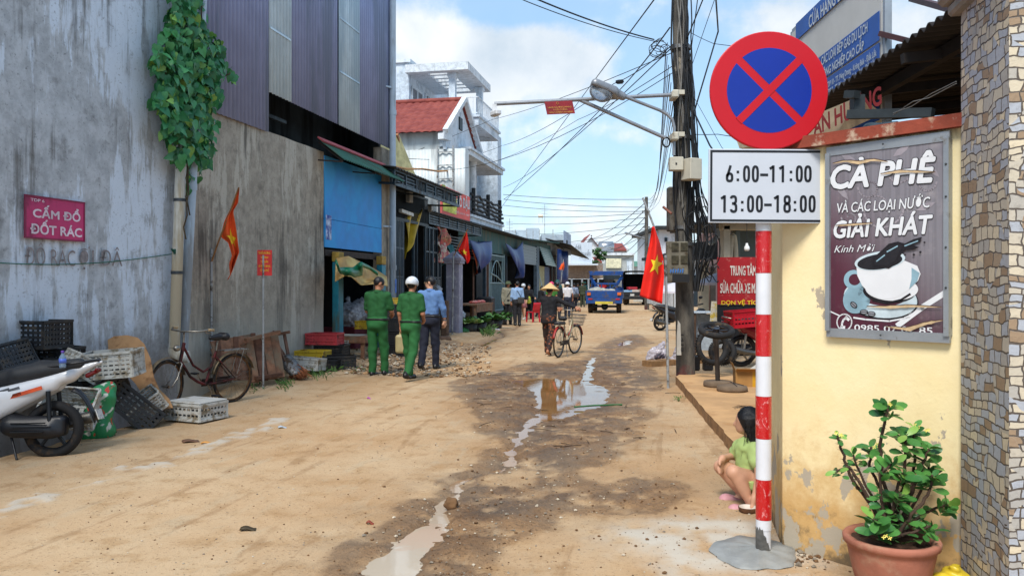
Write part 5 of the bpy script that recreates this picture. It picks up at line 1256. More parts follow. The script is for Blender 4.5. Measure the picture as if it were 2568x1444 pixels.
# squatting child
def girl():
  root = thing('person','child in pale green top squatting at the pavement kerb beside the striped post','person',G(1862,1262))
  pr = []; D = 5.9
  hipN,hipF = P(1893,1204,5.82),P(1885,1196,5.98); knN,knF = P(1840,1184,5.76),P(1808,1170,5.98); anN,anF = P(1886,1266,5.74),P(1862,1240,5.98)
  shN,shF = P(1893,1128,5.80),P(1857,1120,6.0); nk,hc = P(1880,1100,5.92),P(1874,1055,5.92)
  pr += [('c',hipN,hipF,.085,.085),('c',(hipN+hipF)/2,(shN+shF)/2,.085,.075),('c',shN,shF,.04,.04),('c',(shN+shF)/2,nk+Vector((0,0,.03)),.04,.036)]
  pr += [('e',hc+Vector((.0,0,.01)),(.082,.072,.088),None),('e',hc+Vector((-.03,.012,-.05)),(.052,.05,.05),None),('c',hc+Vector((-.078,.03,-.015)),hc+Vector((-.088,.034,-.03)),.010,.011)]
  for a,b,c in ((hipN,knN,anN),(hipF,knF,anF)):
    pr += [('c',a,b,.066,.050),('c',b,c,.047,.032),('c',b.lerp(c,.2)+Vector((.012,0,0)),b.lerp(c,.55)+Vector((.01,0,0)),.044,.036)]
    pr += [('c',c,c+Vector((.015,0,-.025)),.030,.028),('c',c+Vector((.01,0,-.025)),c+Vector((-.125,-.012,-.038)),.028,.02)]
  elF = P(1842,1142,6.05); wrF = P(1812,1148,5.93)
  pr += [('c',shF,elF,.036,.030),('c',elF,wrF,.030,.021)]; hand(pr,wrF,Vector((-.35,-.15,-1)),Vector((.6,-.6,-.1)),.78,.25,1)
  elN = P(1905,1185,5.70); wrN = P(1892,1248,5.68); pr += [('c',shN,elN,.036,.030),('c',elN,wrN,.030,.021)]; hand(pr,wrN,Vector((-.1,0,-1)),Vector((-.5,.5,0)),.78,.35,1)
  mkobj('body',sdf_mesh('body',pr,.0085,.022),SKIN2,root)
  top = cloth('lime_top',lin((184,206,128),.88),.07)
  st = [('c',(hipN+hipF)/2+Vector((-.01,0,.01)),(shN+shF)/2,.112,.088),('c',shN,shF,.052,.052),('c',(shN+shF)/2,nk,.05,.05),('c',shF,shF.lerp(elF,.62),.05,.058),('c',shN,shN.lerp(elN,.5),.05,.058)]
  mkobj('top',sdf_mesh('top',st,.009,.03,.0045,24,cuts=[(P(1880,1198,5.9),(.1,0,-1)),(nk+Vector((0,0,.015)),(.1,0,1))]),top,root)
  sh = [('c',hipN,hipF,.102,.102),('c',hipN,hipN.lerp(knN,.42),.084,.078),('c',hipF,hipF.lerp(knF,.42),.084,.078)]
  mkobj('shorts',sdf_mesh('shorts',sh,.010,.02,.004,22,cuts=[(P(1862,1200,5.9),(-1,0,-.2)),(P(1880,1192,5.9),(0,0,1))]),top,root)
  hr = [('e',hc+Vector((.012,-.006,.012)),(.092,.086,.100),None)]
  rng = random.Random(2)
  for (dx,dy,x2,z2,r0,r1) in ((.03,-.06,.035,-.25,.05,.03),(.07,-.02,.085,-.27,.05,.03),(-.01,-.066,-.012,-.24,.034,.012),(-.032,-.06,-.03,-.17,.028,.012),(.06,.04,.07,-.2,.045,.03),(.0,-.07,.02,-.29,.03,.012),(.05,-.07,.06,-.28,.03,.014)):
    hr.append(('c',hc+Vector((dx,dy,.02)),hc+Vector((x2,dy*1.05,z2)),r0,r1))
  mkobj('hair',sdf_mesh('hair',hr,.0085,.025,.002,50,cuts=[(hc+Vector((-.058,0,.0)),Vector((-1,.25,-.55)).normalized())]),HAIR,root)
  q = MB()
  for i in range(60):
    a = rng.uniform(-.7,1.2); x = hc+Vector((rng.uniform(-.05,.08),-.085+rng.gauss(0,.008),rng.uniform(-.02,.07))); q.tube([x,x+Vector((rng.gauss(0,.01),-.008,-.12)),x+Vector((rng.gauss(.0,.02),-.004,rng.uniform(-.2,-.32)))],[.002,.0016,.0006],3,cap=False)
  for i in range(14):
    x = hc+Vector((rng.uniform(-.05,.03),rng.uniform(-.05,.05),.10)); q.tube([x,x+Vector((-.03,0,.012)),x+Vector((-.06-.02*rng.random(),0,-.005))],.0011,3,cap=False)
  q.build('loose_strands',HAIR,root)
  pk = mat('pink_clog',lin((206,150,156),.85),.6,var=.08)
  for c in (anN,anF):
    me = sdf_mesh('clog',[('c',c+Vector((.03,0,-.042)),c+Vector((-.135,-.012,-.044)),.044,.042),('c',c+Vector((-.06,-.006,-.03)),c+Vector((-.13,-.012,-.033)),.050,.042)],.009,.03,cuts=[(c+Vector((0,0,-.072)),(0,0,-1)),(c+Vector((-.04,0,-.018)),(.35,0,.95))])
    o = mkobj('clog',me,pk,root); q = MB()
    for i in range(6): q.ell(c+Vector((-.062-.02*(i % 3),-.048+.004*(i//3),-.028-.016*(i//3))),(.006,.004,.004),0,6,4)
    q.build('vent_hole',mat('hole_dark',lin((90,60,64))),o)
girl()
def bowl():
  root = thing('coconut_shell','half coconut shell bowl with white flesh held by the squatting child','bowl',P(1876,1290,5.62))
  q = MB(); q.lathe([(.001,0),(.04,.004),(.062,.025),(.07,.055),(.066,.058)],20,jit=.03); q.build('shell',mat('coir',lin((110,74,48),.65),.95,var=.4,sc=20,bump=.6,bsc=80),root,False)
  q = MB(); q.lathe([(.066,.057),(.05,.035),(.02,.026),(.001,.025)],20); q.build('flesh',mat('coconut_white',lin((226,214,200),.85),.6),root,False)
bowl()
# ================================================================ LEFT ROW: shops and houses down the street
def sbox(mb,t0,t1,s0,s1,z0,z1,mat_=0,bev=0.0): mb.box(((t0+t1)/2,(s0+s1)/2,(z0+z1)/2),(abs(t1-t0),abs(s1-s0),abs(z1-z0)),None,mat_,bev)
def one(name,m,par,fn):
  q = MB(SR); fn(q); return q.build(name,m,par)
gate_m = mat('gate_steel',lin((70,92,108),.65),.45,.3,var=.2,dirt=lin((86,80,74),.6),damt=.35,dsc=5,streak=True)
gate_d = mat('gate_dark',lin((44,58,68),.65),.5,.3,var=.2)
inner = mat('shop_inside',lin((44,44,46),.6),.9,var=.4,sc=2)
darkroof = mat('dark_roof',lin((56,60,62),.6),.7,.2,var=.25)
plast_w = wall_streak('white_plaster',lin((212,220,226),.88),lin((224,230,236),.9),lin((150,156,160),.75),.1,None,.4)
plast_b = wall_streak('pale_blue_plaster',lin((204,218,230),.86),lin((218,228,238),.9),lin((140,150,160),.75),.15,None,.4)
wsheet = mat('white_sheet',lin((214,222,224),.8),.5,.1,var=.06,dirt=lin((170,176,178),.8),damt=.4,dsc=1.4,streak=True)
tile = None
def roof_tile():
  m,t,b,vec = newmat('red_roof_tiles')
  n = t.noise(vec,3,6); c = t.mix(t.mapr(n,.3,.7),lin((132,52,46),.7),lin((164,80,68),.7)); c = t.mix(t.mapr(t.noise(vec,9,5),.55,.75,0,.6),c,lin((108,52,50),.7))
  t.put(b.inputs['Base Color'],c); b.inputs['Roughness'].default_value = .8; return m
tile = roof_tile()
def tiled_slope(name,par,t0,t1,s0,z0,s1,z1,axis='t',per=.30):
  """stepped pantile sheet; courses climb from (s0, z0) to (s1, z1)"""
  L = math.hypot(s1-s0,z1-z0); nr = max(4,int(L/.34)); nc = int((t1-t0)/per*6)
  def f(u,v):
    k = v*nr; fr = k-math.floor(k-1e-6); lift = .05*(1-fr)+.035*abs(math.sin(math.pi*(t0+(t1-t0)*u)/per))
    nz = (s1-s0)/L; ns = -(z1-z0)/L
    s_,z_ = s0+(s1-s0)*v+ns*lift,z0+(z1-z0)*v+nz*lift
    return (t0+(t1-t0)*u,s_,z_) if axis == 't' else (s_,t0+(t1-t0)*u,z_)
  q = MB(SR); q.grid(f,nc,nr*3,0,False,.02); return q.build(name,tile,par)
# ---- grille shop
def grille_shop():
  TF = -6.6; T0 = -7.6; a,b = sOf(988,TF),sOf(1150,TF); root = thing('shop','dark steel grille shop with a patterned canopy next to the warehouse','shop',ST(-9,(a+b)/2))
  def rooms(q):
    sbox(q,-13,-12.8,a,b,0,4.4); sbox(q,-13,T0-.1,b-.1,b+.05,0,4.4); sbox(q,-13,T0-.1,a-.6,a-.5,0,4.4); sbox(q,-13,T0-.1,a,b,4.4,4.5); sbox(q,-11,-10.2,a+1,b-1.2,0,1.3); sbox(q,-10.1,-9.6,b-1.4,b-.4,0,1.9)
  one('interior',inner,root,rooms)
  one('roof_sheet',darkroof,root,lambda q: q.grid(lambda u,v: (TF+.1-3.0*v,a-.2+(b-a+.3)*u,4.35+.45*v+.02*math.sin(u*(b-a)*2*math.pi/.2)),160,2,0,True,.02))
  def fascia(q):
    q.beam((TF,a,4.31),(TF,b,4.31),.05); q.beam((TF,a,3.99),(TF,b,3.99),.05,.08)
    n = 7
    for i in range(n+1): s = a+(b-a)*i/n; q.beam((TF,s,3.97),(TF,s,4.33),.05)
    for i in range(n):
      s = a+(b-a)*i/n; w_ = (b-a)/n
      if i % 3 == 2: [q.beam((TF,s+w_*(.3+.15*k),4.0),(TF,s+w_*(.15+.15*k),4.3),.022) for k in range(3)]
      else:
        for k in range(3): z = 4.06+.08*k; q.beam((TF,s+w_*(.08 if i % 2 else .25),z),(TF,s+w_*(.8 if k != 1 else .95),z),.022)
    for z in (4.31,3.99): q.beam((TF,b,z),(T0,b,z+.05),.05); q.beam((TF,a,z),(T0,a,z+.05),.05)
    q.beam((TF,(a+b)/2,4.0),(T0,(a+b)/2,4.1),.04)
  one('canopy_frame',gate_m,root,fascia)
  one('canopy_lining',gate_d,root,lambda q: sbox(q,TF-.06,T0,a,b,4.33,4.345))
  one('fascia_backing',gate_d,root,lambda q: sbox(q,TF-.10,TF-.07,a+.03,b-.03,4.0,4.3))
  zt = 4.2; zo = 3.4
  def grille(q):
    n = 60; q.beam((T0,a,zt),(T0,b,zt),.06); q.beam((T0,a,zo),(T0,b,zo),.08)
    for i in range(n+1): s = a+(b-a)*i/n; q.beam((T0,s,zo),(T0,s,zt),.018)
  one('grille',gate_d,root,grille)
  def leaf_(name,pa,pb,m):
    sa,sb = sOf(pa,T0),sOf(pb,T0)
    def f(q):
      sbox(q,T0-.02,T0+.02,sa+.03,sb-.03,.12,1.75)
      for s in (sa,sb,(sa+sb)/2): q.beam((T0,s,.05),(T0,s,zo),.06)
      for z in (.1,1.8,2.6,3.36): q.beam((T0,sa,z),(T0,sb,z),.05)
      for i in range(5): s = sa+(sb-sa)*(i+.5)/5; q.beam((T0,s,1.8),(T0,s,zo),.016)
    one(name,m,root,f)
  leaf_('gate_leaf',991,1000,gate_m); leaf_('gate_leaf',1001,1010,gate_m); leaf_('gate_leaf',1066,1084,gate_m); leaf_('gate_leaf',1086,1104,gate_d)
  for px in (1052,1060): one('gate_bar',gate_m,root,lambda q,s=sOf(px,T0): q.beam((T0-.2,s,.05),(T0-.2,s,zo),.07))
  one('fluorescent_lamp',mat('tube_white',lin((220,226,226),.8),.4),root,lambda q: q.beam((T0+.1,sOf(1004,T0+.1),zOf(1004,528,T0+.1)),(T0+.1,sOf(1034,T0+.1),zOf(1034,539,T0+.1)),.09))
  for px,z,w_ in ((1074,3.95,.22),(1020,4.08,.3)): one('junction_box',mat('box_grey',lin((176,180,178),.7),.6),root,lambda q,px=px,z=z,w_=w_: q.box((T0+.08,sOf(px,T0),z),(.12,w_,w_),None,0,.01))
  ym = mat('yellow_tarp',lin((206,178,40),.8),.45,var=.15,bump=.3,bsc=25)
  q = MB(SR); sa = sOf(1012,T0-.1); sb = sOf(1052,T0-.1)
  q.grid(lambda u,v: (T0-.08+.12*math.sin(u*9+v*3),sa+(sb-sa)*u*(1-.35*v),3.5+.35*u*(1-v)-(1.2-.8*u)*v+.05*math.sin(u*14)),24,12,0,True,.006)
  tag(q.build('tarpaulin',ym),'crumpled yellow tarpaulin tied up in the grille shop opening','tarpaulin')
  pm = [mat('goods_red',lin((170,50,60),.7),.6),mat('goods_blue',lin((60,90,150),.7),.6),mat('goods_white',lin((190,190,186),.7),.6),mat('goods_pink',lin((200,110,130),.7),.6)]
  rng = random.Random(4)
  for i in range(14):
    s = a+1+rng.random()*(b-a-2); z = rng.choice((1.3,.0,2.2)); me = sdf_mesh('goods_bag',[('e',ST(-9.2-rng.random(),s,z+.25),(.22,.2,.26),None),('c',ST(-9.3,s,z+.1),ST(-9.2,s+.2,z+.3),.14,.1)],.035,.05,.015,14)
    tag(mkobj('goods_bag',me,pm[i % 4],origin=ST(-9.3,s,z)),('red','blue','white','pink')[i % 4]+' plastic bag of goods piled inside the dark grille shop','bag','goods inside the grille shop')
  return b
B2E = grille_shop()
def louver_shop():
  TF,T0 = -7.6,-8.5; a,b = B2E+.1,sOf(1205,TF); root = thing('shop','open shop under a louvred grey canopy behind the square pillar','shop',ST(-9.5,(a+b)/2))
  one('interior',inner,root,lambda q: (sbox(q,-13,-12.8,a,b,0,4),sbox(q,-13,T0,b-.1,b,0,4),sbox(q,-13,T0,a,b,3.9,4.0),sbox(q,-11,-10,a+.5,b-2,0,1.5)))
  one('roof_sheet',darkroof,root,lambda q: q.grid(lambda u,v: (TF+.15-3*v,a-.1+(b-a+.2)*u,3.86+.4*v+.02*math.sin(u*(b-a)*2*math.pi/.2)),160,2,0,True,.02))
  def fas(q):
    q.beam((TF,a,3.83),(TF,b,3.83),.05); q.beam((TF,a,3.50),(TF,b,3.50),.06)
    n = 6
    for i in range(n+1): s = a+(b-a)*i/n; q.beam((TF,s,3.48),(TF,s,3.85),.06)
    for k in range(3): q.beam((TF,a,3.58+.08*k),(TF,b,3.58+.08*k),.02,.04)
    q.beam((TF,b,3.83),(T0,b,3.9),.05); q.beam((TF,b,3.5),(T0,b,3.5),.05)
    # side louvre lower down
    s0,s1 = sOf(1128,T0),sOf(1200,T0)
    for k in range(7): z = 2.75+.11*k; q.beam((T0,s0,z),(T0,s1,z),.025,.05)
    for s in (s0,(s0+s1)/2,s1): q.beam((T0,s,2.65),(T0,s,3.5),.06)
    q.beam((T0,s0,2.68),(T0,s1,2.68),.08)
  one('canopy_frame',gate_m,root,fas); one('fascia_backing',gate_d,root,lambda q: sbox(q,TF-.09,TF-.06,a+.02,b-.02,3.52,3.82))
  for px in (1097,1118): one('shop_post',gate_d,root,lambda q,s=sOf(px,T0): q.beam((T0,s,0),(T0,s,3.5),.09))
  cm = [mat('cloth_print',lin((180,130,96),.75),.85,var=.6,sc=14,dirt=lin((210,90,90),.75),damt=.6,dsc=8),mat('cloth_pink',lin((206,100,106),.75),.8,var=.3,sc=10,dirt=lin((206,196,170),.8),damt=.7,dsc=9),mat('cloth_green',lin((50,110,112),.7),.85,var=.3)]
  for lab,pa,pb,ya,yb,k in (('patterned cloth bundle hanging at the top of the louvred shop',1089,1117,568,612,0),('pink and white plastic bundle hanging under the patterned cloth',1089,1115,606,658,1),('ragged teal cloth hanging beside the pink bundle',1113,1132,612,668,2)):
    sa,sb = sOf(pa,-7.7),sOf(pb,-7.7); za,zb = zOf(pa,ya,-7.7),zOf(pa,yb,-7.7)
    q = MB(SR); q.grid(lambda u,v: (-7.7+.10*math.sin(u*11+v*5)+.12*math.sin(v*3.1),sa+(sb-sa)*(u+.08*math.sin(v*9)*u),za+(zb-za)*v*(1-.25*math.sin(u*5)*(k == 2))),18,12,0,True,.02)
    tag(q.build('hanging_cloth',cm[k]),lab,'cloth')
  return b
B3E = louver_shop()
def gate_pillar():
  root = thing('gate_pillar','square lilac grey gate pillar with a stepped pyramid cap and peeling white side','pillar',ST(-6.77,sOf(1147,-6.77)))
  s0,s1 = sOf(1131,-6.77),sOf(1151,-6.77); w_ = .42; m = mat('lilac_plaster',lin((156,154,172),.8),.85,var=.10,dirt=lin((190,190,198),.85),damt=.35,dsc=5); c = (s0+.1+w_/2)
  one('shaft',m,root,lambda q: q.box((-6.75,c,1.1),(w_,w_,2.3),None,0,.01))
  one('capital',m,root,lambda q: (q.box((-6.75,c,2.26),(w_+.10,w_+.10,.08),None,0,.01),q.box((-6.75,c,2.35),(w_+.16,w_+.16,.10),None,0,.01),q.lathe([(.36,2.401),(.05,2.60),(.001,2.61)],4,Matrix.Translation((-6.75,c,0)) @ Matrix.Rotation(R(45),4,'Z'),0,False)))
  fl = thing('flag','bright red flag drooping above the lilac gate pillar','flag',ST(-6.5,c,0),0,'red flags with a yellow star along the street')
  b = P(1134,800,24); q = MB(); q.tube([Vector((b.x,b.y,0)),P(1137,635,24)],.022,8); q.build('pole',pole_m,fl)
  q = MB(); q.tube([P(1139,640,24),P(1152,612,23.8),P(1173,575,23.8)],.016,8); q.build('flag_staff',MATS['bamboo'],fl)
  flag_cloth(fl,[(1168,582),(1160,605),(1149,628),(1158,640),(1166,652),(1171,661)],[(1170,580),(1174,600),(1176,625),(1179,645),(1177,654),(1173,661)],23.8,.12,2.6,red_f,(.48,.5,.11,.3,.2))
gate_pillar()
def stall_front():
  # meat table, produce, sacks
  wood = MATS['old_wood']; T = -7.2
  s0,s1 = sOf(1163,T),sOf(1208,T); root = thing('market_table','low wooden market table with raw meat on a board beside the pillar','table',ST(T,(s0+s1)/2))
  one('tabletop',wood,root,lambda q: sbox(q,T-.45,T+.45,s0,s1,.86,.91))
  for s in (s0+.1,s1-.1):
    for t in (T-.38,T+.38): one('leg',wood,root,lambda q,s=s,t=t: sbox(q,t-.04,t+.04,s-.04,s+.04,0,.86))
  one('apron',wood,root,lambda q: sbox(q,T+.40,T+.44,s0+.1,s1-.1,.62,.855))
  me = sdf_mesh('meat',[('e',ST(T+.1,s0+.9+.3*i,.95),(.16,.12,.06),None) for i in range(5)],.03,.05,.012,14)
  tag(mkobj('meat',me,mat('raw_meat',lin((186,92,84),.75),.4,var=.4,sc=14,dirt=lin((220,180,170),.8),damt=.4,dsc=12),origin=ST(T,s0+1.2,.91)),'pile of raw meat cuts on the low wooden table','meat')
  def lump(name,label,cat,px,py,d,prims,m,grp=None,wr=.012,vox=.025):
    c = P(px,py,d); me = sdf_mesh(name,[tuple([q[0],tuple(c+Vector(q[1]))]+[tuple(c+Vector(q[2])) if q[0] == 'c' else q[2]]+list(q[3:])) for q in prims],vox,.05,wr,16)
    return tag(mkobj(name,me,m,origin=c),label,cat,grp)
  lump('mesh_sack','bright red mesh sack lying in front of the lilac pillar','sack',1141,808,25.3,[('c',(-.22,0,-.12),(.2,0,-.10),.15,.13),('c',(0,0,0),(.08,0,.02),.12,.1),('c',(.2,0,-.05),(.3,0,-.12),.08,.04)],mat('sack_red',lin((178,30,44),.8),.7,var=.25,sc=20))
  lump('vegetable_bag','dark green bag of vegetables on the ground below the red sack','bag',1154,822,25.0,[('e',(0,0,-.1),(.24,.2,.14),None),('e',(.12,0,-.12),(.16,.15,.11),None)],leaf_mat('veg_bag',lin((28,92,44),.8),lin((56,130,60),.8),.35))
  lump('plastic_bag','clear plastic bag bunched above the red sack','bag',1148,782,25.6,[('e',(0,0,-.1),(.24,.2,.18),None),('c',(0,0,0),(-.1,0,.12),.1,.05)],mat('clear_bag',lin((176,178,184),.85),.25,var=.4,sc=14),None,.03)
  lump('plastic_bag','shiny grey plastic bag lying on the dirt beside the small green shrub','bag',1247,830,27.0,[('e',(0,0,-.1),(.28,.2,.15),None),('e',(-.14,0,-.02),(.14,.12,.12),None)],MATS['clear_bag'],None,.035)
  lump('plastic_bag','grey plastic bag hanging on the post near the pink bundle','bag',1090,740,23.0,[('e',(.1,0,0),(.12,.12,.3),None)],MATS['clear_bag'],None,.03)
  # stump and broken wall piece
  q = MB(SR); s = sOf(1116,-6.6); q.box((-6.6,s,.55),(.2,.22,1.15),None,0,.03); tag(q.build('stump_post',mat('rough_post',lin((110,86,70),.65),.9,var=.4,sc=9,bump=.6,bsc=30)),'short rough brown post at the shop edge beside the pillar','post')
  q = MB(SR); s = sOf(1118,-6.2); q.box((-6.25,s,.06),(.4,.5,.22),Matrix.Rotation(.3,4,'Z'),0,.05); tag(q.build('brick_block',MATS['rough_post']),'broken block of brickwork on the ground in front of the red sack','block')
  # produce baskets
  lv = leaf_mat('cabbage',lin((120,160,70),.85),lin((186,206,140),.9),.5); lv2 = leaf_mat('greens',lin((44,96,44),.8),lin((92,142,62),.85),.5)
  rng = random.Random(8)
  for (px,py,d,m,lab,n) in ((1172,812,25.3,lv,'black basket heaped with pale cabbages by the red sack',90),(1196,806,25.8,lv2,'black basket of bright green vegetables right of the cabbages',90),(1238,800,28.0,lv2,'black tub overflowing with dark leafy greens before the arched gate',120),(1252,795,30.5,lv2,'small black tub of leafy greens at the foot of the gate',70)):
    c = P(px,py,d); c.z = 0; root = thing('produce_basket',lab,'basket',c,0,'produce baskets before the shops')
    q = MB(); q.lathe([(.001,.02),(.26,.02),(.32,.36),(.33,.36),(.27,0),(.001,0)],18); q.build('basket',blk,root,False)
    q = MB()
    for i in range(n):
      a = rng.uniform(0,6.28); r = .34*math.sqrt(rng.random()); p = Vector((r*math.cos(a),r*math.sin(a),.36+.16*(1-r/.36)*rng.random())); leaf(q,p,(math.cos(a),math.sin(a),rng.uniform(.1,1)),(rng.gauss(0,.4),rng.gauss(0,.4),1),rng.uniform(.14,.26),.12,0,False)
    q.build('greens',m,root,False)
  # pan and shovel
  c = P(1196,826,26); c.z = .03; q = MB(Matrix.Translation(c)); q.lathe([(.001,.01),(.36,.02),(.42,.07),(.43,.07),(.37,0),(.001,0)],24); tag(q.build('metal_basin',mat('basin_steel',lin((160,160,164),.7),.3,.7)),'shallow metal basin on the ground before the vegetable baskets','basin')
  q = MB(SR); s = sOf(1218,-7.4); q.box((-7.4,s,.55),(.6,.7,1.1),None,0,.06); tag(q.build('covered_stand',mat('black_cover',lin((34,36,42),.7),.5,var=.3,sc=6,bump=.5,bsc=14)),'stand covered with black plastic between the meat table and the gate','stand')
stall_front()
def teal_shop():
  T0 = -8.5; a,b = B3E+.02,sOf(1312,T0); root = thing('shop','long low shop with a teal upper wall, arched white gate and blue tarpaulins','shop',ST(-10,(a+b)/2))
  teal = mat('teal_wall',lin((70,112,112),.7),.8,var=.14,dirt=lin((108,122,116),.7),damt=.5,dsc=2,streak=True)
  one('upper_wall',teal,root,lambda q: sbox(q,T0-.12,T0,a,b,3.05,4.02))
  one('interior',inner,root,lambda q: (sbox(q,-13,-12.8,a,b,0,4),sbox(q,-13,T0-.2,a-.08,a,0,3.9),sbox(q,-13,T0-.2,b,b+.08,0,3.9),sbox(q,-13,T0-.2,a,b,3.95,4.0)))
  one('roof_sheet',darkroof,root,lambda q: q.grid(lambda u,v: (T0+.55-4*v,a-.1+(b-a+.2)*u,4.04+.35*v+.025*math.sin(u*(b-a)*2*math.pi/.22)),220,2,0,True,.03))
  gs,ge = sOf(1224,T0),sOf(1262,T0)
  wg = mat('pale_gate',lin((150,176,178),.75),.5,var=.12)
  def gate(q):
    for s in (gs,ge): q.beam((T0+.03,s,.3),(T0+.03,s,3.05),.09)
    for s in (gs+.35,ge-.35): q.beam((T0+.03,s,.3),(T0+.03,s,2.95),.05)
    for z in (.35,1.65,2.95): q.beam((T0+.03,gs,z),(T0+.03,ge,z),.06)
    n = 16
    for i in range(n): s = gs+(ge-gs)*(i+.5)/n; q.beam((T0+.03,s,.35),(T0+.03,s,1.65),.03); q.beam((T0+.03,s,2.7),(T0+.03,s,2.95),.025)
    pts = [(T0+.03,gs+.4+(ge-gs-.8)*i/16,1.7+1.0*math.sin(math.pi*i/16)**.6) for i in range(17)]; q.tube(pts,.035,5)
    q.tube([(T0+.05,gs+.2,2.1),(T0+.05,(gs+ge)/2,1.95),(T0+.05,ge-.1,1.6)],.04,5)
    for i in range(5): s = gs+.6+i*.5; q.beam((T0+.03,s,1.7),(T0+.03,s,2.6),.016)
  one('arched_gate',wg,root,gate); one('gate_backing',gate_d,root,lambda q: sbox(q,T0-.6,T0-.55,gs,ge,0,3.05)); one('gate_step',mat('step_concrete',lin((120,112,100),.65),.9),root,lambda q: sbox(q,T0-.2,T0+.5,gs-.4,ge+.4,-.1,.3))
  one('shop_post',gate_m,root,lambda q: q.beam((T0+.02,sOf(1214,T0),0),(T0+.02,sOf(1214,T0),3.05),.14)); one('shop_post',gate_m,root,lambda q: q.beam((T0+.02,sOf(1267,T0),0),(T0+.02,sOf(1267,T0),3.05),.14))
  for px in (1217,1221,1184): one('shop_post',mat('brown_board',lin((120,84,66),.65),.8,var=.3),root,lambda q,px=px: q.beam((T0+.05,sOf(px,T0),0),(T0+.05,sOf(px,T0),2.6),.12,.05))
  bt = mat('blue_tarp',lin((22,66,142),.6),.38,var=.2,sc=3,bump=.3,bsc=18); ot = mat('orange_lining',lin((186,84,52),.75),.6)
  def tarp(lab,top,bot,mid,dt=.25,lin_=True):
    """hanging sheet tied at two upper corners and gathered to a point"""
    t = T0+dt
    def f(u,v):
      a_ = lerp_poly(top,u); b_ = lerp_poly(bot,u); px = a_[0]+(b_[0]-a_[0])*v; py = a_[1]+(b_[1]-a_[1])*v
      p = PL(px,py,t); o = .16*math.sin(u*8+v*2)*(.3+v)+.25*math.sin(v*3.1)*(1-abs(2*u-1)); return p+ST(o,0)
    q = MB(); q.grid(f,26,18,0,True,.01); o = q.build('tarpaulin',bt,origin=PL(mid[0],mid[1],t)); tag(o,lab,'tarpaulin')
    if lin_:
      q = MB(); q.grid(lambda u,v: f(.02+.12*u,.25+.75*v)+ST(-.05,-.03,0)+Vector((-.10*v,0,-.05)),6,12,0,True,.01); q.build('lining',ot,o)
  tarp('blue tarpaulin with an orange lining tied between the pillar and the arched gate',[(1177,602),(1195,608),(1215,606),(1231,605)],[(1196,682),(1204,692),(1215,660),(1226,640)],(1205,640))
  tarp('dark blue tarpaulin gathered to a point right of the arched gate',[(1267,610),(1283,622),(1297,625),(1309,604)],[(1296,690),(1300,698),(1304,697),(1309,680)],(1290,640),.25,False)
  return b
B4E = teal_shop()
def shutter_shop():
  T0 = -8.6; a = B4E+.1; b = sOf(1382,T0); root = thing('shop','shop with a half raised pale roller shutter over a dark doorway','shop',ST(-10,(a+b)/2))
  sh0,sh1 = sOf(1311,T0),sOf(1344,T0); ps = mat('pale_shutter',lin((156,170,174),.75),.5,.2,var=.1)
  one('interior',inner,root,lambda q: (sbox(q,-13,-12.8,a,b,0,4),sbox(q,-13,T0-.2,sh1+.5,sh1+.6,0,3.9),sbox(q,-13,T0-.2,b-.1,b,0,3.9),sbox(q,-13,T0-.2,a,b,4.0,4.1)))
  def sh(q):
    n = 12
    for i in range(n): z = 2.75+1.1*i/n; q.beam((T0+.02*(i % 2),sh0,z+.05),(T0+.02*(i % 2),sh1,z+.05),.05,1.1/n*.98)
  one('roller_shutter',ps,root,sh)
  one('shutter_rod',ps,root,lambda q: q.beam((T0+1.0,sOf(1316,T0),1.5),(T0+.1,sh1-.4,2.8),.04))
  one('pier',mat('grey_pier',lin((120,136,146),.7),.8),root,lambda q: sbox(q,T0-.15,T0+.05,sh1+.05,sh1+.95,0,3.95))
  c0,c1 = sOf(1351,T0),sOf(1378,T0)
  one('slatted_awning',mat('pale_green_sheet',lin((150,182,178),.75),.35,.3,var=.2),root,lambda q: [q.beam((T0+.05+.05*i,c0,3.9-.13*i),(T0+.05+.05*i,c1,3.86-.13*i),.04,.10) for i in range(9)])
  one('wall_panel',mat('cream_panel',lin((186,182,140),.75),.8),root,lambda q: sbox(q,T0-.1,T0,c0+.2,c0+2.2,0,2.75))
  one('wall_panel',mat('grey_panel',lin((110,124,150),.7),.8),root,lambda q: sbox(q,T0-.1,T0,c0+2.3,c1,0,2.75))
  one('upper_wall',MATS['teal_wall'],root,lambda q: sbox(q,T0-.15,T0-.05,a,b,3.86,4.25))
  one('roof_sheet',mat('green_roof',lin((50,86,80),.65),.6,.2,var=.25),root,lambda q: q.grid(lambda u,v: (T0+.6-4*v,a-.1+(b-a+.2)*u,4.10+.04*u*8+.35*v+.03*math.sin(u*(b-a)*2*math.pi/.25)),220,2,0,True,.03))
  return b
B5E = shutter_shop()
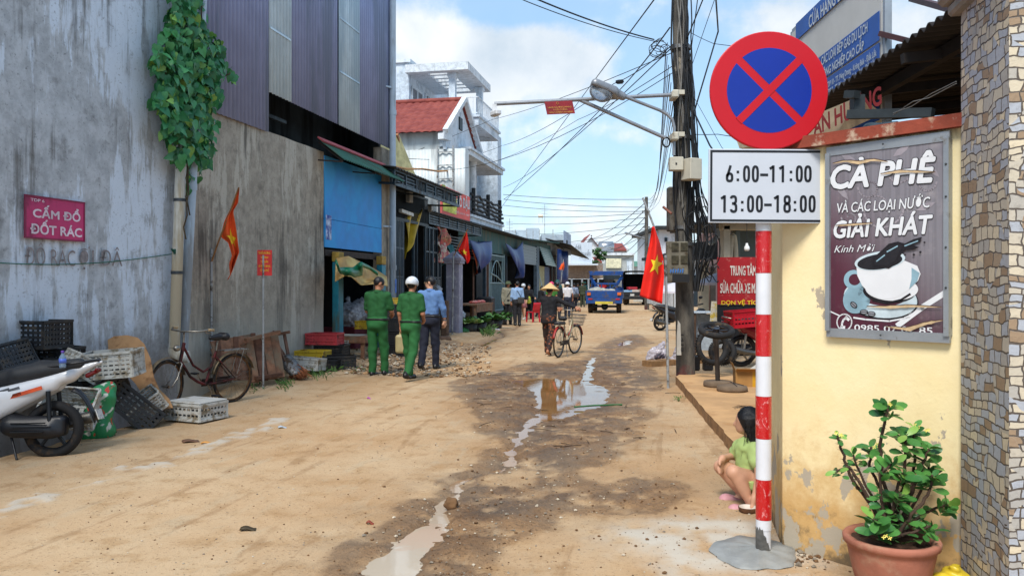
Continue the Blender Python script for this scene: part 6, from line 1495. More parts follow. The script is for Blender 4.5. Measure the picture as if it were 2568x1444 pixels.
def brown_shop():
  T0 = -8.6; a = B5E+.05; b = sOf(1418,T0); root = thing('shop','narrow shop with tall red brown shutters at the far end of the row','shop',ST(-10,(a+b)/2))
  one('body',plast_w,root,lambda q: sbox(q,-14,T0-.3,a,b,0,4.6)); n = 4
  for i in range(n):
    s0 = a+(b-a)*.55*i/n; one('shutter',mat('red_brown',lin((112,60,54),.65),.7,var=.2) if i % 2 == 0 else gate_d,root,lambda q,s0=s0: sbox(q,T0-.28,T0-.15,s0+.1,s0+(b-a)*.55/n-.1,0,3.7))
  one('eave',darkroof,root,lambda q: q.grid(lambda u,v: (T0+1.4-1.8*v,a+(b-a+4)*u,4.3+.5*v-.6*u),12,3,0,True,.06))
  c = P(1412,690,62); q = MB(SR); s0,s1 = sOf(1397,T0+.5),sOf(1422,T0+.5)
  q.grid(lambda u,v: (T0+.5+.15*math.sin(u*9),s0+(s1-s0)*u,4.0-2.4*v),14,4,0,True,.02); tag(q.build('tarpaulin',MATS['blue_tarp']),'faded blue tarpaulin hanging under the far eave behind the small orange flag','tarpaulin')
  fl = thing('flag','small orange red flag at the far end of the shop row','flag',ST(-7.5,sOf(1402,-7.5),0),0,'red flags with a yellow star along the street')
  d = dpl(1404,-7.5); q = MB(); q.tube([P(1403,745,d),P(1413,650,d)],.03,6); q.build('pole',pole_m,fl)
  flag_cloth(fl,[(1413,654),(1407,664),(1401,675)],[(1414,656),(1416,668),(1413,678)],d,.12,2,org_f)
brown_shop()
# ---- gabled house with red tiles
def gable_house():
  T0 = -8.5; a,b = sOf(1115,T0),sOf(1195,T0); mid = (a+b)/2; ZE,ZR = 7.35,8.95
  root = thing('house','white house with a red tiled gable roof standing behind the grille shop','house',ST(-11,mid))
  one('wall',wsheet,root,lambda q: (sbox(q,-16,T0-.25,a+.15,b-.15,4.1,ZE-.05)))
  one('gable_wall',plast_b,root,lambda q: q.prism([(a+.1,ZE-.6),(b-.1,ZE-.6),(b-.1,ZE),(mid,ZR-.12),(a+.1,ZE)],(T0-.24,0,0),(0,1,0),(0,0,1),.2))
  tiled_slope('roof',root,-17,T0+.05,a-.25,ZE-.12,mid,ZR)
  tiled_slope('roof',root,-17,T0+.05,b+.25,ZE-.12,mid,ZR)
  def barge(q):
    for s in (a-.3,b+.3): q.beam((T0+.12,s,ZE-.12),(T0+.12,mid,ZR+.08),.2,.16)
    q.beam((T0-.05,a-.32,ZE-.30),(T0+.1,a+.25,ZE-.30),.25,.22); q.beam((T0-.05,b+.32,ZE-.30),(T0+.1,b-.2,ZE-.30),.25,.22)
  one('barge_board',plast_w,root,barge)
  one('ridge_cap',tile,root,lambda q: q.tube([(-17,mid,ZR+.05),(T0+.1,mid,ZR+.05)],.11,8))
  one('vent',gate_d,root,lambda q: (q.box((T0-.02,mid-.1,8.0),(.06,.45,.5),None,0,.1)))
  zt = 6.62; T1 = -7.7
  def front(q):
    n = 70
    q.grid(lambda u,v: (-14+(T1+14)*u,a-.02+.02*math.sin(u*(T1+14)*2*math.pi/.25),3.95+(zt-3.95)*v),200,1,0,True,.02)
    sbox(q,T1-.04,T1,a,a+.5,3.95,zt); sbox(q,T0-.3,T1-.01,a,a+.5,zt-.06,zt)
  one('sheet_wall',wsheet,root,front)
  one('gutter',plast_b,root,lambda q: q.beam((T0+.02,a-.02,zt-.02),(T0+.02,a-.04,ZE-.5),.12))
  lad = thing('ladder','thin grey roof ladder fixed against the white sheet wall of the gabled house','ladder',ST(-8.6,a-.1,4))
  t0,t1 = -8.75,-8.15
  one('stile',pole_m,lad,lambda q: q.beam((t0,a-.09,3.6),(t0,a-.09,zt+.1),.05)); one('stile',pole_m,lad,lambda q: q.beam((t1,a-.09,3.6),(t1,a-.09,zt+.1),.05))
  for i in range(6): one('rung',pole_m,lad,lambda q,i=i: q.beam((t0,a-.09,4.0+.5*i),(t1,a-.09,4.0+.5*i),.035))
  # banner on the shop roof
  d = 28.6; root = thing('shop_banner','pink orange shop banner with white letters on the roof of the louvred shop','sign',P(1140,550,d))
  o = P(1104,536,27.6); e = P(1175,555,29.2); ux = e-o; z1 = (P(1104,462,27.6)-o).length
  q = MB(); q.prism([(0,0),(1,0),(1,z1*.86),(0,z1*.98)],o,ux,(0,0,1),.06); pn = q.build('panel',mat('banner_pink',lin((226,106,100),.85),.6,var=.1),root)
  nb = ux.cross(Vector((0,0,1))).normalized()*.066
  q = MB(); q.prism([(.04,.12),(.5,.1),(.55,.62),(.3,.8),(.04,.5)],o+nb,ux,(0,0,1),.004); q.prism([(.0,.9),(.12,.9),(.12,1.02),(0,1.02)],o+nb,ux,(0,0,1),.004); q.build('picture',mat('banner_yellow',lin((196,200,96),.85),.6,var=.35,sc=5),pn)
  q = MB(); put_text(q,'CÔ ĐẬU',o+ux*.52+Vector((0,0,.42)),ux,(0,0,1),ux.length*.46,.34,.025,0,0,lift=.076); put_text(q,'QUÁN ĂN',o+ux*.62+Vector((0,0,.9)),ux,(0,0,1),ux.length*.28,.1,.01,0,0,lift=.076)
  put_text(q,'HỦ TIẾU - BÁNH MÌ - NƯỚC',o+ux*.45+Vector((0,0,.16)),ux,(0,0,1),ux.length*.5,.07,.0,0,0,lift=.076)
  q.build('lettering',plast_w,pn)
  # cable conduit and the triangular yellow gable peeping beside the warehouse
  q = MB(); q.tube([PL(990,418,-8.4),PL(1020,424,-8.4),PL(1060,424,-8.4),PL(1100,430,-8.4),PL(1140,427,-8.4)],.035,6); q.tube([PL(1141,424,-8.4),PL(1143,492,-8.4)],.04,6); tag(q.build('conduit',mat('orange_conduit',lin((206,150,90),.8),.6)),'orange flexible conduit strung across the white sheet wall','conduit')
  s = sOf(1003,-9.5); yr = thing('lean_to','pale yellow lean-to gable with an orange trim beside the downpipe','building',ST(-10,s))
  q = MB(); A = PL(992,340,-9.0); B_ = PL(1018,435,-9.0); q.prism([(-1.2,-4),(B_-A).length and (.9,-4),(.9,-1.2),(.0,.0),(-1.2,.1)],A,ST(.3,.95),(0,0,1),.15); q.build('gable_wall',mat('pale_yellow',lin((218,210,156),.8),.8),yr)
  q = MB(); q.beam(A+Vector((.05,-.2,0)),B_+Vector((.05,-.2,0)),.12); q.build('trim',mat('trim_orange',lin((180,120,80),.75),.7),yr)
gable_house()
def tower_house():
  T0 = -9.5; a,b = sOf(1200,-8.6),sOf(1257,T0); root = thing('tower_house','pale blue four storey house with roof terrace, balconies and a flat slab canopy','house',ST(-12,(a+b)/2))
  one('wall',plast_b,root,lambda q: (sbox(q,-18,T0-1.2,a,b,4.2,9.0),sbox(q,T0-1.2,T0,b-.9,b,4.2,9.6),sbox(q,T0-1.2,T0,a,a+.3,4.2,9.0)))
  one('roof_room',plast_b,root,lambda q: sbox(q,-18,-11.85,a+.1,b,9.0,11.55))
  one('parapet',plast_w,root,lambda q: sbox(q,-18.1,-11.75,a,b+.05,11.55,11.7))
  for pa,pb,ya,yb in ((1031,1057,217,256),(1065,1078,236,256)):
    t = -11.85; s0,s1 = sOf(pa,t),sOf(pb,t); z0,z1 = zOf(pa,yb,t),zOf(pa,ya,t)
    w_ = one('window',mat('window_wood',lin((130,132,140),.7),.7,var=.3,sc=10),root,lambda q: sbox(q,t-.02,t+.04,s0,s1,z0,z1))
    one('frame',plast_w,w_,lambda q: [q.beam((t+.03,s0,z),(t+.03,s1,z),.1) for z in (z0,z1)]+[q.beam((t+.03,s,z0),(t+.03,s,z1),.1) for s in (s0,(s0+s1)/2,s1)])
  sl0,sl1 = -11.9,-9.0
  def slab(q):
    sbox(q,sl0,sl1,a-.3,a+.1,11.0,11.35); sbox(q,sl0,sl1,a+3.6,a+4.0,11.0,11.35); sbox(q,sl0,sl0+.9,a+.1,a+3.6,11.01,11.34); sbox(q,sl1-.9,sl1,a+.1,a+3.6,11.01,11.34)
    for i in range(5): sbox(q,sl0+.9,sl1-.9,a+.45+i*.62,a+.65+i*.62,11.03,11.31)
  one('slab_canopy',plast_w,root,slab)
  for (t,s) in ((-9.85,a+.25),(-9.3,a+3.0)):
    one('column',plast_b,root,lambda q,t=t,s=s: q.lathe([(.28,9.0),(.28,9.2),(.20,9.25),(.20,10.75),(.28,10.85),(.28,11.0)],4,Matrix.Translation((t,s,0)) @ Matrix.Rotation(R(45),4,'Z'),0,False))
  def bal(name,t1,s0,s1,z0,z1): return one(name,plast_b,root,lambda q: (sbox(q,T0-1.0,t1,s0,s1,z0,z1),sbox(q,T0-1.0,t1+.08,s0-.08,s1+.08,z1,z1+.1)))
  bal('balcony',-8.6,a,sOf(1251,-8.6),8.6,8.95); bal('balcony',-8.1,sOf(1178,-8.1),sOf(1262,-8.1),6.75,6.95); bal('balcony',-8.3,sOf(1180,-8.3),sOf(1260,-8.3),4.1,4.35)
  def rail(q):
    z0,z1 = 9.05,9.85; t1 = -8.65; b_ = sOf(1250,-8.65)
    for z in (z0+.1,z1): q.beam((t1,a+.05,z),(t1,b_,z),.045); q.beam((t1,a+.05,z),(-11,a+.05,z),.045)
    for i in range(26): s = a+.05+(b_-a-.05)*i/25; q.beam((t1,s,z0),(t1,s,z1),.022)
    for i in range(12): t = -11+(t1+11)*i/11; q.beam((t,a+.05,z0),(t,a+.05,z1),.022)
  one('railing',plast_w,root,rail)
  def lattice(q):
    z0,z1 = 4.45,5.3; t1 = -8.35; sa_,sb_ = sOf(1183,t1),sOf(1259,t1)
    for k in range(5): z = z0+.12+.18*k; q.tube([(t1+.05*math.sin(i*2+k),sa_+(sb_-sa_)*i/10,z+.04*math.sin(i*3+k*2)) for i in range(11)],.06,6)
    for s in (sa_+.3,(sa_+sb_)/2,sb_-.5): q.tube([(t1,s,z0),(t1,s,z1+.3)],.09,6)
  one('railing',mat('dark_log',lin((52,56,60),.6),.8,var=.4),root,lattice)
  wd = mat('mural_wall',lin((120,112,110),.7),.8,var=.5,sc=4,dirt=lin((196,190,184),.8),damt=.7,dsc=4); dr = mat('dark_door',lin((70,66,72),.65),.6,var=.3)
  tw = T0-1.18
  for nm,m,f0,f1,z0,z1 in (('door',dr,.06,.26,7.0,8.45),('wall_relief',wd,.45,.88,7.0,8.2),('window',mat('pale_window',lin((170,188,200),.8),.5),.1,.42,4.5,6.5),('wall_relief',wd,.5,.92,4.5,6.4),('lintel',mat('blue_grey_trim',lin((110,130,150),.7),.7),.42,.9,8.2,8.32)):
    one(nm,m,root,lambda q,f0=f0,f1=f1,z0=z0,z1=z1: sbox(q,tw,tw+.12 if nm != 'lintel' else tw+.35,a+.3+(b-a-.6)*f0,a+.3+(b-a-.6)*f1,z0,z1))
  one('column',plast_w,root,lambda q: q.lathe([(.16,4.35),(.14,6.6),(.22,6.85)],14,Matrix.Translation((-8.5,sOf(1186,-8.5),0))))
tower_house()
# ---- the far end
def far_end():
  def fbox(px0,px1,py0,py1,d,dep,m,name,par):
    a = P(px0,py1,d); b = P(px1,py0,d); q = MB(); q.box(((a.x+b.x)/2,d+dep/2,(a.z+b.z)/2),(b.x-a.x,dep,b.z-a.z)); return q.build(name,m,par)
  ws = mat('board_white',lin((206,216,226),.85),.5,var=.04)
  root = thing('billboard','large white shop board with thin script lettering at the end of the street','sign',P(1458,668,74)); fbox(1432,1485,608,663,74,.3,ws,'panel',root)
  q = MB(); gl = mat('grey_script',lin((120,128,140),.8),.6)
  for tx,px,py,w_,c_ in (('Hà',1442,624,.5,.42),('Nguyễn',1451,640,1.0,.42)): put_text(q,tx,P(px,py,73.9),(1,0,0),(0,0,1),w_*1.1,c_,-.012,.35,0,lift=.02)
  for px,py in ((1452,648),(1462,652)): put_text(q,'HAIR & NAILS',P(px,py,73.9),(1,0,0),(0,0,1),.75,.10,0,0,0,lift=.02)
  q.build('lettering',gl,root)
  root = thing('building','low brown shop building with a pale awning under the white script board','building',P(1462,757,75))
  fbox(1425,1512,664,698,75,6,mat('tan_wall',lin((150,134,122),.7),.85),'upper_wall',root); fbox(1425,1540,700,760,77,6,inner,'shop_front',root); fbox(1418,1500,661,665,73.2,2.5,ws,'awning',root)
  for px in (1432,1458,1474,1498): fbox(px,px+4,697,755,75,.2,plast_b,'post',root)
  # gabled houses behind
  def gable(label,px0,px1,pye,pyr,d,dep,front=True,pybase=745):
    A = P(px0,pye,d); B_ = P(px1,pye,d); rz = P(px0,pyr,d).z; root = thing('house',label,'house',P((px0+px1)/2,pybase,d))
    if front:
      m_ = (A.x+B_.x)/2; q = MB(); q.prism([(A.x,0),(B_.x,0),(B_.x,A.z),(m_,rz-.2),(A.x,A.z)],(0,d+.3,0),(1,0,0),(0,0,1),-dep); q.build('wall',plast_w,root)
      for (x0,x1) in ((A.x-.4,m_),(B_.x+.4,m_)):
        q = MB(); q.grid(lambda u,v: (x0+(x1-x0)*v,d-.1+dep*u,A.z-.3+(rz+.15-A.z+.3)*v),2,4,0,False,.2); q.build('roof',tile,root)
        q = MB(); q.beam((x0,d-.2,A.z-.25),(x1,d-.2,rz+.12),.25,.3); q.build('barge_board',plast_w,root)
    else:
      q = MB(); q.box(((A.x+B_.x)/2,d+dep/2,A.z/2),(B_.x-A.x,dep,A.z)); q.build('wall',plast_w,root)
      q = MB(); q.grid(lambda u,v: (A.x+(B_.x-A.x)*u,d-.4+dep*.5*v,A.z+(rz-A.z)*v),30,8,0,False,.15); q.build('roof',tile,root)
      for x in (A.x,B_.x): q = MB(); q.beam((x,d-.5,A.z),(x,d+dep*.5,rz+.1),.3,.4); q.build('barge_board',plast_w,root)
    return root
  gable('white gabled house with red roof slopes rising behind the script board',1455,1510,628,592,105,9)
  gable('house with a broad red tiled roof beside the steel water tank',1502,1573,627,606,112,10,False)
  gable('lower house with an orange red roof below the tree',1485,1512,656,642,90,8,False)
  root = thing('building','cream two storey corner building with a white sign behind the blue truck','building',P(1550,745,96)); fbox(1511,1590,640,745,96,8,mat('cream_block',lin((190,196,196),.75),.85,var=.12,sc=1.5),'wall',root); fbox(1508,1592,634,640,95.5,9,plast_w,'roof_slab',root); fbox(1520,1558,648,672,95.7,.2,mat('cream_sign',lin((226,222,190),.85),.6),'sign_panel',root); fbox(1572,1585,655,690,95.8,.2,plast_b,'window',root); fbox(1515,1556,690,700,95,.8,gate_d,'awning',root)
  root = thing('building','low building with a green roof at the street end by the dark truck','building',P(1600,745,120)); fbox(1588,1640,662,745,120,8,plast_w,'wall',root); fbox(1580,1640,655,668,119,9,mat('mint_roof',lin((110,166,150),.75),.6),'roof',root)
  # tanks
  st_ = mat('tank_steel',lin((180,184,188),.8),.25,.8)
  for lab,px,py,d,r in (('round steel water tank on the roof beside the broad red roof',1520,620,104,.75),):
    c = P(px,py,d); q = MB(Matrix.Translation(c)); q.tube([(-1.0,0,0),(-.9,0,0),(.9,0,0),(1.0,0,0)],[r*.7,r,r,r*.7],16);
    for x in (-.6,.6): q.beam((x,0,-1.4),(x,0,-.6),.12)
    tag(q.build('water_tank',st_),lab,'tank')
  c = P(1356,566,66); root = thing('water_tank','cream horizontal water tank on a roof above the shutter shop','tank',c); q = MB(Matrix.Translation(c)); q.tube([(-.4,0,0),(-.35,0,0),(.35,0,0),(.4,0,0)],[.2,.28,.28,.2],14); q.build('tank',mat('tank_cream',lin((226,216,196),.85),.5),root,False);
  q = MB(Matrix.Translation(c)); q.beam((-.3,0,-1.2),(-.3,0,-.2),.05); q.beam((.3,0,-1.2),(.3,0,-.2),.05); q.build('stand',pole_m,root,False)
  # rooftop screens
  root = thing('roof_screen','pale translucent rooftop screen house above the teal and shutter shops','building',P(1310,600,60)); cs = mat('screen_sheet',lin((176,190,200),.85),.5,var=.1)
  for px0,px1,py0,py1,d in ((1264,1320,577,620,58),(1320,1352,572,620,60),(1358,1412,588,640,62)): fbox(px0,px1,py0,py1,d,5,cs,'screen_wall',root)
  for px in (1264,1292,1320,1336,1352,1386): fbox(px,px+1.6,575,620,57.8,.1,pole_m,'mullion',root)
  q = MB(); o = P(1412,640,60); q.prism([(0,0),(.55,0),(.55,1.55),(.03,1.85)],o,(1,.6,0),(0,0,1),.12); tag(q.build('roof_panel',mat('blue_grey_panel',lin((150,164,184),.8),.6)),'upright blue grey panel standing on the roofs left of the script board','panel')
  q = MB(); a = P(1395,612,61);
  q.box((a.x,61,a.z),(1.6,2,.5)); tag(q.build('roof_slab',darkroof),'dark flat roof slab below the rooftop screens','roof')
  # aerial mast, trees
  for px,py0,py1,d,lab in ((1366,512,620,66,'thin aerial mast beside the cream water tank'),(1278,548,600,58,'thin aerial mast on the roof right of the tower house')):
    root = thing('aerial',lab,'aerial',P(px,py1,d)); q = MB(); q.tube([P(px,py1,d),P(px,py0,d)],.02,5); q.build('mast',pole_m,root); q = MB()
    for k in range(4): z = P(px,py0+8+8*k,d); q.tube([z-Vector((.25,0,0)),z+Vector((.25,0,0))],.012,4)
    q.build('crossarm',pole_m,root)
  def tree(label,px,pyb,pyt,d,wpx,seed,lm):
    rng = random.Random(seed); base = P(px,pyb,d); base.z = 0; top = P(px,pyt,d).z; r = wpx/2/FPX*d; root = thing('tree',label,'tree',base); q = MB()
    q.tube([(0,0,0),(.1,0,top*.4),(0,.1,top*.8)],[.18,.14,.04],8)
    for i in range(6): a = i*1.05; q.tube([(0,0,top*(.35+.07*i)),(r*.6*math.cos(a),r*.6*math.sin(a),top*(.6+.05*i))],[.07,.02],5)
    q.build('trunk',mat('bark',lin((92,76,60),.6),.9,bump=.5,bsc=20),root,False); q = MB()
    cl = [(Vector((rng.gauss(0,.5)*r,rng.gauss(0,.5)*r,top*rng.uniform(.45,.95))),rng.uniform(.25,.5)*r) for _ in range(16)]
    for c,rr in cl:
      for i in range(70):
        v = Vector((rng.gauss(0,1),rng.gauss(0,1),rng.gauss(0,.8))); p = c+v.normalized()*rr*rng.random()**.4; leaf(q,p,(rng.gauss(0,1),rng.gauss(0,1),-.3),(rng.gauss(0,.5),rng.gauss(0,.5),1),rng.uniform(.2,.38),.16,0,False)
    q.build('crown',lm,root,False)
  tl = leaf_mat('tree_leaf',lin((44,82,44),.8),lin((84,124,62),.8),.6)
  tree('small dark green tree between the script board and the water tank',1494,700,617,84,26,11,tl)
  tree('green tree behind the pale house on the right side of the street',1688,720,640,70,40,12,tl)
far_end()
# ---- blue three wheeled truck
def blue_truck():
  d = 43.5; c = P(1515,HY,d); rz = R(-9); root = thing('cargo_truck','blue open cargo truck seen from behind with sacks on its bed and a roof frame','truck',(c.x,c.y,0),rz)
  bl = mat('truck_blue',lin((24,72,140),.8),.45,var=.15,dirt=lin((96,84,74),.6),damt=.3,dsc=3); W2 = .98
  L = lambda nm,m,fn,par=root: (lambda q: (fn(q),q.build(nm,m,par,False))[1])(MB())
  L('bed',bl,lambda q: (q.box((0,1.6,.82),(W2*2,3.2,.08)),q.box((-W2,1.6,1.02),(.06,3.2,.42)),q.box((W2,1.6,1.02),(.06,3.2,.42)),q.box((0,3.2,1.1),(W2*2,.06,.6))))
  tgt = L('tailgate',bl,lambda q: (q.box((0,-.03,1.02),(W2*2,.06,.44),None,0,.01),[q.box((x,-.07,1.02),(.05,.03,.42)) for x in (-.9,-.45,0,.45,.9)]))
  L('bumper',bl,lambda q: q.box((0,-.05,.66),(W2*2,.12,.26),None,0,.02)); L('bumper_plate',mat('plate_yellow',lin((206,190,70),.8),.6),lambda q: q.box((0,-.125,.58),(.95,.02,.14)))
  for x in (-.82,.82):
    L('tail_light',mat('lamp_orange',lin((220,110,50),.8),.3),lambda q,x=x: q.box((x,-.12,1.06),(.2,.04,.16),None,0,.01)); L('reflector',mat('lamp_red',lin((180,40,50),.8),.3),lambda q,x=x: q.box((x*.9,-.125,.78),(.22,.03,.08)))
  ty = mat('truck_tyre',lin((40,38,36),.6),.9,dirt=lin((130,100,70),.6),damt=.5,dsc=6)
  for x,y in ((-.78,.75),(.78,.75),(-.70,3.9),(.70,3.9)):
    w_ = L('wheel',ty,lambda q,x=x,y=y: q.tube([(x-.13,y,.36),(x-.11,y,.36),(x+.11,y,.36),(x+.13,y,.36)],[.30,.36,.36,.30],20)); L('rim',gate_d,lambda q,x=x,y=y: q.tube([(x-.14,y,.36),(x+.14,y,.36)],.17,12),w_)
  L('axle',gate_d,lambda q: (q.beam((-.7,.75,.36),(.7,.75,.36),.12),q.ell((0,.75,.36),(.2,.2,.2)),q.box((0,2.2,.6),(.5,4,.16))))
  def frame(q):
    y = 2.5
    for x in (-.72,.72): q.beam((x,y,.9),(x*.80,y,1.5),.14); q.beam((x*.80,y,1.5),(x*1.25,y+.3,2.0),.12); q.beam((x*1.25,y+.3,2.0),(x*1.25,y+.3,2.3),.10)
    for z in (1.28,1.62): q.beam((-.62,y,z),(.62,y,z),.10)
    for x in (-.25,.25): q.beam((x,y,.9),(x,y,1.62),.07)
    q.beam((-.62,y,1.62),(-.25,y,1.28),.06); q.beam((.62,y,1.62),(.25,y,1.28),.06)
    q.beam((-.62,y,.98),(.62,y,.98),.12)
  L('headboard_frame',bl,frame)
  L('roof',bl,lambda q: (q.box((0,3.4,2.30),(2.0,1.5,.08),None,0,.02),q.box((0,2.66,2.2),(1.9,.06,.18)),q.beam((-.9,4.1,.9),(-.9,4.1,2.3),.08),q.beam((.9,4.1,.9),(.9,4.1,2.3),.08)))
  L('dashboard',bl,lambda q: q.box((0,4.3,1.1),(1.7,.3,.7),None,0,.05)); L('bench',gate_d,lambda q: q.box((0,3.3,1.05),(1.5,.4,.4),None,0,.05))
  M4 = Matrix.Translation((c.x,c.y,0)) @ Matrix.Rotation(rz,4,'Z')
  for i,(x,y,z) in enumerate(((-.62,.6,1.2),(-.2,.7,1.2),(.3,.6,1.14),(-.5,1.4,1.25),(.2,1.5,1.15))):
    p = M4 @ Vector((x,y,z)); me = sdf_mesh('cargo_sack',[('e',p,(.34,.36,.17),None),('e',p+Vector((.1,0,.05)),(.2,.25,.12),None)],.04,.05,.02,10)
    tag(mkobj('cargo_sack',me,mat('sack_pale',lin((170,170,162),.75),.7,var=.3,sc=4),origin=p),('left grey cargo sack at the tailgate of the blue truck','middle grey cargo sack at the tailgate of the blue truck','right flatter cargo sack near the tailgate of the blue truck','rear left cargo sack under the truck frame','rear right cargo sack under the truck frame')[i],'sack','sacks on the blue truck')
  p = M4 @ Vector((-.2,3.15,0)); q = person('person in red shirt sitting at the wheel of the blue truck',(p.x,p.y,.42),rz,1.62,shirt=cloth('red_shirt',lin((196,40,48),.8),.1),trous=dkt,legs=((70,80),(70,80)),arms=((40,8,30),(40,8,30)),hair='short',shoes=SHOE,vox=.028)
  p = M4 @ Vector((.45,3.15,0)); q = person('person in olive uniform riding on the right of the blue truck',(p.x,p.y,.42),rz,1.62,shirt=oliv_c,trous=oliv_c,legs=((70,80),(70,80)),arms=((30,8,30),(30,8,30)),hair='short',hat='cap',hatm=olive,shoes=SHOE,vox=.028)
blue_truck()
def dark_truck():
  d = 60.0; c = P(1590,HY,d); root = thing('lorry','dark lorry with a black canvas cover and an open rear full of boxes','truck',(c.x,c.y,0),R(-11)); cv = mat('black_canvas',lin((44,48,46),.7),.85,var=.3,sc=3,bump=.4,bsc=8); bk = mat('lorry_black',lin((34,36,40),.7),.5)
  L = lambda nm,m,fn,par=root: (lambda q: (fn(q),q.build(nm,m,par,False))[1])(MB())
  W2 = 1.05
  L('canvas_cover',cv,lambda q: (q.grid(lambda u,v: (W2*math.copysign(min(1,abs(2*u-1)*1.25),2*u-1),5*v,3.02+.22*(1-abs(2*u-1)**4)-(1.9*max(0,abs(2*u-1)-.8)/.2)+.03*math.sin(v*18)),30,20,0,True,.04)))
  L('bed',bk,lambda q: (q.box((0,2.5,.95),(W2*2,5,.16)),q.box((0,-.02,1.1),(W2*2,.05,.3)),q.box((0,4.9,2.0),(W2*2,.1,2.0))))
  L('bumper',bk,lambda q: q.box((0,.1,.7),(W2*1.9,.3,.3),None,0,.03)); L('mud_panel',mat('pale_panel',lin((190,188,176),.75),.7),lambda q: q.box((.35,0,.42),(.8,.04,.2)))
  L('number_plate',MATS['plate_white'],lambda q: q.box((-.15,-.07,.98),(.34,.02,.2)))
  for x,y in ((-.8,1.0),(.8,1.0),(-.8,4.6),(.8,4.6)): L('wheel',MATS['truck_tyre'],lambda q,x=x,y=y: q.tube([(x-.16,y,.45),(x-.13,y,.45),(x+.13,y,.45),(x+.16,y,.45)],[.36,.45,.45,.36],18))
  root.scale = (.86,.9,.80); M4 = Matrix.Translation((c.x,c.y,0)) @ Matrix.Rotation(R(-11),4,'Z') @ Matrix.Diagonal((.86,.9,.80,1))
  for i,(x,z,w_,h_,col,lab) in enumerate(((-.6,1.2,.8,.35,(150,186,220),'pale blue box on the open bed of the dark lorry'),(.15,1.2,.6,.4,(206,190,180),'beige box in the middle of the dark lorry bed'),(.7,1.2,.5,.5,(190,120,96),'brown box at the right of the dark lorry bed'),(-.2,1.6,.7,.2,(170,44,56),'flat red box on top of the lorry load'))):
    p = M4 @ Vector((x,.5,z)); q = MB(Matrix.Translation(p) @ Matrix.Rotation(R(-11)+.1*i,4,'Z')); q.box((0,0,0),(w_,.6,h_),None,0,.02); tag(q.build('cargo_box',mat('cargo_%d' % i,lin(col,.8),.6,var=.2)),lab,'box','boxes on the dark lorry')
dark_truck()
def red_chair():
  c = P(1337,800,33.5); root = thing('plastic_chair','small red plastic chair on the dirt before the dark doorway','chair',(c.x,c.y,0),R(40)); q = MB(); q.box((0,0,.42),(.40,.40,.04),None,0,.015); q.build('seat',crp,root,False)
  q = MB(); q.grid(lambda u,v: ((u-.5)*.4,-.2-.08*v,.44+.38*v),6,4,0,True,.02); q.build('backrest',crp,root,False)
  for x in (-.17,.17):
    for y in (-.17,.17): q = MB(); q.beam((x,y,.4),(x*1.15,y*1.15,0),.045); q.build('leg',crp,root,False)
red_chair()
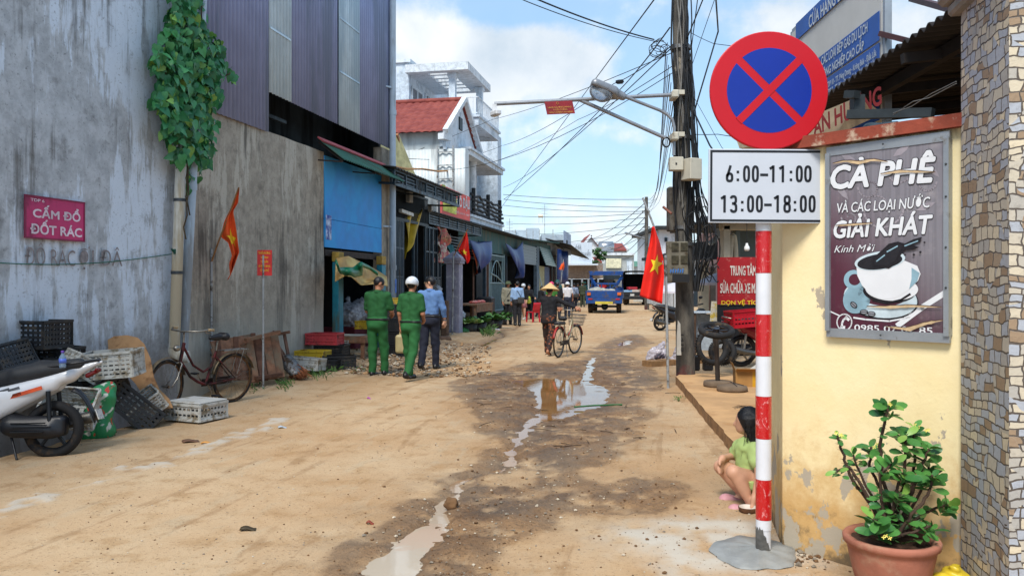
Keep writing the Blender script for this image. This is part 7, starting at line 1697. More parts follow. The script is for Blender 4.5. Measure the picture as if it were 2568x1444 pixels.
# ---- things at the warehouse doorway
def doorway():
  gD = 'crates stacked at the warehouse doorway'
  crate('red',G(797,925)+Vector((.05,.35,.44)),(0,0,R(-8)),'faded red crate topmost left of the doorway',gD)
  crate('black',G(806,925)+Vector((.12,.35,.14)),(0,0,R(-6)),'black crate under the faded red crate',gD); crate('black',G(806,925)+Vector((.12,.35,-.16)),(0,0,R(-12)),'half buried black crate at the bottom of the doorway stack',gD)
  crate('yellow',G(790,930)+Vector((-.05,.05,.17)),(0,0,R(-10)),'bright yellow crate behind the white tray',gD,.95); crate('black',G(812,935)+Vector((0,0,-.05)),(0,0,R(-10)),'black crate supporting the yellow crate by the weeds',gD)
  crate('foam',G(764,944)+Vector((.02,0,.13)),(R(-3),R(4),R(-10)),'white slatted tray tilted on the ground left of the yellow crate',gD,.92); crate('black',G(850,932)+Vector((0,0,.0)),(0,0,R(15)),'black crate under the wooden bench by the weeds',gD)
  wood = MATS['old_wood']; c = G(868,910); root = thing('wooden_bench','weathered wooden bench with a grey crate top standing at the doorway','bench',(c.x,c.y+.3,0),R(-14)); q = MB(); q.box((0,0,.47),(.95,.55,.14),None,0,.01); q.build('top',wood,root,False)
  q = MB(); q.box((-.05,-.05,.552),(.8,.45,.016),None,0,.004); q.build('board',mat('pale_board',lin((176,172,160),.75),.8,var=.2,sc=12),root,False)
  for x in (-.4,.4):
    for y in (-.2,.2): q = MB(); q.box((x,y,.2),(.07,.07,.42)); q.build('leg',wood,root,False)
  crate('white',G(846,915)+Vector((-.05,.25,.28)),(0,0,R(-12)),'grey white crate at the left end of the wooden bench',gD,.62)
  crate('yellow',G(896,905)+Vector((.05,.9,.62)),(0,0,R(-10)),'yellow crate on the bench inside the doorway',gD,.8)
  for i in range(4): crate('black',G(985,905)+Vector((0,.6,.01+.29*i)),(0,0,R(-8+6*i)),('black crate at the bottom of the stack between the two green uniforms','second black crate from the ground between the two green uniforms','third black crate from the ground between the two green uniforms','top black crate of the stack between the two green uniforms')[i],gD,.9)
  crate('yellow',G(985,905)+Vector((0,.6,1.17)),(0,0,0),'small orange yellow tray topmost on the stack between the green uniforms',gD,.6)
  c = P(1012,862,15.5); me = sdf_mesh('jerrycan',[('b',c+Vector((0,0,-.0)),(.15,.11,.18),.05,None),('c',c+Vector((-.05,0,.2)),c+Vector((-.05,0,.23)),.035,.03),('c',c+Vector((.08,0,.17)),c+Vector((-.02,0,.22)),.018,.018)],.014,.02)
  tag(mkobj('jerrycan',me,mat('cream_jerrycan',lin((206,190,140),.8),.4,var=.1),origin=c),'cream plastic jerrycan on the rubble behind the helmeted green uniform','can')
  c = ST(-7.6,sOf(880,-7.6),.85); me = sdf_mesh('plastic_bag',[('e',c,(.35,.4,.3),None),('e',c+Vector((.2,.3,.15)),(.25,.3,.25),None),('c',c,c+Vector((-.1,.1,.4)),.15,.04)],.035,.08,.035,14)
  tag(mkobj('plastic_bag',me,MATS['clear_bag'],origin=c),'big clear plastic bag bulging in the dark doorway','bag')
  q = MB(SR); s = sOf(885,-7.7); q.box((-7.7,s,.3),(.8,1.6,.6),None,0,.02); tag(q.build('maroon_box',mat('maroon',lin((110,36,50),.7),.7,var=.3)),'maroon box under the clear plastic bag in the doorway','box')
  tm = mat('tan_tarp',lin((196,150,76),.8),.6,var=.16,sc=3,bump=.3,bsc=18,dirt=lin((214,186,120),.85),damt=.6,dsc=2); gt = mat('green_sheet_cloth',lin((20,116,78),.8),.35,var=.2,bump=.3,bsc=14)
  top = [(842,648),(872,642),(900,655),(935,672),(955,684),(970,694)]; bot = [(840,707),(866,692),(880,694),(905,716),(940,712),(972,718)]
  def f(u,v,off=0.0):
    a = lerp_poly(top,u); b = lerp_poly(bot,u); t = TW+.25+.55*v*(.6+.4*u)+.05*math.sin(u*14+v*3); return PL(a[0]+(b[0]-a[0])*v,a[1]+(b[1]-a[1])*v,t)+Vector((0,-off,0))
  q = MB(); q.grid(f,34,16,0,True,.008); o = q.build('awning_sheet',tm); tag(o,'tan tarpaulin awning sagging over the warehouse doorway','tarpaulin')
  t2 = [(841,650),(850,672),(865,672),(882,672),(893,665),(905,658),(925,668),(946,684)]; b2 = [(843,655),(852,684),(868,690),(888,694),(907,690),(908,668),(928,675),(948,690)]
  q = MB(); q.grid(lambda u,v: PL(*[x+(y-x)*v for x,y in zip(lerp_poly(t2,u),lerp_poly(b2,u))],TW+.62+.06*math.sin(v*3.1)+.05*math.sin(u*20)),40,8,0,True,.02); tag(q.build('green_cloth',gt),'dark green cloth draped along the top of the tan awning','cloth')
doorway()
# ================================================================ RIGHT: pole, sign, wall, café board, plant
WA,WB_ = Vector((1.648,4.86,0)),Vector((2.288,4.10,0)); WD = (WB_-WA).normalized(); WN = Vector((WD.y,-WD.x,0))   # yellow wall foot line and outward normal
ZV = Vector((0,0,1))
def wpt(px,py):                                               # pixel to the wall face
  k = (px-CX)/FPX; u = (k*WA.y-WA.x)/((WB_-WA).x-k*(WB_-WA).y); p = WA+(WB_-WA)*u; return Vector((p.x,p.y,CH-(py-HY)/FPX*p.y))
def yellow_wall():
  m,t,b,vec = newmat('yellow_plaster')
  sp = t.new('ShaderNodeSeparateXYZ'); t.L.new(vec,sp.inputs[0]); z = sp.outputs[2]
  big = t.noise(vec,1.6,7,.62); mid = t.noise(vec,6,8,.68); f = t.noise(vec,45,5,.6)
  c = t.mix(t.mapr(big,.3,.7),lin((240,220,168),.93),lin((246,230,186),.95))
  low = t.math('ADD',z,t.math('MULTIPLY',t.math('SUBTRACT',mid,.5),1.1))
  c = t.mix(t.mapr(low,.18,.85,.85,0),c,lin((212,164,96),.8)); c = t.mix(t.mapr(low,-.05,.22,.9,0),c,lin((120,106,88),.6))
  sp2 = t.noise(t.mapping(vec,(1,1,.7),(2.3,.4,5.1)),3.4,7,.62); gate = t.mapr(z,.25,1.3,.10,0)
  c = t.mix(t.mapr(t.math('ADD',sp2,gate),.625,.645),c,lin((190,178,158),.8))
  c = t.mix(t.mapr(t.noise(vec,16,6,.7),.68,.74,0,.6),c,lin((150,120,80),.7))
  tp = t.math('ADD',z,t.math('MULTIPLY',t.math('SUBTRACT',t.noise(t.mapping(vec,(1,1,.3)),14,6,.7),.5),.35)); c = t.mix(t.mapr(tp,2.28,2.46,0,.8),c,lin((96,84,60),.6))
  t.put(b.inputs['Base Color'],c); b.inputs['Roughness'].default_value = .9; b.inputs['Specular IOR Level'].default_value = .2
  t.put(b.inputs['Normal'],t.bump(t.math('ADD',t.math('MULTIPLY',mid,.8),t.math('MULTIPLY',f,.3)),.35,.012))
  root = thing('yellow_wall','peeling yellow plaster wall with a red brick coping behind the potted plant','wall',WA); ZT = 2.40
  def onw(name,mm,poly,th,zo=0.0): q = MB(); q.prism(poly,Vector((0,0,zo)),(1,0,0),(0,1,0),th); return q.build(name,mm,root)
  B2 = WB_+WD*.12; R_ = WA+ST(0,.60); bk = -WN*.2
  v = [WA,B2,B2+bk,WA+ST(0,.6)+Vector((.18,0,0)),R_]
  onw('wall',m,[(p.x,p.y) for p in v],ZT+.1,-.1)
  a,b2 = WA+WN*.006,WA+WD*.11+WN*.006; pass
  cm = mat('coping_red',lin((158,74,54),.72),.85,var=.2,sc=7,dirt=lin((206,180,156),.75),damt=.28,dsc=7,bump=.4,bsc=30)
  o = .045; w_ = [WA+WN*o+WD*.0-ST(.05,0),B2+WN*o,B2+bk,WA+ST(0,.62)+Vector((.2,0,0)),WA+ST(-.05,.62)]
  onw('coping',cm,[(p.x,p.y) for p in w_],.068,ZT)
  q = MB(); c_ = WA+WD*.12+WN*.02; q.prism([(-.18,0),(.18,0),(.2,.03),(.05,.075),(-.2,.05)],c_+Vector((.02,.36,ZT+.07)),WD,ZV,.2); q.build('mortar_cap',mat('mortar',lin((196,186,160),.75),.95,var=.3,sc=12,bump=.5,bsc=30),root)
yellow_wall()
def cafe_poster():
  root = thing('cafe_poster','framed torn café poster with a white coffee cup on the yellow wall','sign',wpt(2235,850))
  TLp,TRp,BL,BR = wpt(2085,380),wpt(2382,346),wpt(2085,831),wpt(2382,849); z1 = (TLp.z+TRp.z)/2; z0 = (BL.z+BR.z)/2; O = Vector((BL.x,BL.y,z0))+WN*.03; Wd = (BR-BL).xy.length; Hh = z1-z0
  m,t,b,vec = newmat('poster_print')
  tc = t.new('ShaderNodeTexCoord');
  sp = t.new('ShaderNodeSeparateXYZ'); t.L.new(tc.outputs['Generated'],sp.inputs[0])
  u,v_ = sp.outputs[0],sp.outputs[2]
  d = t.math('ADD',t.math('MULTIPLY',u,.55),t.math('MULTIPLY',v_,.75)); c = t.mix(t.mapr(d,.25,.85),lin((92,40,58),.8),lin((140,136,144),.8)); c = t.mix(t.mapr(v_,.0,.22,.6,0),c,lin((80,30,50),.8))
  w_ = t.noise(t.mapping(vec,(1,1,.02)),60,2,.5); c = t.mix(t.mapr(w_,.45,.6,0,.18),c,(0.03,.03,.03,1)); c = t.mix(t.mapr(t.noise(vec,7,6),.55,.75,0,.25),c,lin((190,180,180)))
  t.put(b.inputs['Base Color'],c); b.inputs['Roughness'].default_value = .35; t.put(b.inputs['Normal'],t.bump(w_,.2,.004))
  q = MB(); q.prism([(0,0),(Wd,0),(Wd,Hh),(0,Hh)],O-WN*.02,WD,ZV,.02); pn = q.build('print_panel',m,root)
  al = mat('frame_aluminium',lin((176,182,188),.75),.4,.5,var=.1,dirt=lin((150,150,148),.7),damt=.1,dsc=9); fw = .02
  for nm,a,c2 in (('frame_rail',(-.012,Hh),(Wd+.012,Hh)),('frame_rail',(-.012,0),(Wd+.012,0)),('frame_stile',(0,.011),(0,Hh-.011)),('frame_stile',(Wd,.011),(Wd,Hh-.011))):
    q = MB(); q.beam(O+WD*a[0]+ZV*a[1]-WN*.006,O+WD*c2[0]+ZV*c2[1]-WN*.006,.05,.022 if nm == 'frame_rail' else .026,0,WN if nm == 'frame_rail' else WD); q.build(nm,al,root)
  q = MB()
  for (fx,fz) in ((.5,1),(.48,0),(1.0,.7),(1,.45),(1,.25),(1,.86)): q.ell(O+WD*(Wd*fx)+ZV*(Hh*fz)+WN*.022,(.006,.006,.006),0,6,4)
  q.build('screw_heads',MATS['dark_strap'],root)
  wm,dm,gm = mat('print_white',lin((232,234,238),.85),.4,var=.04),mat('print_black',lin((34,30,34),.8),.35),mat('print_grey',lin((164,166,174),.8),.4)
  UX,UY = WD*Wd,ZV*Hh
  def P2(px,py):                                            # poster space from photo pixels
    fx = (px-2085)/297; tp,bt = 380-34*fx,831+18*fx; return fx*(1+.075*(1-fx)),(bt-py)/(bt-tp)
  q = MB()
  for tx,xa,xb,yb,cap,bo,sh in (('CÀ PHÊ',2093,2352,472,62,.036,.18),('VÀ CÁC LOẠI NƯỚC',2108,2341,533,27,.014,.15),('GIẢI KHÁT',2100,2346,595,46,.032,.18)):
    x0,y0 = P2(xa,yb); x1,y1 = P2(xb,yb-9); ux = UX*(x1-x0)+UY*(y1-y0)*.55; put_text(q,tx,O+UX*x0+UY*y0,ux,ZV,ux.length,cap/500*Hh*1.02,bo,sh,0,False,.022,1,WN,.003)
  for tx,xa,xb,yb,cap,sh in (('Kính Mời',2100,2205,632,20,.35),('0985 07 07 85',2152,2346,827,17,.0)):
    x0,y0 = P2(xa,yb); x1,_ = P2(xb,yb); put_text(q,tx,O+UX*x0+UY*y0,WD,ZV,Wd*(x1-x0),cap/500*Hh,0 if sh else .012,sh,0,False,.018 if sh else 0,1,WN,.003)
  q.build('lettering',[wm,dm],pn)
  def shp(px_pts,layer,mt,qq):
    pts = [P2(*p) for p in px_pts]; vs = [O+UX*a+UY*b_+WN*(.0012+.0009*layer) for a,b_ in pts]; n = len(vs); c = sum(vs,Vector())/n; qq.add(vs+[c],[(i,(i+1) % n,n) for i in range(n)],mt)
  def ell(cx,cy,rx,ry,rot=0,n=36,a0=0,a1=6.2832): return [(cx+rx*math.cos(a)*math.cos(rot)-ry*math.sin(a)*math.sin(rot),cy+rx*math.cos(a)*math.sin(rot)+ry*math.sin(a)*math.cos(rot)) for a in [a0+(a1-a0)*i/n for i in range(n)]]
  def stroke(pts,w_,layer,mt,qq):
    for (a,b_) in zip(pts[:-1],pts[1:]):
      dx,dy = b_[0]-a[0],b_[1]-a[1]; L = math.hypot(dx,dy)+1e-6; nx,ny = -dy/L*w_/2,dx/L*w_/2; ex,ey = dx/L*w_*.3,dy/L*w_*.3; shp([(a[0]+nx-ex,a[1]+ny-ey),(b_[0]+nx+ex,b_[1]+ny+ey),(b_[0]-nx+ex,b_[1]-ny+ey),(a[0]-nx-ex,a[1]-ny-ey)],layer,mt,qq)
  q = MB(); MT = [wm,dm,gm,mat('print_ice',lin((150,186,202),.8),.4),mat('print_coffee',lin((42,40,44),.8),.25),mat('print_maroon',lin((86,40,56),.8),.4),mat('print_pale',lin((206,222,230),.85),.4),mat('print_swirl',lin((160,152,160),.8),.4)]
  # faint scroll ornament
  for (cx,cy,r,tn) in ((2215,520,62,1),(2190,470,30,-1),(2260,430,36,1),(2140,545,22,-1),(2330,460,26,1)): stroke([(cx+tn*r*(1-i/30)*math.cos(i*.28),cy+r*(1-i/30)*math.sin(i*.28)) for i in range(22)],4.5,0,7,q)
  for (x,y,r) in ((2140,400,.5),(2270,380,-.6),(2345,430,.8),(2330,520,-.4),(2120,480,.9)): shp([(x+26*math.cos(r)*k[0]-9*k[1]*math.sin(r),y+26*math.sin(r)*k[0]+9*k[1]*math.cos(r)) for k in ((-1,0),(-.3,.9),(.4,.7),(1,0),(.4,-.7),(-.3,-.9))],0,7,q)
  stroke([(2262,815),(2320,772),(2378,735)],14,1,0,q); stroke([(2090,779),(2112,789)],3,1,0,q); stroke([(2150,795),(2180,800),(2240,805),(2290,796)],4,1,0,q)
  shp(ell(2218,750,95,50,.14),1,1,q); shp(ell(2217,748,93,48,.14),2,6,q); shp(ell(2158,748,34,38,.6),3,3,q); shp(ell(2222,738,62,28,.1),3,5,q); shp(ell(2240,730,66,30,.05),4,1,q); shp(ell(2246,724,66,30,.05),5,0,q)
  shp(ell(2150,700,25,24),4,3,q); shp(ell(2153,700,15,14),5,5,q)
  shp([(2157,660),(2160,690),(2172,715),(2196,740),(2222,750),(2254,748),(2285,730),(2312,705),(2318,688),(2310,668),(2280,655)],6,0,q); shp([(2296,672),(2316,686),(2310,706),(2290,726),(2296,700)],7,3,q)
  stroke([(2200,752),(2235,760),(2270,752),(2292,738)],5,7,1,q)
  shp(ell(2217,654,64,23,-.12),7,6,q); shp(ell(2217,656,57,19,-.12),8,4,q)
  shp([(2200,668),(2196,650),(2220,630),(2240,612),(2262,607),(2280,612),(2300,602),(2322,596),(2318,608),(2298,616),(2316,622),(2300,628),(2282,626),(2270,640),(2262,660),(2240,674)],9,1,q); shp([(2204,664),(2204,652),(2226,634),(2244,618),(2262,612),(2276,618),(2264,638),(2254,658),(2236,668)],10,4,q)
  for a,b_ in ((((2236,632)),(2262,618)),((2280,618),(2312,606)),((2210,655),(2230,640))): stroke([a,b_],3,11,3,q)
  for x,y,r in ((2302,640,3),(2318,634,3),(2280,640,2.5),(2328,610,2.5)): shp(ell(x,y,r,r,0,10),9,1,q)
  for x,y,r in ((2151,763,.7),(2177,781,.05),(2196,786,.1)): shp(ell(x,y,10.5,6.5,r,16),6,1,q); shp(ell(x,y,8.5,4.6,r,16),7,2,q); stroke([(x-8*math.cos(r),y-8*math.sin(r)),(x+8*math.cos(r),y+8*math.sin(r))],1.6,8,1,q)
  stroke(ell(2126,806,19,20,0,30)+[(2145,806)],3.2,2,0,q); stroke([(2133,793),(2124,800),(2120,808),(2120,818)],5,2,0,q); stroke([(2130,794),(2137,800)],7,2,0,q); stroke([(2118,818),(2126,819)],7,2,0,q)
  q.build('coffee_print',MT,pn)
  q = MB(); rng = random.Random(6)
  def tear(pts,wmax):
    n = 14; up = []; dn = []
    for i in range(n+1): x,y = lerp_poly(pts,i/n); w_ = wmax*math.sin(math.pi*i/n)*rng.uniform(.5,1.1)+.6; up.append((x,y-w_/2)); dn.append((x,y+w_/2))
    for i in range(n): shp([up[i],up[i+1],dn[i+1],dn[i]],12,0,q); shp([(up[i][0],up[i][1]-1.6),(up[i+1][0],up[i+1][1]-1.6),up[i+1],up[i]],13,1,q)
  tear([(2098,410),(2130,404),(2165,409),(2200,402),(2238,408)],8); tear([(2220,438),(2270,432),(2355,436)],6); tear([(2105,565),(2150,563),(2200,560)],4); tear([(2185,768),(2240,770),(2300,768),(2370,772)],8); tear([(2232,818),(2290,826),(2330,812),(2374,804)],11)
  q.build('torn_patches',[mat('torn_paper',lin((214,186,146),.8),.85,var=.2,sc=20),mat('torn_edge',lin((84,58,48),.7))],pn)
cafe_poster()
def road_sign():
  d = 4.75; X = (1915-CX)/FPX*d; root = thing('road_sign','round red and blue no stopping sign on a red and white striped post','sign',(X,d,0))
  wp,rp = mat('post_white',lin((222,224,230),.9),.35,var=.05),mat('post_red',lin((206,20,28),.85),.3,var=.12,sc=12,bump=.6,bsc=30)
  film,t,b,vec = newmat('wrapped_red'); n = t.noise(t.mapping(vec,(1,1,.55),rot=(.5,.3,.4)),26,6,.7,1.2); t.put(b.inputs['Base Color'],t.mix(t.mapr(n,.57,.66,0,.75),lin((200,18,26),.85),lin((240,170,170),.9))); t.put(b.inputs['Roughness'],t.mapr(n,.4,.6,.15,.4)); t.put(b.inputs['Normal'],t.bump(n,.5,.01)); b.inputs['Coat Weight'].default_value = .5
  r = 19/FPX*d
  zs = [CH-(y-HY)/FPX*d for y in (1326,1300,1200,1098,992,892,788,685,580,470)]
  q = MB(); q.tube([(X,d,-.1),(X,d,2.9)],r*.94,20); po = q.build('post',wp,root)
  for i in range(len(zs)-1):
    red = i % 2 == 1; q = MB(); q.tube([(X,d,zs[i]+.0006),(X,d,zs[i+1]-.0006)],r+(.0015 if red else 0),28,cap=True); q.build('band',film if red else wp,po)
  q = MB(); rng = random.Random(1); n = 18
  ring = []
  for zt in (0.0,1.0): ring.append([Vector((X+(r+.003)*math.cos(-1.0*math.pi+i*.13),d+(r+.003)*math.sin(-1.0*math.pi+i*.13),.02+zt*(.135 if i < 9 else .135-.013*(i-8)**1.05)+zt*.012*math.sin(i*2.3))) for i in range(n)])
  q.add(ring[0]+ring[1],[(i,i+1,n+i+1,n+i) for i in range(n-1)],0,True); q.build('mortar_smear',mat('wet_mortar',lin((112,110,106),.6),.8,var=.3,sc=14,bump=.6,bsc=40),po)
  # disc: dished edge, printed faces
  C0 = P(1928,228,d-.06); R0 = 148/FPX*(d-.06); T = Matrix.Translation(C0) @ Matrix.Rotation(R(90),4,'X')
  rd,bl = mat('sign_red',lin((204,8,28),.78),.38,var=.05,sc=2),mat('sign_blue',lin((8,46,156),.8),.35,var=.10,sc=2)
  q = MB(); q.lathe([(.001,-.02),(R0-.012,-.02),(R0,-.012),(R0,.004),(R0-.006,.008),(.001,.008)],72,T,0,False); ds = q.build('disc',rd,root)
  ri = .718*R0; bw = .135*R0
  def quads(lay,m2,name):
    for k in range(4):
      a0 = math.pi/4+k*math.pi/2; h = bw/2; al = math.asin(h/ri); pts = []
      ang0,ang1 = a0+al,a0+math.pi/2-al
      for i in range(25): a = ang0+(ang1-ang0)*i/24; pts.append((ri*math.cos(a),ri*math.sin(a)))
      mid = a0+math.pi/4; pts.append((h*math.sqrt(2)*math.cos(mid),h*math.sqrt(2)*math.sin(mid)))
      q = MB(); vs = [C0+Vector((x,-.0095,y)) for x,y in pts]; q.add(vs,[tuple(range(len(vs)))[::-1]]); q.build(name,m2,ds)
  quads(0,bl,'blue_sector')
  q = MB(); s2 = math.sqrt(.5)
  q.beam(C0+Vector((-ri*s2*1.02,-.0098,-ri*s2*1.02)),C0+Vector((ri*s2*1.02,-.0098,ri*s2*1.02)),bw*.985,.0036,0,(0,-1,0)); q.build('overlaid_bar',rd,ds)
  # time plate
  dp = d-.07; a,b2 = P(1776.5,560,dp),P(2075,374.5,dp); ow = b2.x-a.x; oh = b2.z-a.z; tilt = Matrix.Rotation(R(.35),4,'Y'); cc = Vector(((a.x+b2.x)/2,dp,(a.z+b2.z)/2))
  bk,pw = mat('sign_black',lin((26,28,34),.8),.4),mat('plate_reflective',lin((200,206,216),.88),.4,var=.04,sc=2)
  TT = Matrix.Translation(cc) @ tilt; q = MB(TT); q.box((0,0,0),(ow,.014,oh),None,0,.003); pl = q.build('time_plate',pw,root)
  q = MB(TT); i1,i2 = .008,.021; vs = []
  for i in (i1,i2):
    for sx,sz in ((-1,-1),(1,-1),(1,1),(-1,1)): vs.append((sx*(ow/2-i),-.0085,sz*(oh/2-i)))
  q.add(vs,[(k,(k+1) % 4,4+(k+1) % 4,4+k) for k in range(4)]); q.build('plate_border',bk,pl)
  q = MB(); Rt = tilt.to_3x3()
  def se(cx,cy,rx,ry,a0,a1,n=28,e=2.9): return [(cx+rx*math.copysign(abs(math.cos(a))**(2/e),math.cos(a)),cy+ry*math.copysign(abs(math.sin(a))**(2/e),math.sin(a))) for a in [R(a0+(a1-a0)*i/n) for i in range(n+1)]]
  W_ = 6.2
  def glyph(ch,w_,h):
    r = w_/2-W_/2; m_ = w_/2; y1 = h-W_/2; y0 = W_/2
    return {'0': [se(m_,h/2,r,h/2-y0,0,360)],'1': [[(w_-W_/2,0),(w_-W_/2,h)],[(w_-W_/2-.5,h-3.2),(0,h-8.5)]],':': [[(0,6),(6.4,6)],[(0,25.5),(6.4,25.5)]],'-': [[(0,h*.44),(w_,h*.44)]],
        '8': [se(m_,h*.735,r*.92,h*.265-y0,0,360),se(m_,h*.27,r,h*.27-y0+1,0,360)],'6': [se(m_,h*.29,r,h*.29-y0,0,360),[(W_*.62,h*.34),(m_+2.5,h)]],
        '3': [se(m_-.5,h*.735,r*.95,h*.265-y0,165,-88),se(m_,h*.27,r,h*.27-y0+1,90,-165),[(m_-4,h*.52),(m_,h*.52)]]}[ch]
  K_ = dp/FPX
  def run(items,yb,h):
    for ch,xa,xb in items:
      O_ = P(xa,yb,dp)
      for ln_ in glyph(ch,xb-xa,h):
        L_,R2 = [],[]; n = len(ln_)
        for i in range(n):
          a_,b_ = ln_[max(i-1,0)],ln_[min(i+1,n-1)]
          if n > 8 and i in (0,n-1) and abs(ln_[0][0]-ln_[-1][0])+abs(ln_[0][1]-ln_[-1][1]) < .1: a_,b_ = ln_[-2],ln_[1]
          dx,dy = b_[0]-a_[0],b_[1]-a_[1]; l_ = math.hypot(dx,dy)+1e-6
          for (S_,sg) in ((L_,1),(R2,-1)): S_.append(O_+Rt @ Vector(((ln_[i][0]-sg*dy/l_*W_/2)*K_,-.0092,(ln_[i][1]+sg*dx/l_*W_/2)*K_)))
        q.add(L_+R2,[(i,i+1,n+i+1,n+i) for i in range(n-1)])
  run((('6',1819,1838),(':',1846,1853),('0',1862,1880),('0',1884,1902),('-',1905,1925),('1',1929,1941),('1',1953,1965),(':',1979,1986),('0',1994,2012),('0',2015,2034)),457.5,42)
  run((('1',1807,1819),('3',1829,1848),(':',1857,1863),('0',1872,1890),('0',1894,1912),('-',1915,1934),('1',1940,1952),('8',1963,1982),(':',1989,1996),('0',2004,2022),('0',2026,2044)),533,43)
  q.build('numerals',bk,pl)
  q = MB()
  for z in (2.05,2.3,2.62,2.9): q.beam((X-.06,d-.03,z),(X+.06,d-.03,z),.03,.03)
  q.build('clamp_bands',pole_m,root)
  wc = MATS['wet_mortar']; q = MB(); pts = []
  for i in range(60):
    a = 2*math.pi*i/60; rr = 1+.08*math.sin(2*a+1)+.05*math.sin(5*a)+.02*math.sin(13*a); pts.append((math.cos(a)*.235*rr-.03,math.sin(a)*.30*rr-.02))
  n = 60; cx,cy = X-.03,d+.02
  def rg(f,z): return [Vector((cx+p[0]*f,cy+p[1]*f,z+.002*math.sin(i*.9))) for i,p in enumerate(pts)]
  L0 = [rg(1.0,.0),rg(.96,.014),rg(.6,.022),rg(.2,.03)]; vs = sum(L0,[])+[Vector((cx,cy,.032))]
  q.add(vs,[(k*n+i,k*n+(i+1) % n,(k+1)*n+(i+1) % n,(k+1)*n+i) for k in range(3) for i in range(n)]+[(3*n+i,3*n+(i+1) % n,4*n) for i in range(n)],0,True)
  tag(q.build('wet_concrete',mat('wet_concrete',lin((160,162,160),.72),.45,var=.15,sc=9,bump=.3,bsc=60)),kind='structure')
road_sign()
def stone_pillar():
  def stonemat(name,ax):
    m,t,b,vec = newmat(name)
    mp = t.new('ShaderNodeMapping'); t.L.new(vec,mp.inputs[0])
    mp.inputs['Rotation'].default_value = (0,0,0); sp = t.new('ShaderNodeSeparateXYZ'); t.L.new(vec,sp.inputs[0]); cm = t.new('ShaderNodeCombineXYZ')
    h = sp.outputs[1] if ax == 'y' else sp.outputs[0]
    def wob(sc,am,off): return t.math('MULTIPLY',t.math('SUBTRACT',t.noise(t.mapping(vec,loc=(off,off,off)),sc,3,.5),.5),am)
    t.put(cm.inputs[0],t.math('ADD',h,t.math('ADD',wob(5,.10,0),wob(18,.02,3)))); t.put(cm.inputs[1],t.math('ADD',sp.outputs[2],t.math('ADD',wob(4,.09,5),wob(16,.018,8))))
    def brick(w_,h_,off,sq):
      k = t.new('ShaderNodeTexBrick'); k.offset = off; k.squash = sq; k.squash_frequency = 3; k.offset_frequency = 2
      for nm,v in (('Scale',1.0),('Mortar Size',.0038),('Mortar Smooth',.35),('Brick Width',w_),('Row Height',h_),('Bias',0.0)): k.inputs[nm].default_value = v
      k.inputs['Color1'].default_value = (0,0,0,1); k.inputs['Color2'].default_value = (1,1,1,1); k.inputs['Mortar'].default_value = (.5,.5,.5,1); t.L.new(cm.outputs[0],k.inputs['Vector']); return k
    f_ = 1.0 if ax == 'y' else .8
    k1,k2 = brick(.092*f_,.042*f_,.43,.7),brick(.070*f_,.062*f_,.37,1.5); sel = t.mapr(t.noise(t.mapping(vec,loc=(7,1,4)),5.5,1,.4),.50,.502)
    val = t.mix(sel,k1.outputs['Color'],k2.outputs['Color']); s3 = t.new('ShaderNodeSeparateColor'); t.L.new(val,s3.inputs[0]); rnd = s3.outputs[0]
    jo = t.math('SUBTRACT',1.0,t.mix(sel,k1.outputs['Fac'],k2.outputs['Fac']))
    rnd2 = t.math('FRACT',t.math('MULTIPLY',rnd,7.31)); rnd3 = t.math('FRACT',t.math('MULTIPLY',rnd,23.7))
    c = t.mix(rnd,lin((176,172,166),.85),lin((222,206,176),.88)); c = t.mix(t.mapr(rnd2,.74,.78),c,lin((168,142,114),.78)); c = t.mix(t.mapr(rnd3,.66,.70),c,lin((178,182,190),.85))
    g = t.noise(vec,38,6,.7); c = t.mix(t.mapr(g,.5,.75,0,.35),c,lin((96,86,76),.6)); c = t.mix(jo,lin((106,94,84),.65),c)
    t.put(b.inputs['Base Color'],c); b.inputs['Roughness'].default_value = .75; t.put(b.inputs['Normal'],t.bump(t.math('ADD',t.math('MULTIPLY',jo,1.0),t.math('MULTIPLY',g,.25)),.8,.02)); return m
  root = thing('gate_post','tall square gate post clad in small irregular grey and tan stones','pillar',(2.28,4.05,0),-TH)
  ly,lx = stonemat('stone_side','y'),stonemat('stone_front','x'); L = .60; W_ = .62
  q = MB(); vs = [(0,0,-.1),(0,-L,-.1),(W_,-L,-.1),(W_,0,-.1),(0,0,2.97),(0,-L,2.97),(W_,-L,2.97),(W_,0,2.97)]
  q.add(vs,[(0,4,5,1),(2,6,7,3)],0); q.add(vs,[(1,5,6,2),(3,7,4,0),(4,7,6,5)],1); q.build('shaft',[ly,lx],root,False)
  cp = mat('cap_concrete',lin((150,146,138),.7),.9,var=.25,sc=6,bump=.4,bsc=30,dirt=lin((110,110,108),.6),damt=.3,dsc=4)
  q = MB(); q.box((W_/2,-L/2,3.0),(W_+.10,L+.10,.06),None,0,.015); q.box((W_/2,-L/2,3.08),(W_+.18,L+.18,.10),None,0,.03); q.build('capital',cp,root,False)
stone_pillar()
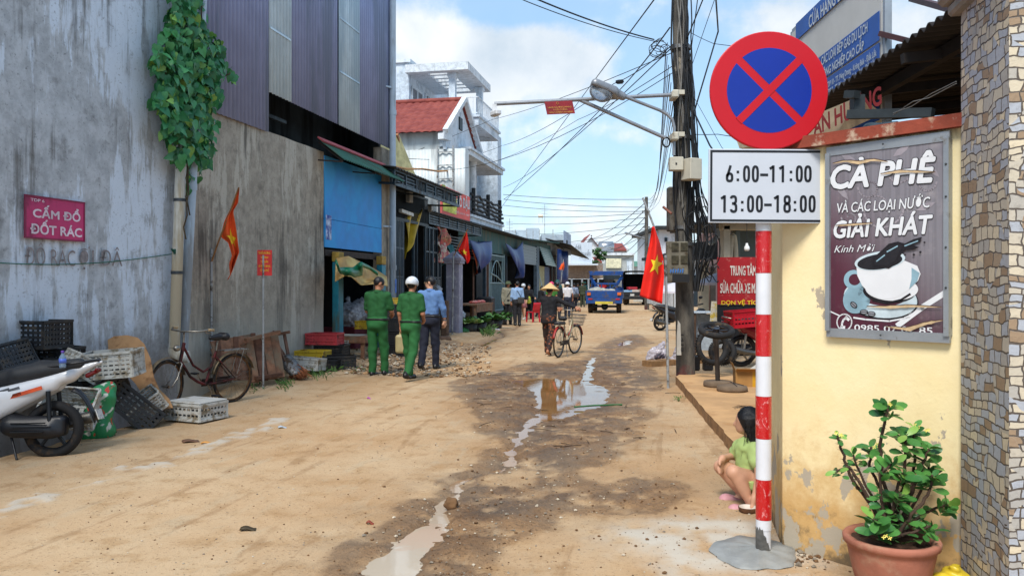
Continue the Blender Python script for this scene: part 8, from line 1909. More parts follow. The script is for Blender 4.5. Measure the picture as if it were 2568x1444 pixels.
def potted_plant():
  d = 3.95; c = Vector(((2235-CX)/FPX*d,d,0)); root = thing('potted_plant','thorny green crown of thorns shrub with small yellow flowers in a terracotta bowl','potted plant',c); rng = random.Random(12)
  tr = mat('terracotta',lin((176,112,90),.78),.85,var=.15,sc=6,bump=.2,bsc=60,dirt=lin((196,150,122),.7),damt=.35,dsc=4)
  q = MB(); q.lathe([(0.0009,0),(0.117,0),(0.135,0.03),(0.18,0.18),(0.2034,0.29),(0.207,0.315),(0.2223,0.32),(0.225,0.345),(0.2178,0.355),(0.1935,0.352),(0.1845,0.33),(0.18,0.3),(0.0009,0.3)],48); q.build('pot',tr,root,False)
  q = MB(); q.grid(lambda u,v: (.186*math.sqrt(u)*math.cos(v*6.2832),.186*math.sqrt(u)*math.sin(v*6.2832),.325+.018*mnoise.noise((u*5,v*9,1))),10,40); q.build('soil',mat('pot_soil',lin((84,58,42),.55),.95,var=.4,sc=20,bump=.7,bsc=60),root,False)
  sm,th,lm = MB(),MB(),MB(); fl = MB()
  def local(px,py,dd=0.0): return P(px,py,d+dd)-c
  def rosette(p,up,n,L):
    up = Vector(up).normalized(); x = up.orthogonal().normalized(); y = up.cross(x); a0 = rng.uniform(0,6)
    for i in range(n+1):
      a = a0+i*2.4; el = rng.uniform(-.15,.95); tip = (x*math.cos(a)+y*math.sin(a))*math.cos(el)+up*math.sin(el); un = (up+Vector((rng.gauss(0,.4),rng.gauss(-.75,.4),rng.gauss(0,.3)))).normalized(); l = L*rng.uniform(.85,1.4); leaf(lm,p-up*.012*i*.5,tip,un,l,l*.5,1 if i < 2 and rng.random() < .5 else 0,False,.06)
  def stem(pts,r0,fol,top=9,L=.062,dd=0.0):
    k = len(pts); W3 = [local(a,b,dd+o) for a,b,o in pts]; P3 = []
    for i in range(k-1):
      for j in range(5): u = j/5; q_ = W3[i].lerp(W3[i+1],u)+Vector((rng.gauss(0,.003),rng.gauss(0,.003),0)); P3.append(q_)
    P3.append(W3[-1]); n = len(P3); sm.tube(P3,[r0*(1-.45*i/n) for i in range(n)],7)
    for i in range(n-1):
      for _ in range(5):
        p = P3[i].lerp(P3[i+1],rng.random()); v = Vector((rng.gauss(0,1),rng.gauss(0,1),rng.gauss(.1,.4))).normalized(); s_ = v.orthogonal().normalized()*.0016; th.add([p-s_+v*r0*.5,p+s_+v*r0*.5,p+v*(r0*.6+rng.uniform(.012,.022))],[(0,1,2)])
      if rng.random() < fol:
        for _ in range(3): v = Vector((rng.gauss(0,1),rng.gauss(0,1),.35)).normalized(); l = L*rng.uniform(.6,1.05); leaf(lm,P3[i]+v*.01,v,(rng.gauss(0,.5),rng.gauss(-.6,.4),.6),l,l*.58,0,False,.06)
    rosette(P3[-1],P3[-1]-P3[-3]+Vector((0,0,.03)),top,L); return P3[-1]
  base = (2222,1340)
  S = [([(2225,1345,0),(2232,1270,.02),(2212,1200,.03),(2205,1120,.05),(2222,1045,.05),(2228,1015,.05)],.011,.22,13,.072),([(2220,1345,-.03),(2190,1270,-.03),(2150,1200,-.02),(2130,1170,-.01),(2098,1180,0)],.010,.1,6,.05),([(2222,1340,.05),(2180,1260,.05),(2130,1190,.06),(2112,1130,.06),(2100,1090,.06)],.010,.18,6,.042),([(2240,1340,.03),(2262,1250,.04),(2268,1170,.05),(2272,1090,.05)],.011,.15,12,.074),([(2245,1342,.0),(2278,1260,.02),(2302,1190,.04),(2330,1125,.05)],.011,.2,12,.074),([(2250,1340,.06),(2282,1240,.1),(2296,1150,.12),(2290,1070,.12)],.010,.25,12,.07),([(2250,1345,-.06),(2285,1290,-.08),(2330,1240,-.08),(2338,1190,-.06)],.010,.2,13,.076),([(2255,1345,.03),(2300,1300,.04),(2340,1275,.05),(2378,1265,.05)],.009,.2,12,.07),([(2215,1345,-.08),(2200,1310,-.10),(2192,1300,-.11)],.009,.1,14,.08),([(2230,1340,.08),(2215,1240,.1),(2180,1170,.12),(2185,1120,.12)],.010,.35,10,.06),([(2235,1340,-.02),(2242,1250,-.04),(2262,1240,-.05)],.009,.2,13,.072),([(2228,1340,-.04),(2212,1270,-.05),(2206,1190,-.05),(2240,1160,-.03)],.009,.35,11,.066),([(2230,1345,.0),(2250,1220,-.02),(2262,1185,-.02)],.009,.3,10,.07),([(2250,1345,.1),(2310,1230,.13),(2330,1170,.12)],.009,.3,12,.07),([(2245,1345,-.09),(2300,1330,-.12),(2335,1318,-.12)],.008,.2,10,.06),([(2225,1300,.0),(2170,1215,.02),(2140,1140,.05)],.008,.45,8,.05)]
  tops = [stem(*s_) for s_ in S]
  for i in range(26): a = rng.uniform(0,6.28); p = Vector((.15*math.cos(a)+.05,.13*math.sin(a),.34+rng.random()*.07)); leaf(lm,p,(rng.gauss(0,1),rng.gauss(0,1),.4),(0,0,1),.085,.048,0,False)
  for tp in (tops[0],tops[2],tops[5],tops[9],tops[8]+Vector((.02,-.04,-.08)),tops[5]+Vector((.06,0,-.02))):
    for j in range(3):
      p = tp+Vector((rng.gauss(0,.012),-.03+rng.gauss(0,.01),.012+rng.gauss(0,.006)))
      for a in range(4): v = Vector((math.cos(a*1.57+j),-.5,math.sin(a*1.57+j))); leaf(fl,p,v,(0,-1,.3),.011,.006,0,False,.05)
  sm.build('stem',mat('plant_stem',lin((84,64,50),.6),.9,var=.35,sc=40),root,False); th.build('thorns',mat('thorn',lin((120,100,84),.6),.8),root,False)
  lm.build('leaves',[leaf_mat('plant_leaf',lin((44,100,48),.85),lin((88,146,66),.9),.35),leaf_mat('plant_leaf_young',lin((110,156,66),.85),lin((140,180,84),.85),.35)],root,False); fl.build('flowers',mat('petal_yellow',lin((232,216,110),.9),.6),root,False)
  p = P(2372,1428,3.88); me = sdf_mesh('yellow_sack',[('c',p+Vector((-.07,0,-.14)),p+Vector((.08,.02,-.14)),.10,.10),('c',p+Vector((0,0,-.1)),p+Vector((.05,.02,-.03)),.07,.05)],.010,.05,.010,26)
  tag(mkobj('yellow_sack',me,mat('yellow_film',lin((212,186,50),.85),.35,var=.2,bump=.4,bsc=22),origin=p),'crumpled yellow plastic sack on the ground at the foot of the stone gate post','sack')
potted_plant()
def roof_and_billboard():
  rf = mat('roof_sheet_dark',lin((56,50,48),.6),.7,.3,var=.3,sc=4); dk = mat('black_inside',lin((40,40,42),.55),.9,var=.3)
  root = thing('market_shed','dark open shed with a corrugated sheet roof behind the yellow wall','building',(4.6,7,0)); E0,E1 = Vector((3.05,5.2,3.50)),Vector((3.20,9.8,3.46)); dr = Vector((.99,-.03,.10))
  q = MB(); q.grid(lambda u,v: E0.lerp(E1,u)+dr*(4.2*v)+Vector((0,0,.022*math.sin(u*4.6*2*math.pi/.13))),280,3,0,True,.012); q.build('roof_sheet',rf,root)
  q = MB(); q.beam(E0+Vector((.35,0,-.06)),E1+Vector((.35,0,-.06)),.07,.10)
  for k in range(5): p = E0.lerp(E1,k/4.0); q.beam(p+Vector((.02,0,-.10)),p+dr*4.1+Vector((0,0,-.10)),.06,.08)
  q.build('rafters',rf,root)
  q = MB(); q.box((7.4,7.5,1.9),(.12,5.5,3.9)); q.box((5.6,10.0,1.9),(3.6,.12,3.4)); q.box((5.6,5.0,1.7),(3.4,.1,3.3)); q.build('back_wall',dk,root)
  q = MB(); a,b = P(2128,288,6.6),P(2340,283,6.1); q.beam(a,b,.07,.07); q.beam(P(2124,238,6.6),P(2150,237,6.5),.07,.06); q.build('steel_beam',mat('grey_beam',lin((72,80,84),.55),.5,.3,var=.2),root)
  q = MB(); q.beam(P(2150,240,6.6),P(2150,290,6.6),.09); q.build('hanger',MATS['grey_beam'],root)
  root = thing('hanging_board','tan hanging board with large dark red letters under the shed roof','sign',P(2130,330,6.9)); o,e = P(2020,360,7.5),P(2200,292,6.7); ux = e-o; ux.z = 0; up = ZV
  q = MB(); v = [P(2020,372,7.5),P(2095,340,7.1),P(2212,286,6.7),P(2160,240,6.8),P(2040,290,7.5)]; nz = Vector((.1,.9,0)).normalized()*.03; n = 5; q.add(v+[p+nz for p in v],[(0,1,2,3,4),(9,8,7,6,5)]+[(i+5,(i+1) % 5+5,(i+1) % 5,i) for i in range(5)]); pn = q.build('board',mat('tan_board',lin((176,156,128),.7),.8,var=.15),root)
  q = MB(); a,b = P(2032,346,7.3),P(2200,266,6.72); put_text(q,'AN HƯƠNG',a+Vector((0,-.06,0)),b-a,ZV+Vector((-.12,0,.1)),(b-a).length,.15,.03,.12,0,nrm=(-.1,-1,0),lift=.04); q.build('lettering',mat('letter_maroon',lin((134,40,44),.75),.7),pn)
  q = MB(); q.tube([P(2240,288,5.9),P(2290,255,5.6),P(2330,246,5.3),P(2398,210,4.8)],.0032,5); q.tube([P(2240,284,5.9),P(2285,268,5.6),P(2335,236,5.3),P(2398,205,4.8)],.003,5); tag(q.build('wire',mat('white_wire',lin((130,126,120),.7),.6)),'pale twisted wire running from the shed beam to the stone gate post','wire')
  me = sdf_mesh('parked_things',[('c',P(2180,322,6.0),P(2250,314,5.8),.035,.03),('e',P(2185,324,6.0),(.06,.06,.04),None)],.02,.04); tag(mkobj('helmet',me,mat('dusty_blue',lin((56,74,84),.5),.4,var=.5),origin=P(2200,330,6)),'dusty blue glossy thing stored on the ledge inside the shed','helmet')
  # blue shop board standing over the roof
  root = thing('billboard','tall blue and white gas cooker shop billboard standing behind the round sign','sign',(3.72,9.3,3.3)); A,B_ = Vector((3.70,8.0,0)),Vector((3.757,10.75,0)); ux = (A-B_).normalized(); nn = ux.cross(ZV); L = (A-B_).length; z0,z1 = 3.25,4.97
  q = MB(); q.box((A+B_)/2-nn*.05+ZV*(z0+z1)/2,(L,.08,z1-z0),Matrix.Rotation(math.atan2(ux.y,ux.x),4,'Z')); pn = q.build('panel',mat('board_pale',lin((214,212,206),.82),.5,var=.06,sc=1.5),root)
  bb = mat('board_blue',lin((38,92,176),.82),.45,var=.12,sc=2)
  def zl(px,py):                                            # height on the board
    k = (px-CX)/FPX; s = (B_.x-k*B_.y)/(k*(A-B_).normalized().y-(A-B_).normalized().x); p = B_+(A-B_).normalized()*s; return s,CH-(py-HY)/FPX*p.y
  _,zt = zl(2140,60); zb1 = zl(2205,28)[1]; zb2 = zl(2205,105)[1]
  _,zw = zl(2205,104)
  def band(za,zb_,s0,s1): q = MB(); q.prism([(s0,za),(s1,za),(s1,zb_),(s0,zb_)],B_+nn*.0,ux,ZV,.006); return q.build('blue_band',bb,pn)
  Zs = lambda px,py: zl(px,py)[1]
  zA,zA2,zB,zC = Zs(1994,106),Zs(1996,62),Zs(2204,29),Zs(2205,105)
  band(zA,zA2,.22,L-.02); band(zC+.012,zB,.22,L-.03); band(z0,zC-.012,.22,L-.03)
  q = MB(); wl_ = mat('board_white',lin((206,216,226),.85))
  def ln(tx,xa,xb,zz,cap,k=1.0):
    s0,_ = zl(xa,0); s1,_ = zl(xb,0); put_text(q,tx,B_+ux*s0+ZV*zz,ux,ZV,(s1-s0)*k,cap,.02,0,0,nrm=nn,lift=.012)
  ln('CỬA HÀNG BẾP GAS',2031,2088,Zs(2031,72),.155,2.08); ln('BẾP: CÁC LOẠI BẾP GAS DU LỊCH',2046,2178,Zs(2178,80),.105); ln('BẾP CÔNG NGHIỆP CAO CẤP',2046,2169,Zs(2169,124),.098); ln('1: TDP 10 - TT. Pơng Drang - Krông Búk - Đắk Lắk',2072,2201,Zs(2201,140),.066); ln('2: TDP 7 - TT. Pơng Drang - Krông Búk - Đắk Lắk',2072,2198,Zs(2198,164),.066)
  q.build('lettering',wl_,pn)
  q = MB();
  for s in (-.02,L+.02): q.beam(B_+ux*s-nn*.05+ZV*1.0,B_+ux*s-nn*.05+ZV*(z1+.03),.07)
  q.beam(B_-nn*.05+ZV*(z1+.02),A-nn*.05+ZV*(z1+.02),.07); q.build('frame',al_ if False else MATS['frame_aluminium'],root)
  q = MB(); bm = mat('brace_maroon',lin((92,60,62),.6),.6); q.beam(P(2208,85,8.0),P(2290,106,7.6),.05); q.beam(P(2285,-3,8.0),P(2400,28,6.5),.05); q.build('brace',bm,root)
roof_and_billboard()
# ================================================================ RIGHT: utility pole, flag, motorbike repair corner
PD = 13.0
wire_m = mat('black_cable',lin((30,32,36),.7),.6)
def utility_pole():
  c = G(1720,956); top = P(1703,-140,PD); base = Vector((c.x,c.y,-.1)); root = thing('utility_pole','concrete utility pole wrapped in black cables and hung with meter boxes','utility pole',c); rng = random.Random(4)
  m,t,b,vec = newmat('pole_concrete'); sp = t.new('ShaderNodeSeparateXYZ'); t.L.new(vec,sp.inputs[0]); n = t.noise(t.mapping(vec,(1,1,.3)),7,8,.7); f = t.noise(vec,40,5)
  cc = t.mix(t.mapr(n,.35,.65),lin((76,73,69),.55),lin((122,116,106),.62)); cc = t.mix(t.mapr(f,.55,.7,0,.5),cc,lin((56,52,48),.5)); rz_ = t.math('ADD',sp.outputs[2],t.math('MULTIPLY',t.math('SUBTRACT',t.noise(vec,5,5),.5),1.3))
  cc = t.mix(t.mapr(rz_,-.1,.25,.75,0),cc,lin((128,40,44),.6)); cc = t.mix(t.mapr(t.noise(vec,3.1,4),.64,.68,0,.8),cc,lin((176,166,148),.7)); t.put(b.inputs['Base Color'],cc); b.inputs['Roughness'].default_value = .92; t.put(b.inputs['Normal'],t.bump(n,.5,.02))
  q = MB(); q.tube([base.lerp(top,i/10) for i in range(11)],[.155-.004*i for i in range(11)],18); q.build('pole',m,root)
  ax = lambda py: base.lerp(top,(CH-(py-HY)/FPX*PD-base.z)/(top.z-base.z))
  q = MB()
  for py in (240,345,570,612,120): p = ax(py); q.tube([p-ZV*.03,p+ZV*.03],.165,16)
  q.build('clamp_bands',MATS['dull_steel'],root)
  # cables lying along the pole
  for k in range(13):
    a = rng.uniform(-2.6,.5); y0,y1 = rng.uniform(-140,200),rng.uniform(380,700); q = MB(); pts = []
    for i in range(14):
      py = y0+(y1-y0)*i/13; p = ax(py); aa = a+.25*math.sin(i*.9+k); pts.append(p+Vector((math.cos(aa),math.sin(aa),0))*(.165+.02*rng.random()))
    q.tube(pts,rng.choice((.008,.011,.015)),5); q.build('cable_run',wire_m if k % 5 else MATS['white_wire'],root)
  for k in range(18):                                          # thick bundle bulging out on the right
    q = MB(); pts = []; ph = rng.uniform(0,6); w_ = rng.gauss(0,1)
    for i in range(16):
      u = i/15; py = 110+u*620; cx = [1722,1726,1735,1742,1746,1756,1764,1750][min(7,int(u*7.99))]; cx = 1722+26*math.sin(min(1,u*1.25)*1.57)+18*math.exp(-((py-590)/70)**2); sp_ = 4+13*math.exp(-((py-600)/90)**2)
      pts.append(P(cx+w_*sp_+3*math.sin(ph+i*1.3),py,PD-.05+.10*math.sin(ph*2+i*.7)))
    q.tube(pts,rng.choice((.008,.010,.014)),5); q.build('cable_bundle',wire_m,root)
  for k in range(12):
    q = MB(); x,y,r = rng.uniform(1728,1800),rng.uniform(500,690),rng.uniform(10,34); q.tube([P(x+r*.7*math.cos(a),y+r*math.sin(a)*1.2+6*math.sin(2*a),PD-.2+.1*math.sin(a)) for a in [2*math.pi*i/20*.85+k for i in range(20)]],.009,5); q.build('cable_loop',wire_m,root)
  for k in range(8):
    q = MB(); x = 1660+rng.gauss(0,10); y = 125+rng.gauss(0,14); r = rng.uniform(6,22); q.tube([P(x+r*math.cos(a),y+r*.8*math.sin(a),PD-.1) for a in [2*math.pi*i/14*.8+k for i in range(14)]],.006,4); q.build('cable_loop',wire_m,root)
  q = MB(); q.tube([P(1671+9*math.cos(a),357+12*math.sin(a),PD-.15) for a in [2*math.pi*i/18 for i in range(18)]],.014,6,closed=True); q.build('cable_loop',wire_m,root)
  # boxes
  crm = mat('cream_box',lin((206,200,182),.8),.5,var=.06,dirt=lin((150,140,120),.7),damt=.2,dsc=5)
  def bx(name,m_,px0,px1,py0,py1,dep,off,rz=0.0,bev=.012):
    a = P(px0,py1,PD-off); b2 = P(px1,py0,PD-off); q = MB(); q.box(((a.x+b2.x)/2,PD-off,(a.z+b2.z)/2),(b2.x-a.x,dep,b2.z-a.z),rz,0,bev); return q.build(name,m_,root)
  o = bx('junction_box',crm,1678,1712,395,429,.16,.28); bx('lock',wire_m,1694,1698,408,413,.01,.365)
  bx('junction_box',crm,1716,1752,399,452,.26,.30,R(24))
  gm = mat('cabinet_grey',lin((120,114,104),.6),.6,.2,var=.2,dirt=lin((90,76,60),.5),damt=.5,dsc=4)
  bx('steel_cabinet',gm,1674,1738,470,580,.20,-.26); bx('cabinet_flange',gm,1676,1694,472,580,.26,-.2)
  mb_ = bx('meter_box',mat('meter_grey',lin((130,124,108),.65),.7,var=.2,sc=8,dirt=lin((96,84,66),.55),damt=.4,dsc=6),1671,1724,606,709,.17,.27,R(-6))
  gl = mat('meter_window',lin((78,72,54),.6),.25,var=.5,sc=16)
  for px in (1673,1695):
    for py in (612,643): a = P(px,py+20,PD); b2 = P(px+17,py,PD); q = MB(); q.box(((a.x+b2.x)/2,PD-.362-(.012 if px > 1680 else 0),(a.z+b2.z)/2),(b2.x-a.x,.012,b2.z-a.z),R(-6),0,.004); q.build('meter_window',gl,mb_)
  a = P(1675,708,PD); b2 = P(1716,688,PD); q = MB(); q.box(((a.x+b2.x)/2,PD-.365,(a.z+b2.z)/2),(b2.x-a.x,.014,b2.z-a.z),R(-6)); q.build('open_slot',wire_m,mb_)
  q = MB()
  for i in range(6): p = P(1680+6*i,684,PD-.372-.002*i); q.prism([(0,0),(.018,.0),(.03,.05+.02*(i % 2)),(.01,.06)],p,(1,0,0),ZV,.003)
  q.build('blue_paint_marks',mat('blue_marks',lin((50,120,200),.85),.6),mb_)
  q = MB(); q.tube([P(1663,519,PD-.1),P(1684,536,PD-.2)],.022,7); q.build('pipe_stub',mat('rusty_pipe',lin((140,84,66),.6),.7),root)
  q = MB(); q.prism([(0,0),(.075,0),(.07,.25),(.06,.5),(.02,.56),(0,.3)],P(1697,890,PD-.17),(.9,-.45,0),ZV,.004); q.build('torn_label',mat('paper_white',lin((206,202,192),.8),.8,var=.1),root)
  q = MB(); put_text(q,'1418',P(1707,838,PD-.205),(0,0,-1),(1,.3,0),.28,.05,.01,0,0,nrm=(0,-1,0),lift=.02); q.build('label_text',wire_m,root)
  # street lamp on a curved arm
  lr = thing('street_lamp','grey street lamp head with a glass bowl on a curved arm from the cabled pole','street lamp',P(1690,345,PD-.2)); gs = mat('lamp_grey',lin((166,170,176),.7),.4,.4,var=.1)
  q = MB(); q.tube([P(1690,390,PD-.2),P(1691,320,PD-.2),P(1686,300,PD-.2),P(1672,286,PD-.2),P(1655,277,PD-.2),P(1560,240,PD-.35)],.026,10); q.build('arm',gs,lr)
  A,B2 = P(1560,242,PD-.35),P(1480,210,PD-.5); me = sdf_mesh('lamp_housing',[('c',A,A.lerp(B2,.3),.07,.095),('c',A.lerp(B2,.3)+Vector((0,-.06,0)),B2+Vector((.08,-.06,-.01)),.09,.072),('c',A.lerp(B2,.3)+Vector((0,.08,0)),B2+Vector((.08,.08,-.01)),.09,.072)],.015,.05,cuts=[(A+Vector((0,0,-.06)),Vector((-.35,0,-.93)))]); mkobj('lamp_housing',me,gs,lr)
  q = MB(); p = A.lerp(B2,.66)+Vector((0,0,-.07)); q.ell(p,(.19,.13,.15),0,16,10,Matrix.Rotation(R(22),4,'Y')); q.build('glass_bowl',mat('bowl_glass',lin((206,214,222),.9),.12,trans=.75),lr)
  # camera arm with plaque
  cr = thing('camera_arm','long horizontal steel arm braced to the pole with a small camera at its tip','camera arm',P(1690,245,PD)); q = MB(); q.tube([P(1690,238,PD-.2),P(1240,261,PD-.4)],.031,10); q.build('arm',gs,cr)
  q = MB(); q.tube([P(1450,249,PD-.3),P(1668,346,PD-.2)],.030,10); q.build('brace',gs,cr)
  for py in (238,343): q = MB(); q.box(P(1690,py+2,PD-.18),(.11,.3,.13),None,0,.02); q.box(P(1702,py-6,PD-.2),(.18,.06,.07)); q.build('bracket',crm,cr)
  q = MB(); q.beam(P(1240,262,PD-.4),P(1241,285,PD-.4),.07); q.box(P(1243,284,PD-.45),(.10,.22,.09),R(30),0,.02); q.build('camera',mat('camera_white',lin((210,212,214),.85),.4),cr)
  pr = thing('hanging_plaque','small dark red plaque with gold lettering hanging under the camera arm','sign',P(1404,287,PD-.36)); o = P(1372,288,PD-.36); ux = P(1442,285,PD-.34)-o; uy = P(1365,256,PD-.36)-o
  q = MB(); q.prism([(0,0),(1,0),(1,1),(0,1)],o,ux,uy,.012); pn = q.build('panel',mat('plaque_red',lin((146,26,36),.8),.5),pr); q = MB(); gd = mat('gold_letter',lin((206,150,70),.8),.5)
  for tx,f,y in (('UBND XÃ PƠNG DRANG',.84,.46),('TUYẾN ĐƯỜNG',.5,.27),('GẮN CAMERA AN NINH',.84,.08)): put_text(q,tx,o+ux*(.5-f/2)+uy*y,ux,uy,ux.length*f,.026,.02,0,0,lift=.016)
  q.tube([o+ux*(.45+.035*math.cos(a))+uy*(.82+.09*math.sin(a))+Vector((0,-.018,0)) for a in [2*math.pi*i/12 for i in range(12)]],.003,4,closed=True); q.build('lettering',gd,pn)
  q = MB();
  for f in (.1,.85): q.tube([o+ux*f+uy*.95,o+ux*f+uy*1.15],.008,5)
  q.build('hangers',gs,pr)
  # big flag on its own pole
  fl = thing('flag','large red flag with a yellow star hanging beside the cabled utility pole','flag',G(1676,972),0,'red flags with a yellow star along the street'); b0 = G(1676,972); q = MB(); q.tube([Vector((b0.x,b0.y,-.1)),P(1669,640,12.3)],.021,8); q.build('pole',pole_m,fl)
  q = MB(); q.tube([P(1669,690,12.28),P(1640,568,12.2),P(1612,496,12.2)],.016,8); q.build('flag_staff',pole_m,fl)
  flag_cloth(fl,[(1636,568),(1629,610),(1620,655),(1612,700),(1604,742)],[(1641,568),(1656,612),(1664,650),(1665,695),(1660,762)],12.15,.09,2.3,red_f,(.565,.58,.155,.37,.25))
utility_pole()
def cables():
  def cab(label,pts,r,sag=.0,grp='overhead cables'):
    Ws = [P(*p) for p in pts]; out = []
    for a,b in zip(Ws[:-1],Ws[1:]):
      for i in range(16): u = i/16; q_ = a.lerp(b,u); q_.z -= sag*4*u*(1-u)*(b-a).length*.02; out.append(q_)
    out.append(Ws[-1]); q = MB(); q.tube(out,r*.82,5); tag(q.build('overhead_cable',wire_m),label,'cable',grp)
  near = 'black overhead cable crossing the sky to the utility pole'
  for pts,r,s in (([(1340,-4,10.5),(1640,100,PD)],.014,.6),([(1300,-4,10.5),(1650,106,PD)],.008,.8),([(1645,-6,10),(1470,230,22),(1228,560,48)],.012,0),([(1680,70,PD),(1550,230,22),(1264,500,48)],.016,.3),([(1685,120,PD),(1262,470,46)],.012,.5),([(1690,110,PD),(1540,210,20),(1262,365,40)],.012,.5),([(1692,130,PD),(1235,300,30),(1000,395,30)],.009,.3),([(1696,160,PD),(1450,300,24),(1256,400,40)],.009,.3),([(1700,175,PD),(1000,412,29)],.008,2.2),([(1260,365,40),(1130,400,31),(990,395,28)],.012,.5),([(1795,-6,11),(1801,80,PD),(1742,278,PD),(1735,330,PD)],.016,0),([(1765,-6,11),(1722,100,PD)],.012,0),([(1750,-6,11),(1725,190,PD)],.009,0),([(1792,0,11),(1735,165,PD)],.006,0),([(1728,80,PD),(1790,110,12),(1900,120,11)],.006,.4),([(1735,270,PD),(1780,365,11.5),(1830,440,11)],.016,0),([(1738,240,PD),(1810,370,11),(1860,420,10)],.005,0),([(1735,337,PD),(1800,337,12),(1900,350,11)],.007,.3),([(1560,205,14),(1548,206,14.2)],.05,0)): cab(near,pts,r,s)
  for k in range(9):
    x0 = 1660+k*3.2; cab('black overhead cable of the fan running from the near pole to the far pole',[(x0+10,120+22*k,PD),(1650-2*(k % 4),470+5*k,34+k),(1625+2*(k % 3),500+(k % 5)*9,50)],.008 if k % 3 else .012,.5,'cables from the near pole to the far pole')
  for k,(ya,yb,xa) in enumerate(((488,500,1262),(500,520,1262),(515,530,1262),(540,534,1262),(560,545,1270),(586,560,1280),(612,575,1300),(630,585,1500),(650,600,1560))): cab('thin distant cable strung across the street to the far pole',[(xa,ya,55+3*k),(1622,yb,50)],.02,.6,'distant cables across the street')
  for k in range(5): cab('thin distant cable leading on beyond the far pole',[(1622,505+18*k,50),(1470+20*k,600+8*k,110)],.03,.5,'distant cables beyond the far pole')
  c = P(1622,760,50); root = thing('utility_pole','distant concrete utility pole with a lamp arm beyond the flag','utility pole',(c.x,c.y,0)); q = MB(); q.tube([(c.x,c.y,0),P(1621,494,50)],[.15,.10],12); q.build('pole',bpy.data.materials['pole_concrete'],root); q = MB(); q.tube([P(1620,600,50),P(1610,596,50),P(1575,586,49.5)],.05,6); q.build('lamp_arm',MATS['lamp_grey'],root); q = MB(); q.beam(P(1576,587,49.5),P(1568,584,49.4),.16,.1); q.build('lamp_head',MATS['lamp_grey'],root)
  q = MB(); q.beam(P(1610,530,50),P(1630,530,50),.08); q.beam(P(1612,570,50),P(1630,570,50),.08); q.build('crossarm',MATS['dull_steel'],root)
cables()
def right_row():
  pinkw = mat('pink_wall',lin((214,176,170),.8),.85,var=.08,dirt=lin((180,160,150),.7),damt=.3); crw = mat('cream_column',lin((206,194,168),.8),.85,var=.12); gyw = mat('grey_green_wall',lin((116,130,130),.7),.85,var=.1)
  root = thing('repair_shop','cream and grey open repair shop behind the red sign with a bare bulb','building',(6,17,0)); L = lambda nm,m,fn,par=root: (lambda q: (fn(q),q.build(nm,m,par))[1])(MB())
  def col(nm,px0,px1,d,y0,y1,m,th=.3): a = P(px0,y1,d); b = P(px1,y0,d); L(nm,m,lambda q: q.box(((a.x+b.x)/2,d+th/2,(a.z+b.z)/2),(b.x-a.x,th,b.z-a.z),None,0,.01))
  col('back_wall',1848,2100,17.4,540,850,gyw); col('column',1815,1832,16.4,565,850,crw); col('column',1845,1856,16.6,560,850,gyw); col('side_wall',1808,1850,22,560,850,mat('dim_wall',lin((110,104,98),.6),.9),.2); col('beam',1812,2100,16.4,552,576,crw); col('roof',1780,2100,15.8,545,553,darkroof,4)
  q = MB(); a,b = P(1832,660,16.5),P(1846,590,16.5); q.tube([Vector((a.x+(b.x-a.x)*(.5-.5*math.cos(t_)),16.5,a.z+(b.z-a.z)*math.sin(t_))) for t_ in [math.pi*i/14 for i in range(15)]],.05,6); q.build('arch',crw,root)
  L('red_print',mat('wall_print',lin((150,70,90),.75)),lambda q: put_text(q,'SỬA XE',P(1890,576,17.38),(1,0,0),ZV,.3,.08,.02,0,0,lift=.01))
  p = P(1873,622,14.2); root = thing('light_bulb','bare white bulb hanging from its cord above the red sign','lamp',p); q = MB(Matrix.Translation(p)); q.lathe([(.001,-.055),(.035,-.05),(.05,-.02),(.045,.02),(.022,.06),(.02,.085),(.001,.09)],16); q.build('bulb',mat('bulb_white',lin((232,232,230),.9),.3),root); q = MB(); q.tube([p+ZV*.08,p+ZV*.45],.006,5); q.build('cord',wire_m,root)
  # red sign on a black board
  root = thing('repair_sign','red motorbike repair sign with white capitals above a black board','sign',P(1850,830,14.9)); d = 14.9; a,b = P(1799,763,d),P(1990,645,d); q = MB(); q.box(((a.x+b.x)/2,d,(a.z+b.z)/2),(b.x-a.x,.04,b.z-a.z)); pn = q.build('panel',mat('repair_red',lin((176,34,40),.82),.5,var=.1,sc=3,dirt=lin((200,110,100),.8),damt=.25,dsc=5),root)
  q = MB(); put_text(q,'TRUNG TÂM',P(1831,690,d-.02),(1,0,0),ZV,.475,.18,.03,0,0,lift=.012); put_text(q,'SỬA CHỮA XE MÁY',P(1806,734,d-.02),(1,0,0),ZV,.76,.18,.03,0,0,lift=.012); q.build('lettering',mat('repair_white',lin((216,206,196),.85),.6),pn)
  q = MB(); put_text(q,'DỌN VỆ TÍC',P(1809,763.5,d-.02),(1,0,0),ZV,.66,.075,.02,0,0,lift=.012); q.build('yellow_lettering',yel_f,pn)
  q = MB(); a,b = P(1800,850,d),P(1990,764,d); q.box(((a.x+b.x)/2,d+.03,(a.z+b.z)/2),(b.x-a.x,.05,b.z-a.z)); q.build('black_board',wire_m,root)
  root = thing('pink_house','pink and cream house front with a dark awning behind the cable bundle','house',P(1775,800,24)); L = lambda nm,m,fn,par=root: (lambda q: (fn(q),q.build(nm,m,par))[1])(MB())
  def col2(nm,px0,px1,d,y0,y1,m,th=.4): a = P(px0,y1,d); b = P(px1,y0,d); L(nm,m,lambda q: q.box(((a.x+b.x)/2,d+th/2,(a.z+b.z)/2),(b.x-a.x,th,b.z-a.z)))
  col2('wall',1762,1830,24,585,780,pinkw); col2('column',1758,1778,23,655,780,crw); col2('door',1782,1795,23.9,670,780,mat('door_grey',lin((130,120,110),.65),.8)); col2('awning',1752,1800,21.5,606,650,wire_m,1.2)
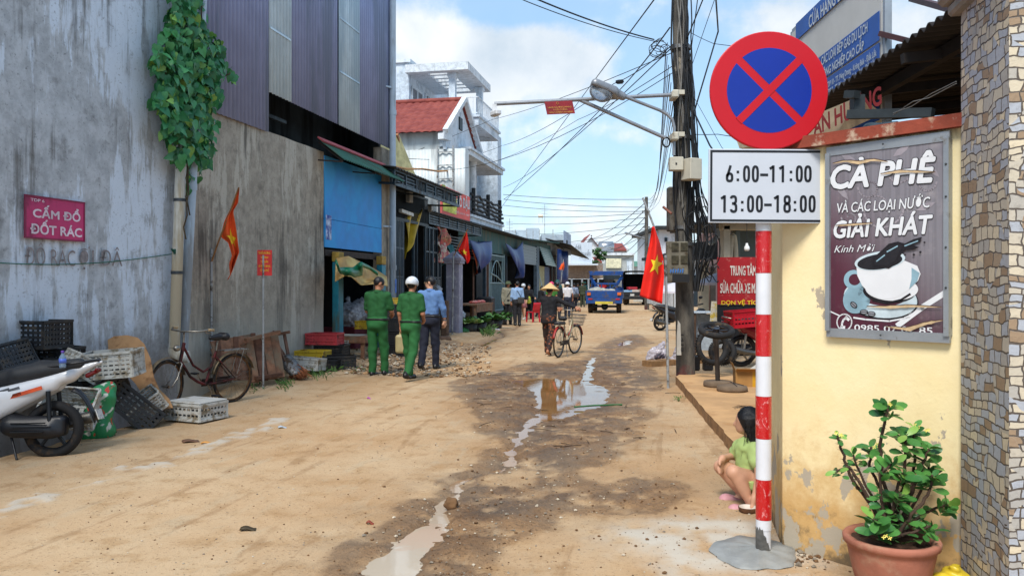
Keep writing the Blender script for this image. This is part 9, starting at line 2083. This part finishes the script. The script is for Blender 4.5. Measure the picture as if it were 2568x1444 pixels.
  q = MB(); q.tube([P(1803,565,18),P(1802,590,18),P(1790,604,18),P(1778,612,18)],.06,10); q.build('gutter_pipe',MATS['grey_pvc'],root); q = MB(); q.grid(lambda u,v: P(1745+110*u,580-24*u,20+5*v)+ZV*.4*v,10,3,0,False,.08); q.build('roof',darkroof,root)
  root = thing('house','white two storey house with a dark eave on the right beyond the flag','house',P(1675,760,60)); L = lambda nm,m,fn,par=root: (lambda q: (fn(q),q.build(nm,m,par))[1])(MB())
  col2('wall',1651,1730,60,574,760,plast_w,10); col2('eave',1645,1735,59,566,574,darkroof,12); col2('louvre',1667,1674,59.9,596,606,gate_d,.1); col2('awning',1650,1710,58.4,668,676,mat('pink_awning',lin((206,110,140),.8),.7),1.4); col2('shop_front',1655,1700,59.9,690,760,inner,.1)
  root = thing('building','row of low grey shop fronts receding on the right beyond the motorbikes','building',P(1700,790,34)); L = lambda nm,m,fn,par=root: (lambda q: (fn(q),q.build(nm,m,par))[1])(MB())
  col2('wall',1690,1775,40,640,770,plast_w,8); col2('roof',1684,1780,39,632,641,darkroof,9); col2('door',1700,1722,39.9,690,768,inner,.1); col2('door',1735,1760,39.9,690,768,gate_d,.1)
  # umbrella
  def umbrella(label,px,py,d,r,h):
    c = P(px,py,d); root = thing('parasol',label,'parasol',(c.x,c.y,0)); q = MB(); q.lathe([(.001,c.z),(r*.5,c.z-.16*r),(r,c.z-.45*r),(r,c.z-.55*r),(r*.98,c.z-.46*r),(.001,c.z-.03)],8,Matrix.Translation((c.x,c.y,0)),0,False); q.build('canopy',mat('parasol_pale',lin((206,202,212),.85),.7,var=.06),root); q = MB(); q.tube([(c.x,c.y,0),(c.x,c.y,c.z)],.025,7); q.build('pole',pole_m,root)
  umbrella('pale grey parasol open behind the red repair sign',1808,681,20,.62,2); umbrella('second pale parasol further down behind the utility pole',1690,708,36,.9,2)
right_row()
def repair_corner():
  red_b = mat('scooter_red',lin((150,22,40),.85),.3,var=.08,coat=.5); blkb = mat('bike_black',lin((38,36,42),.7),.35,var=.1,coat=.3)
  c = P(1857,922,14.2); scooter('dark red motorbike parked behind the striped post with a red crate on its rack',(c.x,c.y,.125),R(-80),red_b,None,R(6),None,True,None,True,.29,False,'motorbike')
  cp = P(1863,822,14.1); crate('crimson',(cp.x+.04,cp.y,cp.z+.02),(0,R(-4),R(8)),'bright red crate strapped on the rack of the dark red motorbike',None,1.0)
  c = G(1655,829); scooter('black and maroon motorbike with a chrome rail parked beside the utility pole',(c.x,c.y,0),R(-64),blkb,None,R(7),None,True,None,True,.29,False,'motorbike')
  c = P(1768,800,23); scooter('grey motorbike standing half hidden between the utility pole and the parasol',(c.x,c.y,0),R(150),mat('bike_grey',lin((120,124,128),.7),.35,coat=.3),None,R(7),None,True,None,True,.28,True,'motorbike')
  ty = mat('old_tyre',lin((36,36,38),.65),.8,var=.3,dirt=lin((100,84,66),.5),damt=.3,dsc=8)
  def tyre(label,px,py,d,r,w_,rot):
    p = P(px,py,d); q = MB(Matrix.Translation(p) @ rot); q.tube([((r-w_)*math.cos(a),(r-w_)*math.sin(a),0) for a in [2*math.pi*i/40 for i in range(40)]],w_,10,closed=True)
    for i in range(40): a = 2*math.pi*i/40; q.box((r*math.cos(a)*1.0,r*math.sin(a),0),(.012,.02,w_*1.3),a)
    return tag(q.build('tyre',ty,origin=p),label,'tyre','tyres at the repair corner')
  tyre('large bare tyre standing upright behind the wheel stand',1786,869,12.6,.295,.045,Matrix.Rotation(R(82),4,'X') @ Matrix.Rotation(R(18),4,'Y')); tyre('smaller tyre leaning inside the large bare tyre',1812,882,12.9,.22,.045,Matrix.Rotation(R(70),4,'X') @ Matrix.Rotation(R(-20),4,'Y'))
  root = thing('wheel_stand','black wheel mounted flat on a steel post with a round concrete base','stand',P(1800,966,11.5)); b = P(1800,952,11.5); b.z = .125; dk = mat('stand_steel',lin((90,82,78),.6),.6,.4,var=.3); con = mat('base_concrete',lin((132,112,92),.65),.92,var=.2,bump=.4,bsc=40)
  q = MB(); q.lathe([(.001,0),(.20,0),(.205,.03),(.2,.07),(.19,.08),(.001,.085)],32,Matrix.Translation(b)); q.build('base',con,root); t_ = P(1796,836,11.4); q = MB(); q.tube([b+ZV*.07,t_],.034,10); q.build('post',dk,root)
  T = Matrix.Translation(t_+ZV*.03) @ Matrix.Rotation(R(20),4,'X'); q = MB(T); q.tube([(.215*math.cos(a),.215*math.sin(a),.02) for a in [2*math.pi*i/40 for i in range(40)]],.045,10,closed=True); q.build('tyre',ty,root); q = MB(T)
  for i in range(6): a = i*1.047; q.beam((.03*math.cos(a),.03*math.sin(a),.0),(.18*math.cos(a),.18*math.sin(a),.01),.02,.03)
  q.tube([(0,0,-.05),(0,0,.05)],.045,12); q.tube([(.175*math.cos(a),.175*math.sin(a),.01) for a in [2*math.pi*i/32 for i in range(32)]],.014,6,closed=True); q.build('rim',blkb,root)
  b = P(1836,972,11.0); b.z = .125; root = thing('concrete_weight','low round concrete parasol weight tied with wire on the pavement','base',b); q = MB(Matrix.Translation(b)); q.lathe([(.001,0),(.205,0),(.21,.03),(.2,.07),(.12,.085),(.05,.10),(.001,.10)],32); q.build('disc',con,root); q = MB(Matrix.Translation(b))
  for a in (0.3,1.4): q.tube([(.212*math.cos(a),-.212*math.sin(a),0),(.15*math.cos(a),-.15*math.sin(a),.085),(0,0,.12),(-.03,.02,.13)],.005,5)
  q.build('wire_tie',wire_m,root)
  c = P(1874,962,11.6); root = thing('cardboard_box','open brown cardboard box half hidden behind the striped post','box',(c.x,c.y,.125),R(-8)); cb = mat('box_card',lin((184,138,80),.75),.85,var=.1)
  q = MB(); w_,l_,h_ = .36,.30,.22
  for cx,cy,sx,sy in ((0,-l_/2,w_,.008),(0,l_/2,w_,.008),(-w_/2,0,.008,l_-.02),(w_/2,0,.008,l_-.02)): q.box((cx,cy,h_/2),(sx,sy,h_))
  q.box((0,0,.006),(w_-.02,l_-.02,.008)); q.build('body',cb,root,False)
  for a,b_,c_ in (((-w_/2,-l_/2,h_),(w_,0,0),(.0,-.10,.05)),((-w_/2,-l_/2,h_),(0,l_,0),(-.05,0,.12)),((w_/2,-l_/2,h_),(0,l_,0),(.1,0,.08))): q = MB(); A,B2,C2 = Vector(a),Vector(b_),Vector(c_); q.prism([(0,0),(1,0),(1,1),(0,1)],A,B2,C2,.005); q.build('flap',cb,root,False)
  tape = MB(); tape.box((.1,-l_/2-.0055,h_/2),(.10,.003,h_)); tape.build('tape',mat('yellow_tape',lin((210,160,40),.8),.4),root,False)
  q = MB(Matrix.Translation((c.x+.08,c.y,.36)) @ Matrix.Rotation(R(-35),4,'Y')); q.box((0,0,0),(.26,.2,.012)); tag(q.build('white_panel',mat('paper_white',(0,0,0))),'flat white panel sticking out of the cardboard box','panel')
  # litter bag
  p = P(1650,888,16.2); film = mat('thin_film',lin((214,206,214),.9),.22,var=.12,sc=9,trans=.35); me = sdf_mesh('litter_bag',[('e',p+Vector((0,0,-.03)),(.20,.17,.18),None),('c',p+Vector((.05,0,.1)),p+Vector((.1,0,.22)),.08,.04),('c',p+Vector((-.12,0,-.1)),p+Vector((.12,0,-.1)),.12,.12)],.016,.06,.018,22)
  tag(mkobj('litter_bag',me,film,origin=p),'thin white plastic bag stuffed with rubbish on the low kerb left of the flagpole','bag'); me = sdf_mesh('rubbish',[('e',p+Vector((0,-.16,-.04)),(.10,.05,.08),None)],.014,.03,.016,34); tag(mkobj('rubbish',me,mat('rubbish_mix',lin((150,120,130),.7),.6,var=.7,sc=30,dirt=lin((60,60,70)),damt=.9,dsc=20),origin=p),'colourful rubbish showing through the white litter bag','rubbish')
  p = P(1694,892,16.0); me = sdf_mesh('litter_bag',[('c',p+Vector((-.05,0,-.1)),p+Vector((.05,0,-.08)),.08,.07),('c',p,p+Vector((.03,0,.15)),.06,.04)],.016,.05,.014,24); tag(mkobj('litter_bag',me,film,origin=p),'narrow white plastic bag standing between flagpole and utility pole','bag')
  # boxes and papers near the grey wall
  p = P(1766,830,16.5); root = thing('tool_cabinet','rusty brown open cabinet with glass shelves next to the paper poster','cabinet',(p.x,p.y,0)); bw = MATS['rough_post']
  for x in (-.22,.22): q = MB(Matrix.Translation((p.x,p.y,0))); q.box((x,0,.55),(.05,.3,.9),None,0,.01); q.build('side_panel',bw,root)
  q = MB(Matrix.Translation((p.x,p.y,0))); q.box((0,0,1.02),(.6,.36,.03)); q.build('top',plast_b,root); q = MB(Matrix.Translation((p.x,p.y,0))); q.box((0,.1,.6),(.40,.02,.75)); q.build('pane',gyw_ if False else plast_b,root)
  o = P(1778,826,15.6); e = P(1800,826,15.6); q = MB(); q.prism([(0,0),(1,0),(.95,.55),(.35,.55)],o,e-o,ZV+Vector((0,.1,0)),.012); tag(q.build('paper_poster',mat('poster_pale',lin((222,216,196),.85),.7,var=.2,sc=12,dirt=lin((220,190,60),.8),damt=.5,dsc=9)),'pale leaning advertising board with yellow print left of the black board','poster')
  for i,(px,py,h_) in enumerate(((1742,905,.26),(1775,905,.2))): p = P(px,py,13.6); q = MB(); q.box((p.x,p.y,.125+h_/2),(.16,.14,h_),.1*i,0,.02); tag(q.build('battery',mat('battery_black',lin((36,36,40),.6),.5,var=.5,sc=20)),('black battery box against the foot of the utility pole','black battery box inside the standing tyre')[i],'battery','black batteries at the repair corner')
  # road litter
  def bit(label,px,py,col,w_,l_,rot,dz=.012,h=.006):
    g = G(px,py); g.z = gz(g.x,g.y)+dz; q = MB(Matrix.Translation(g) @ Matrix.Rotation(rot,4,'Z')); q.grid(lambda u,v: ((u-.5)*w_,(v-.5)*l_,.01*math.sin(u*5)+.006*math.sin(v*7)),6,4,0,True,h); tag(q.build('litter_scrap',mat('scrap_%d' % px,lin(col,.85),.6,var=.2)),label,'litter')
  bit('dead brown leaf lying on the dry road in the foreground',622,1329,(70,58,36),.10,.05,.2); bit('small pale blue and yellow wrapper on the road',708,1071,(190,204,216),.09,.06,.4); bit('pink scrap on the road before the men in green',925,1000,(200,70,190),.05,.04,0); bit('orange peel coloured scrap on the pale kerb line',520,1112,(226,160,80),.12,.05,.1); bit('dark rag on the dry road near the kerb line',478,1108,(110,78,58),.16,.10,.5); bit('red brown ring scrap on the road',928,1312,(150,70,50),.05,.03,0)
  q = MB(); q.tube([G(1440,1022)+ZV*.01,G(1490,1020)+ZV*.02,G(1560,1016)+ZV*.01],.012,5); tag(q.build('green_stalk',mat('stalk_green',lin((60,120,70),.7))),'green plant stalk lying at the edge of the puddle','stalk')
  g = G(1130,1272); me = sdf_mesh('stone',[('e',g+Vector((0,0,.02)),(.045,.04,.045),None),('b',g+Vector((.01,0,.03)),(.035,.03,.03),.01,None)],.008,.02,.006,40); tag(mkobj('stone',me,MATS['stone_brown'],origin=g),'single brown stone standing in the near water rill','stone')
  rng = random.Random(17); q = MB()
  for i in range(60): px,py = rng.uniform(1190,1700),rng.uniform(895,1120); g = G(px,py); g.z = gz(g.x,g.y)+.008; a = rng.uniform(0,3.1); v = Vector((math.cos(a),math.sin(a),0))*rng.uniform(.03,.14); q.tube([g-v,g+ZV*.006,g+v],.004,4)
  tag(q.build('twigs',mat('twig_dark',lin((84,62,44),.6),.9)),kind='stuff')
repair_corner()
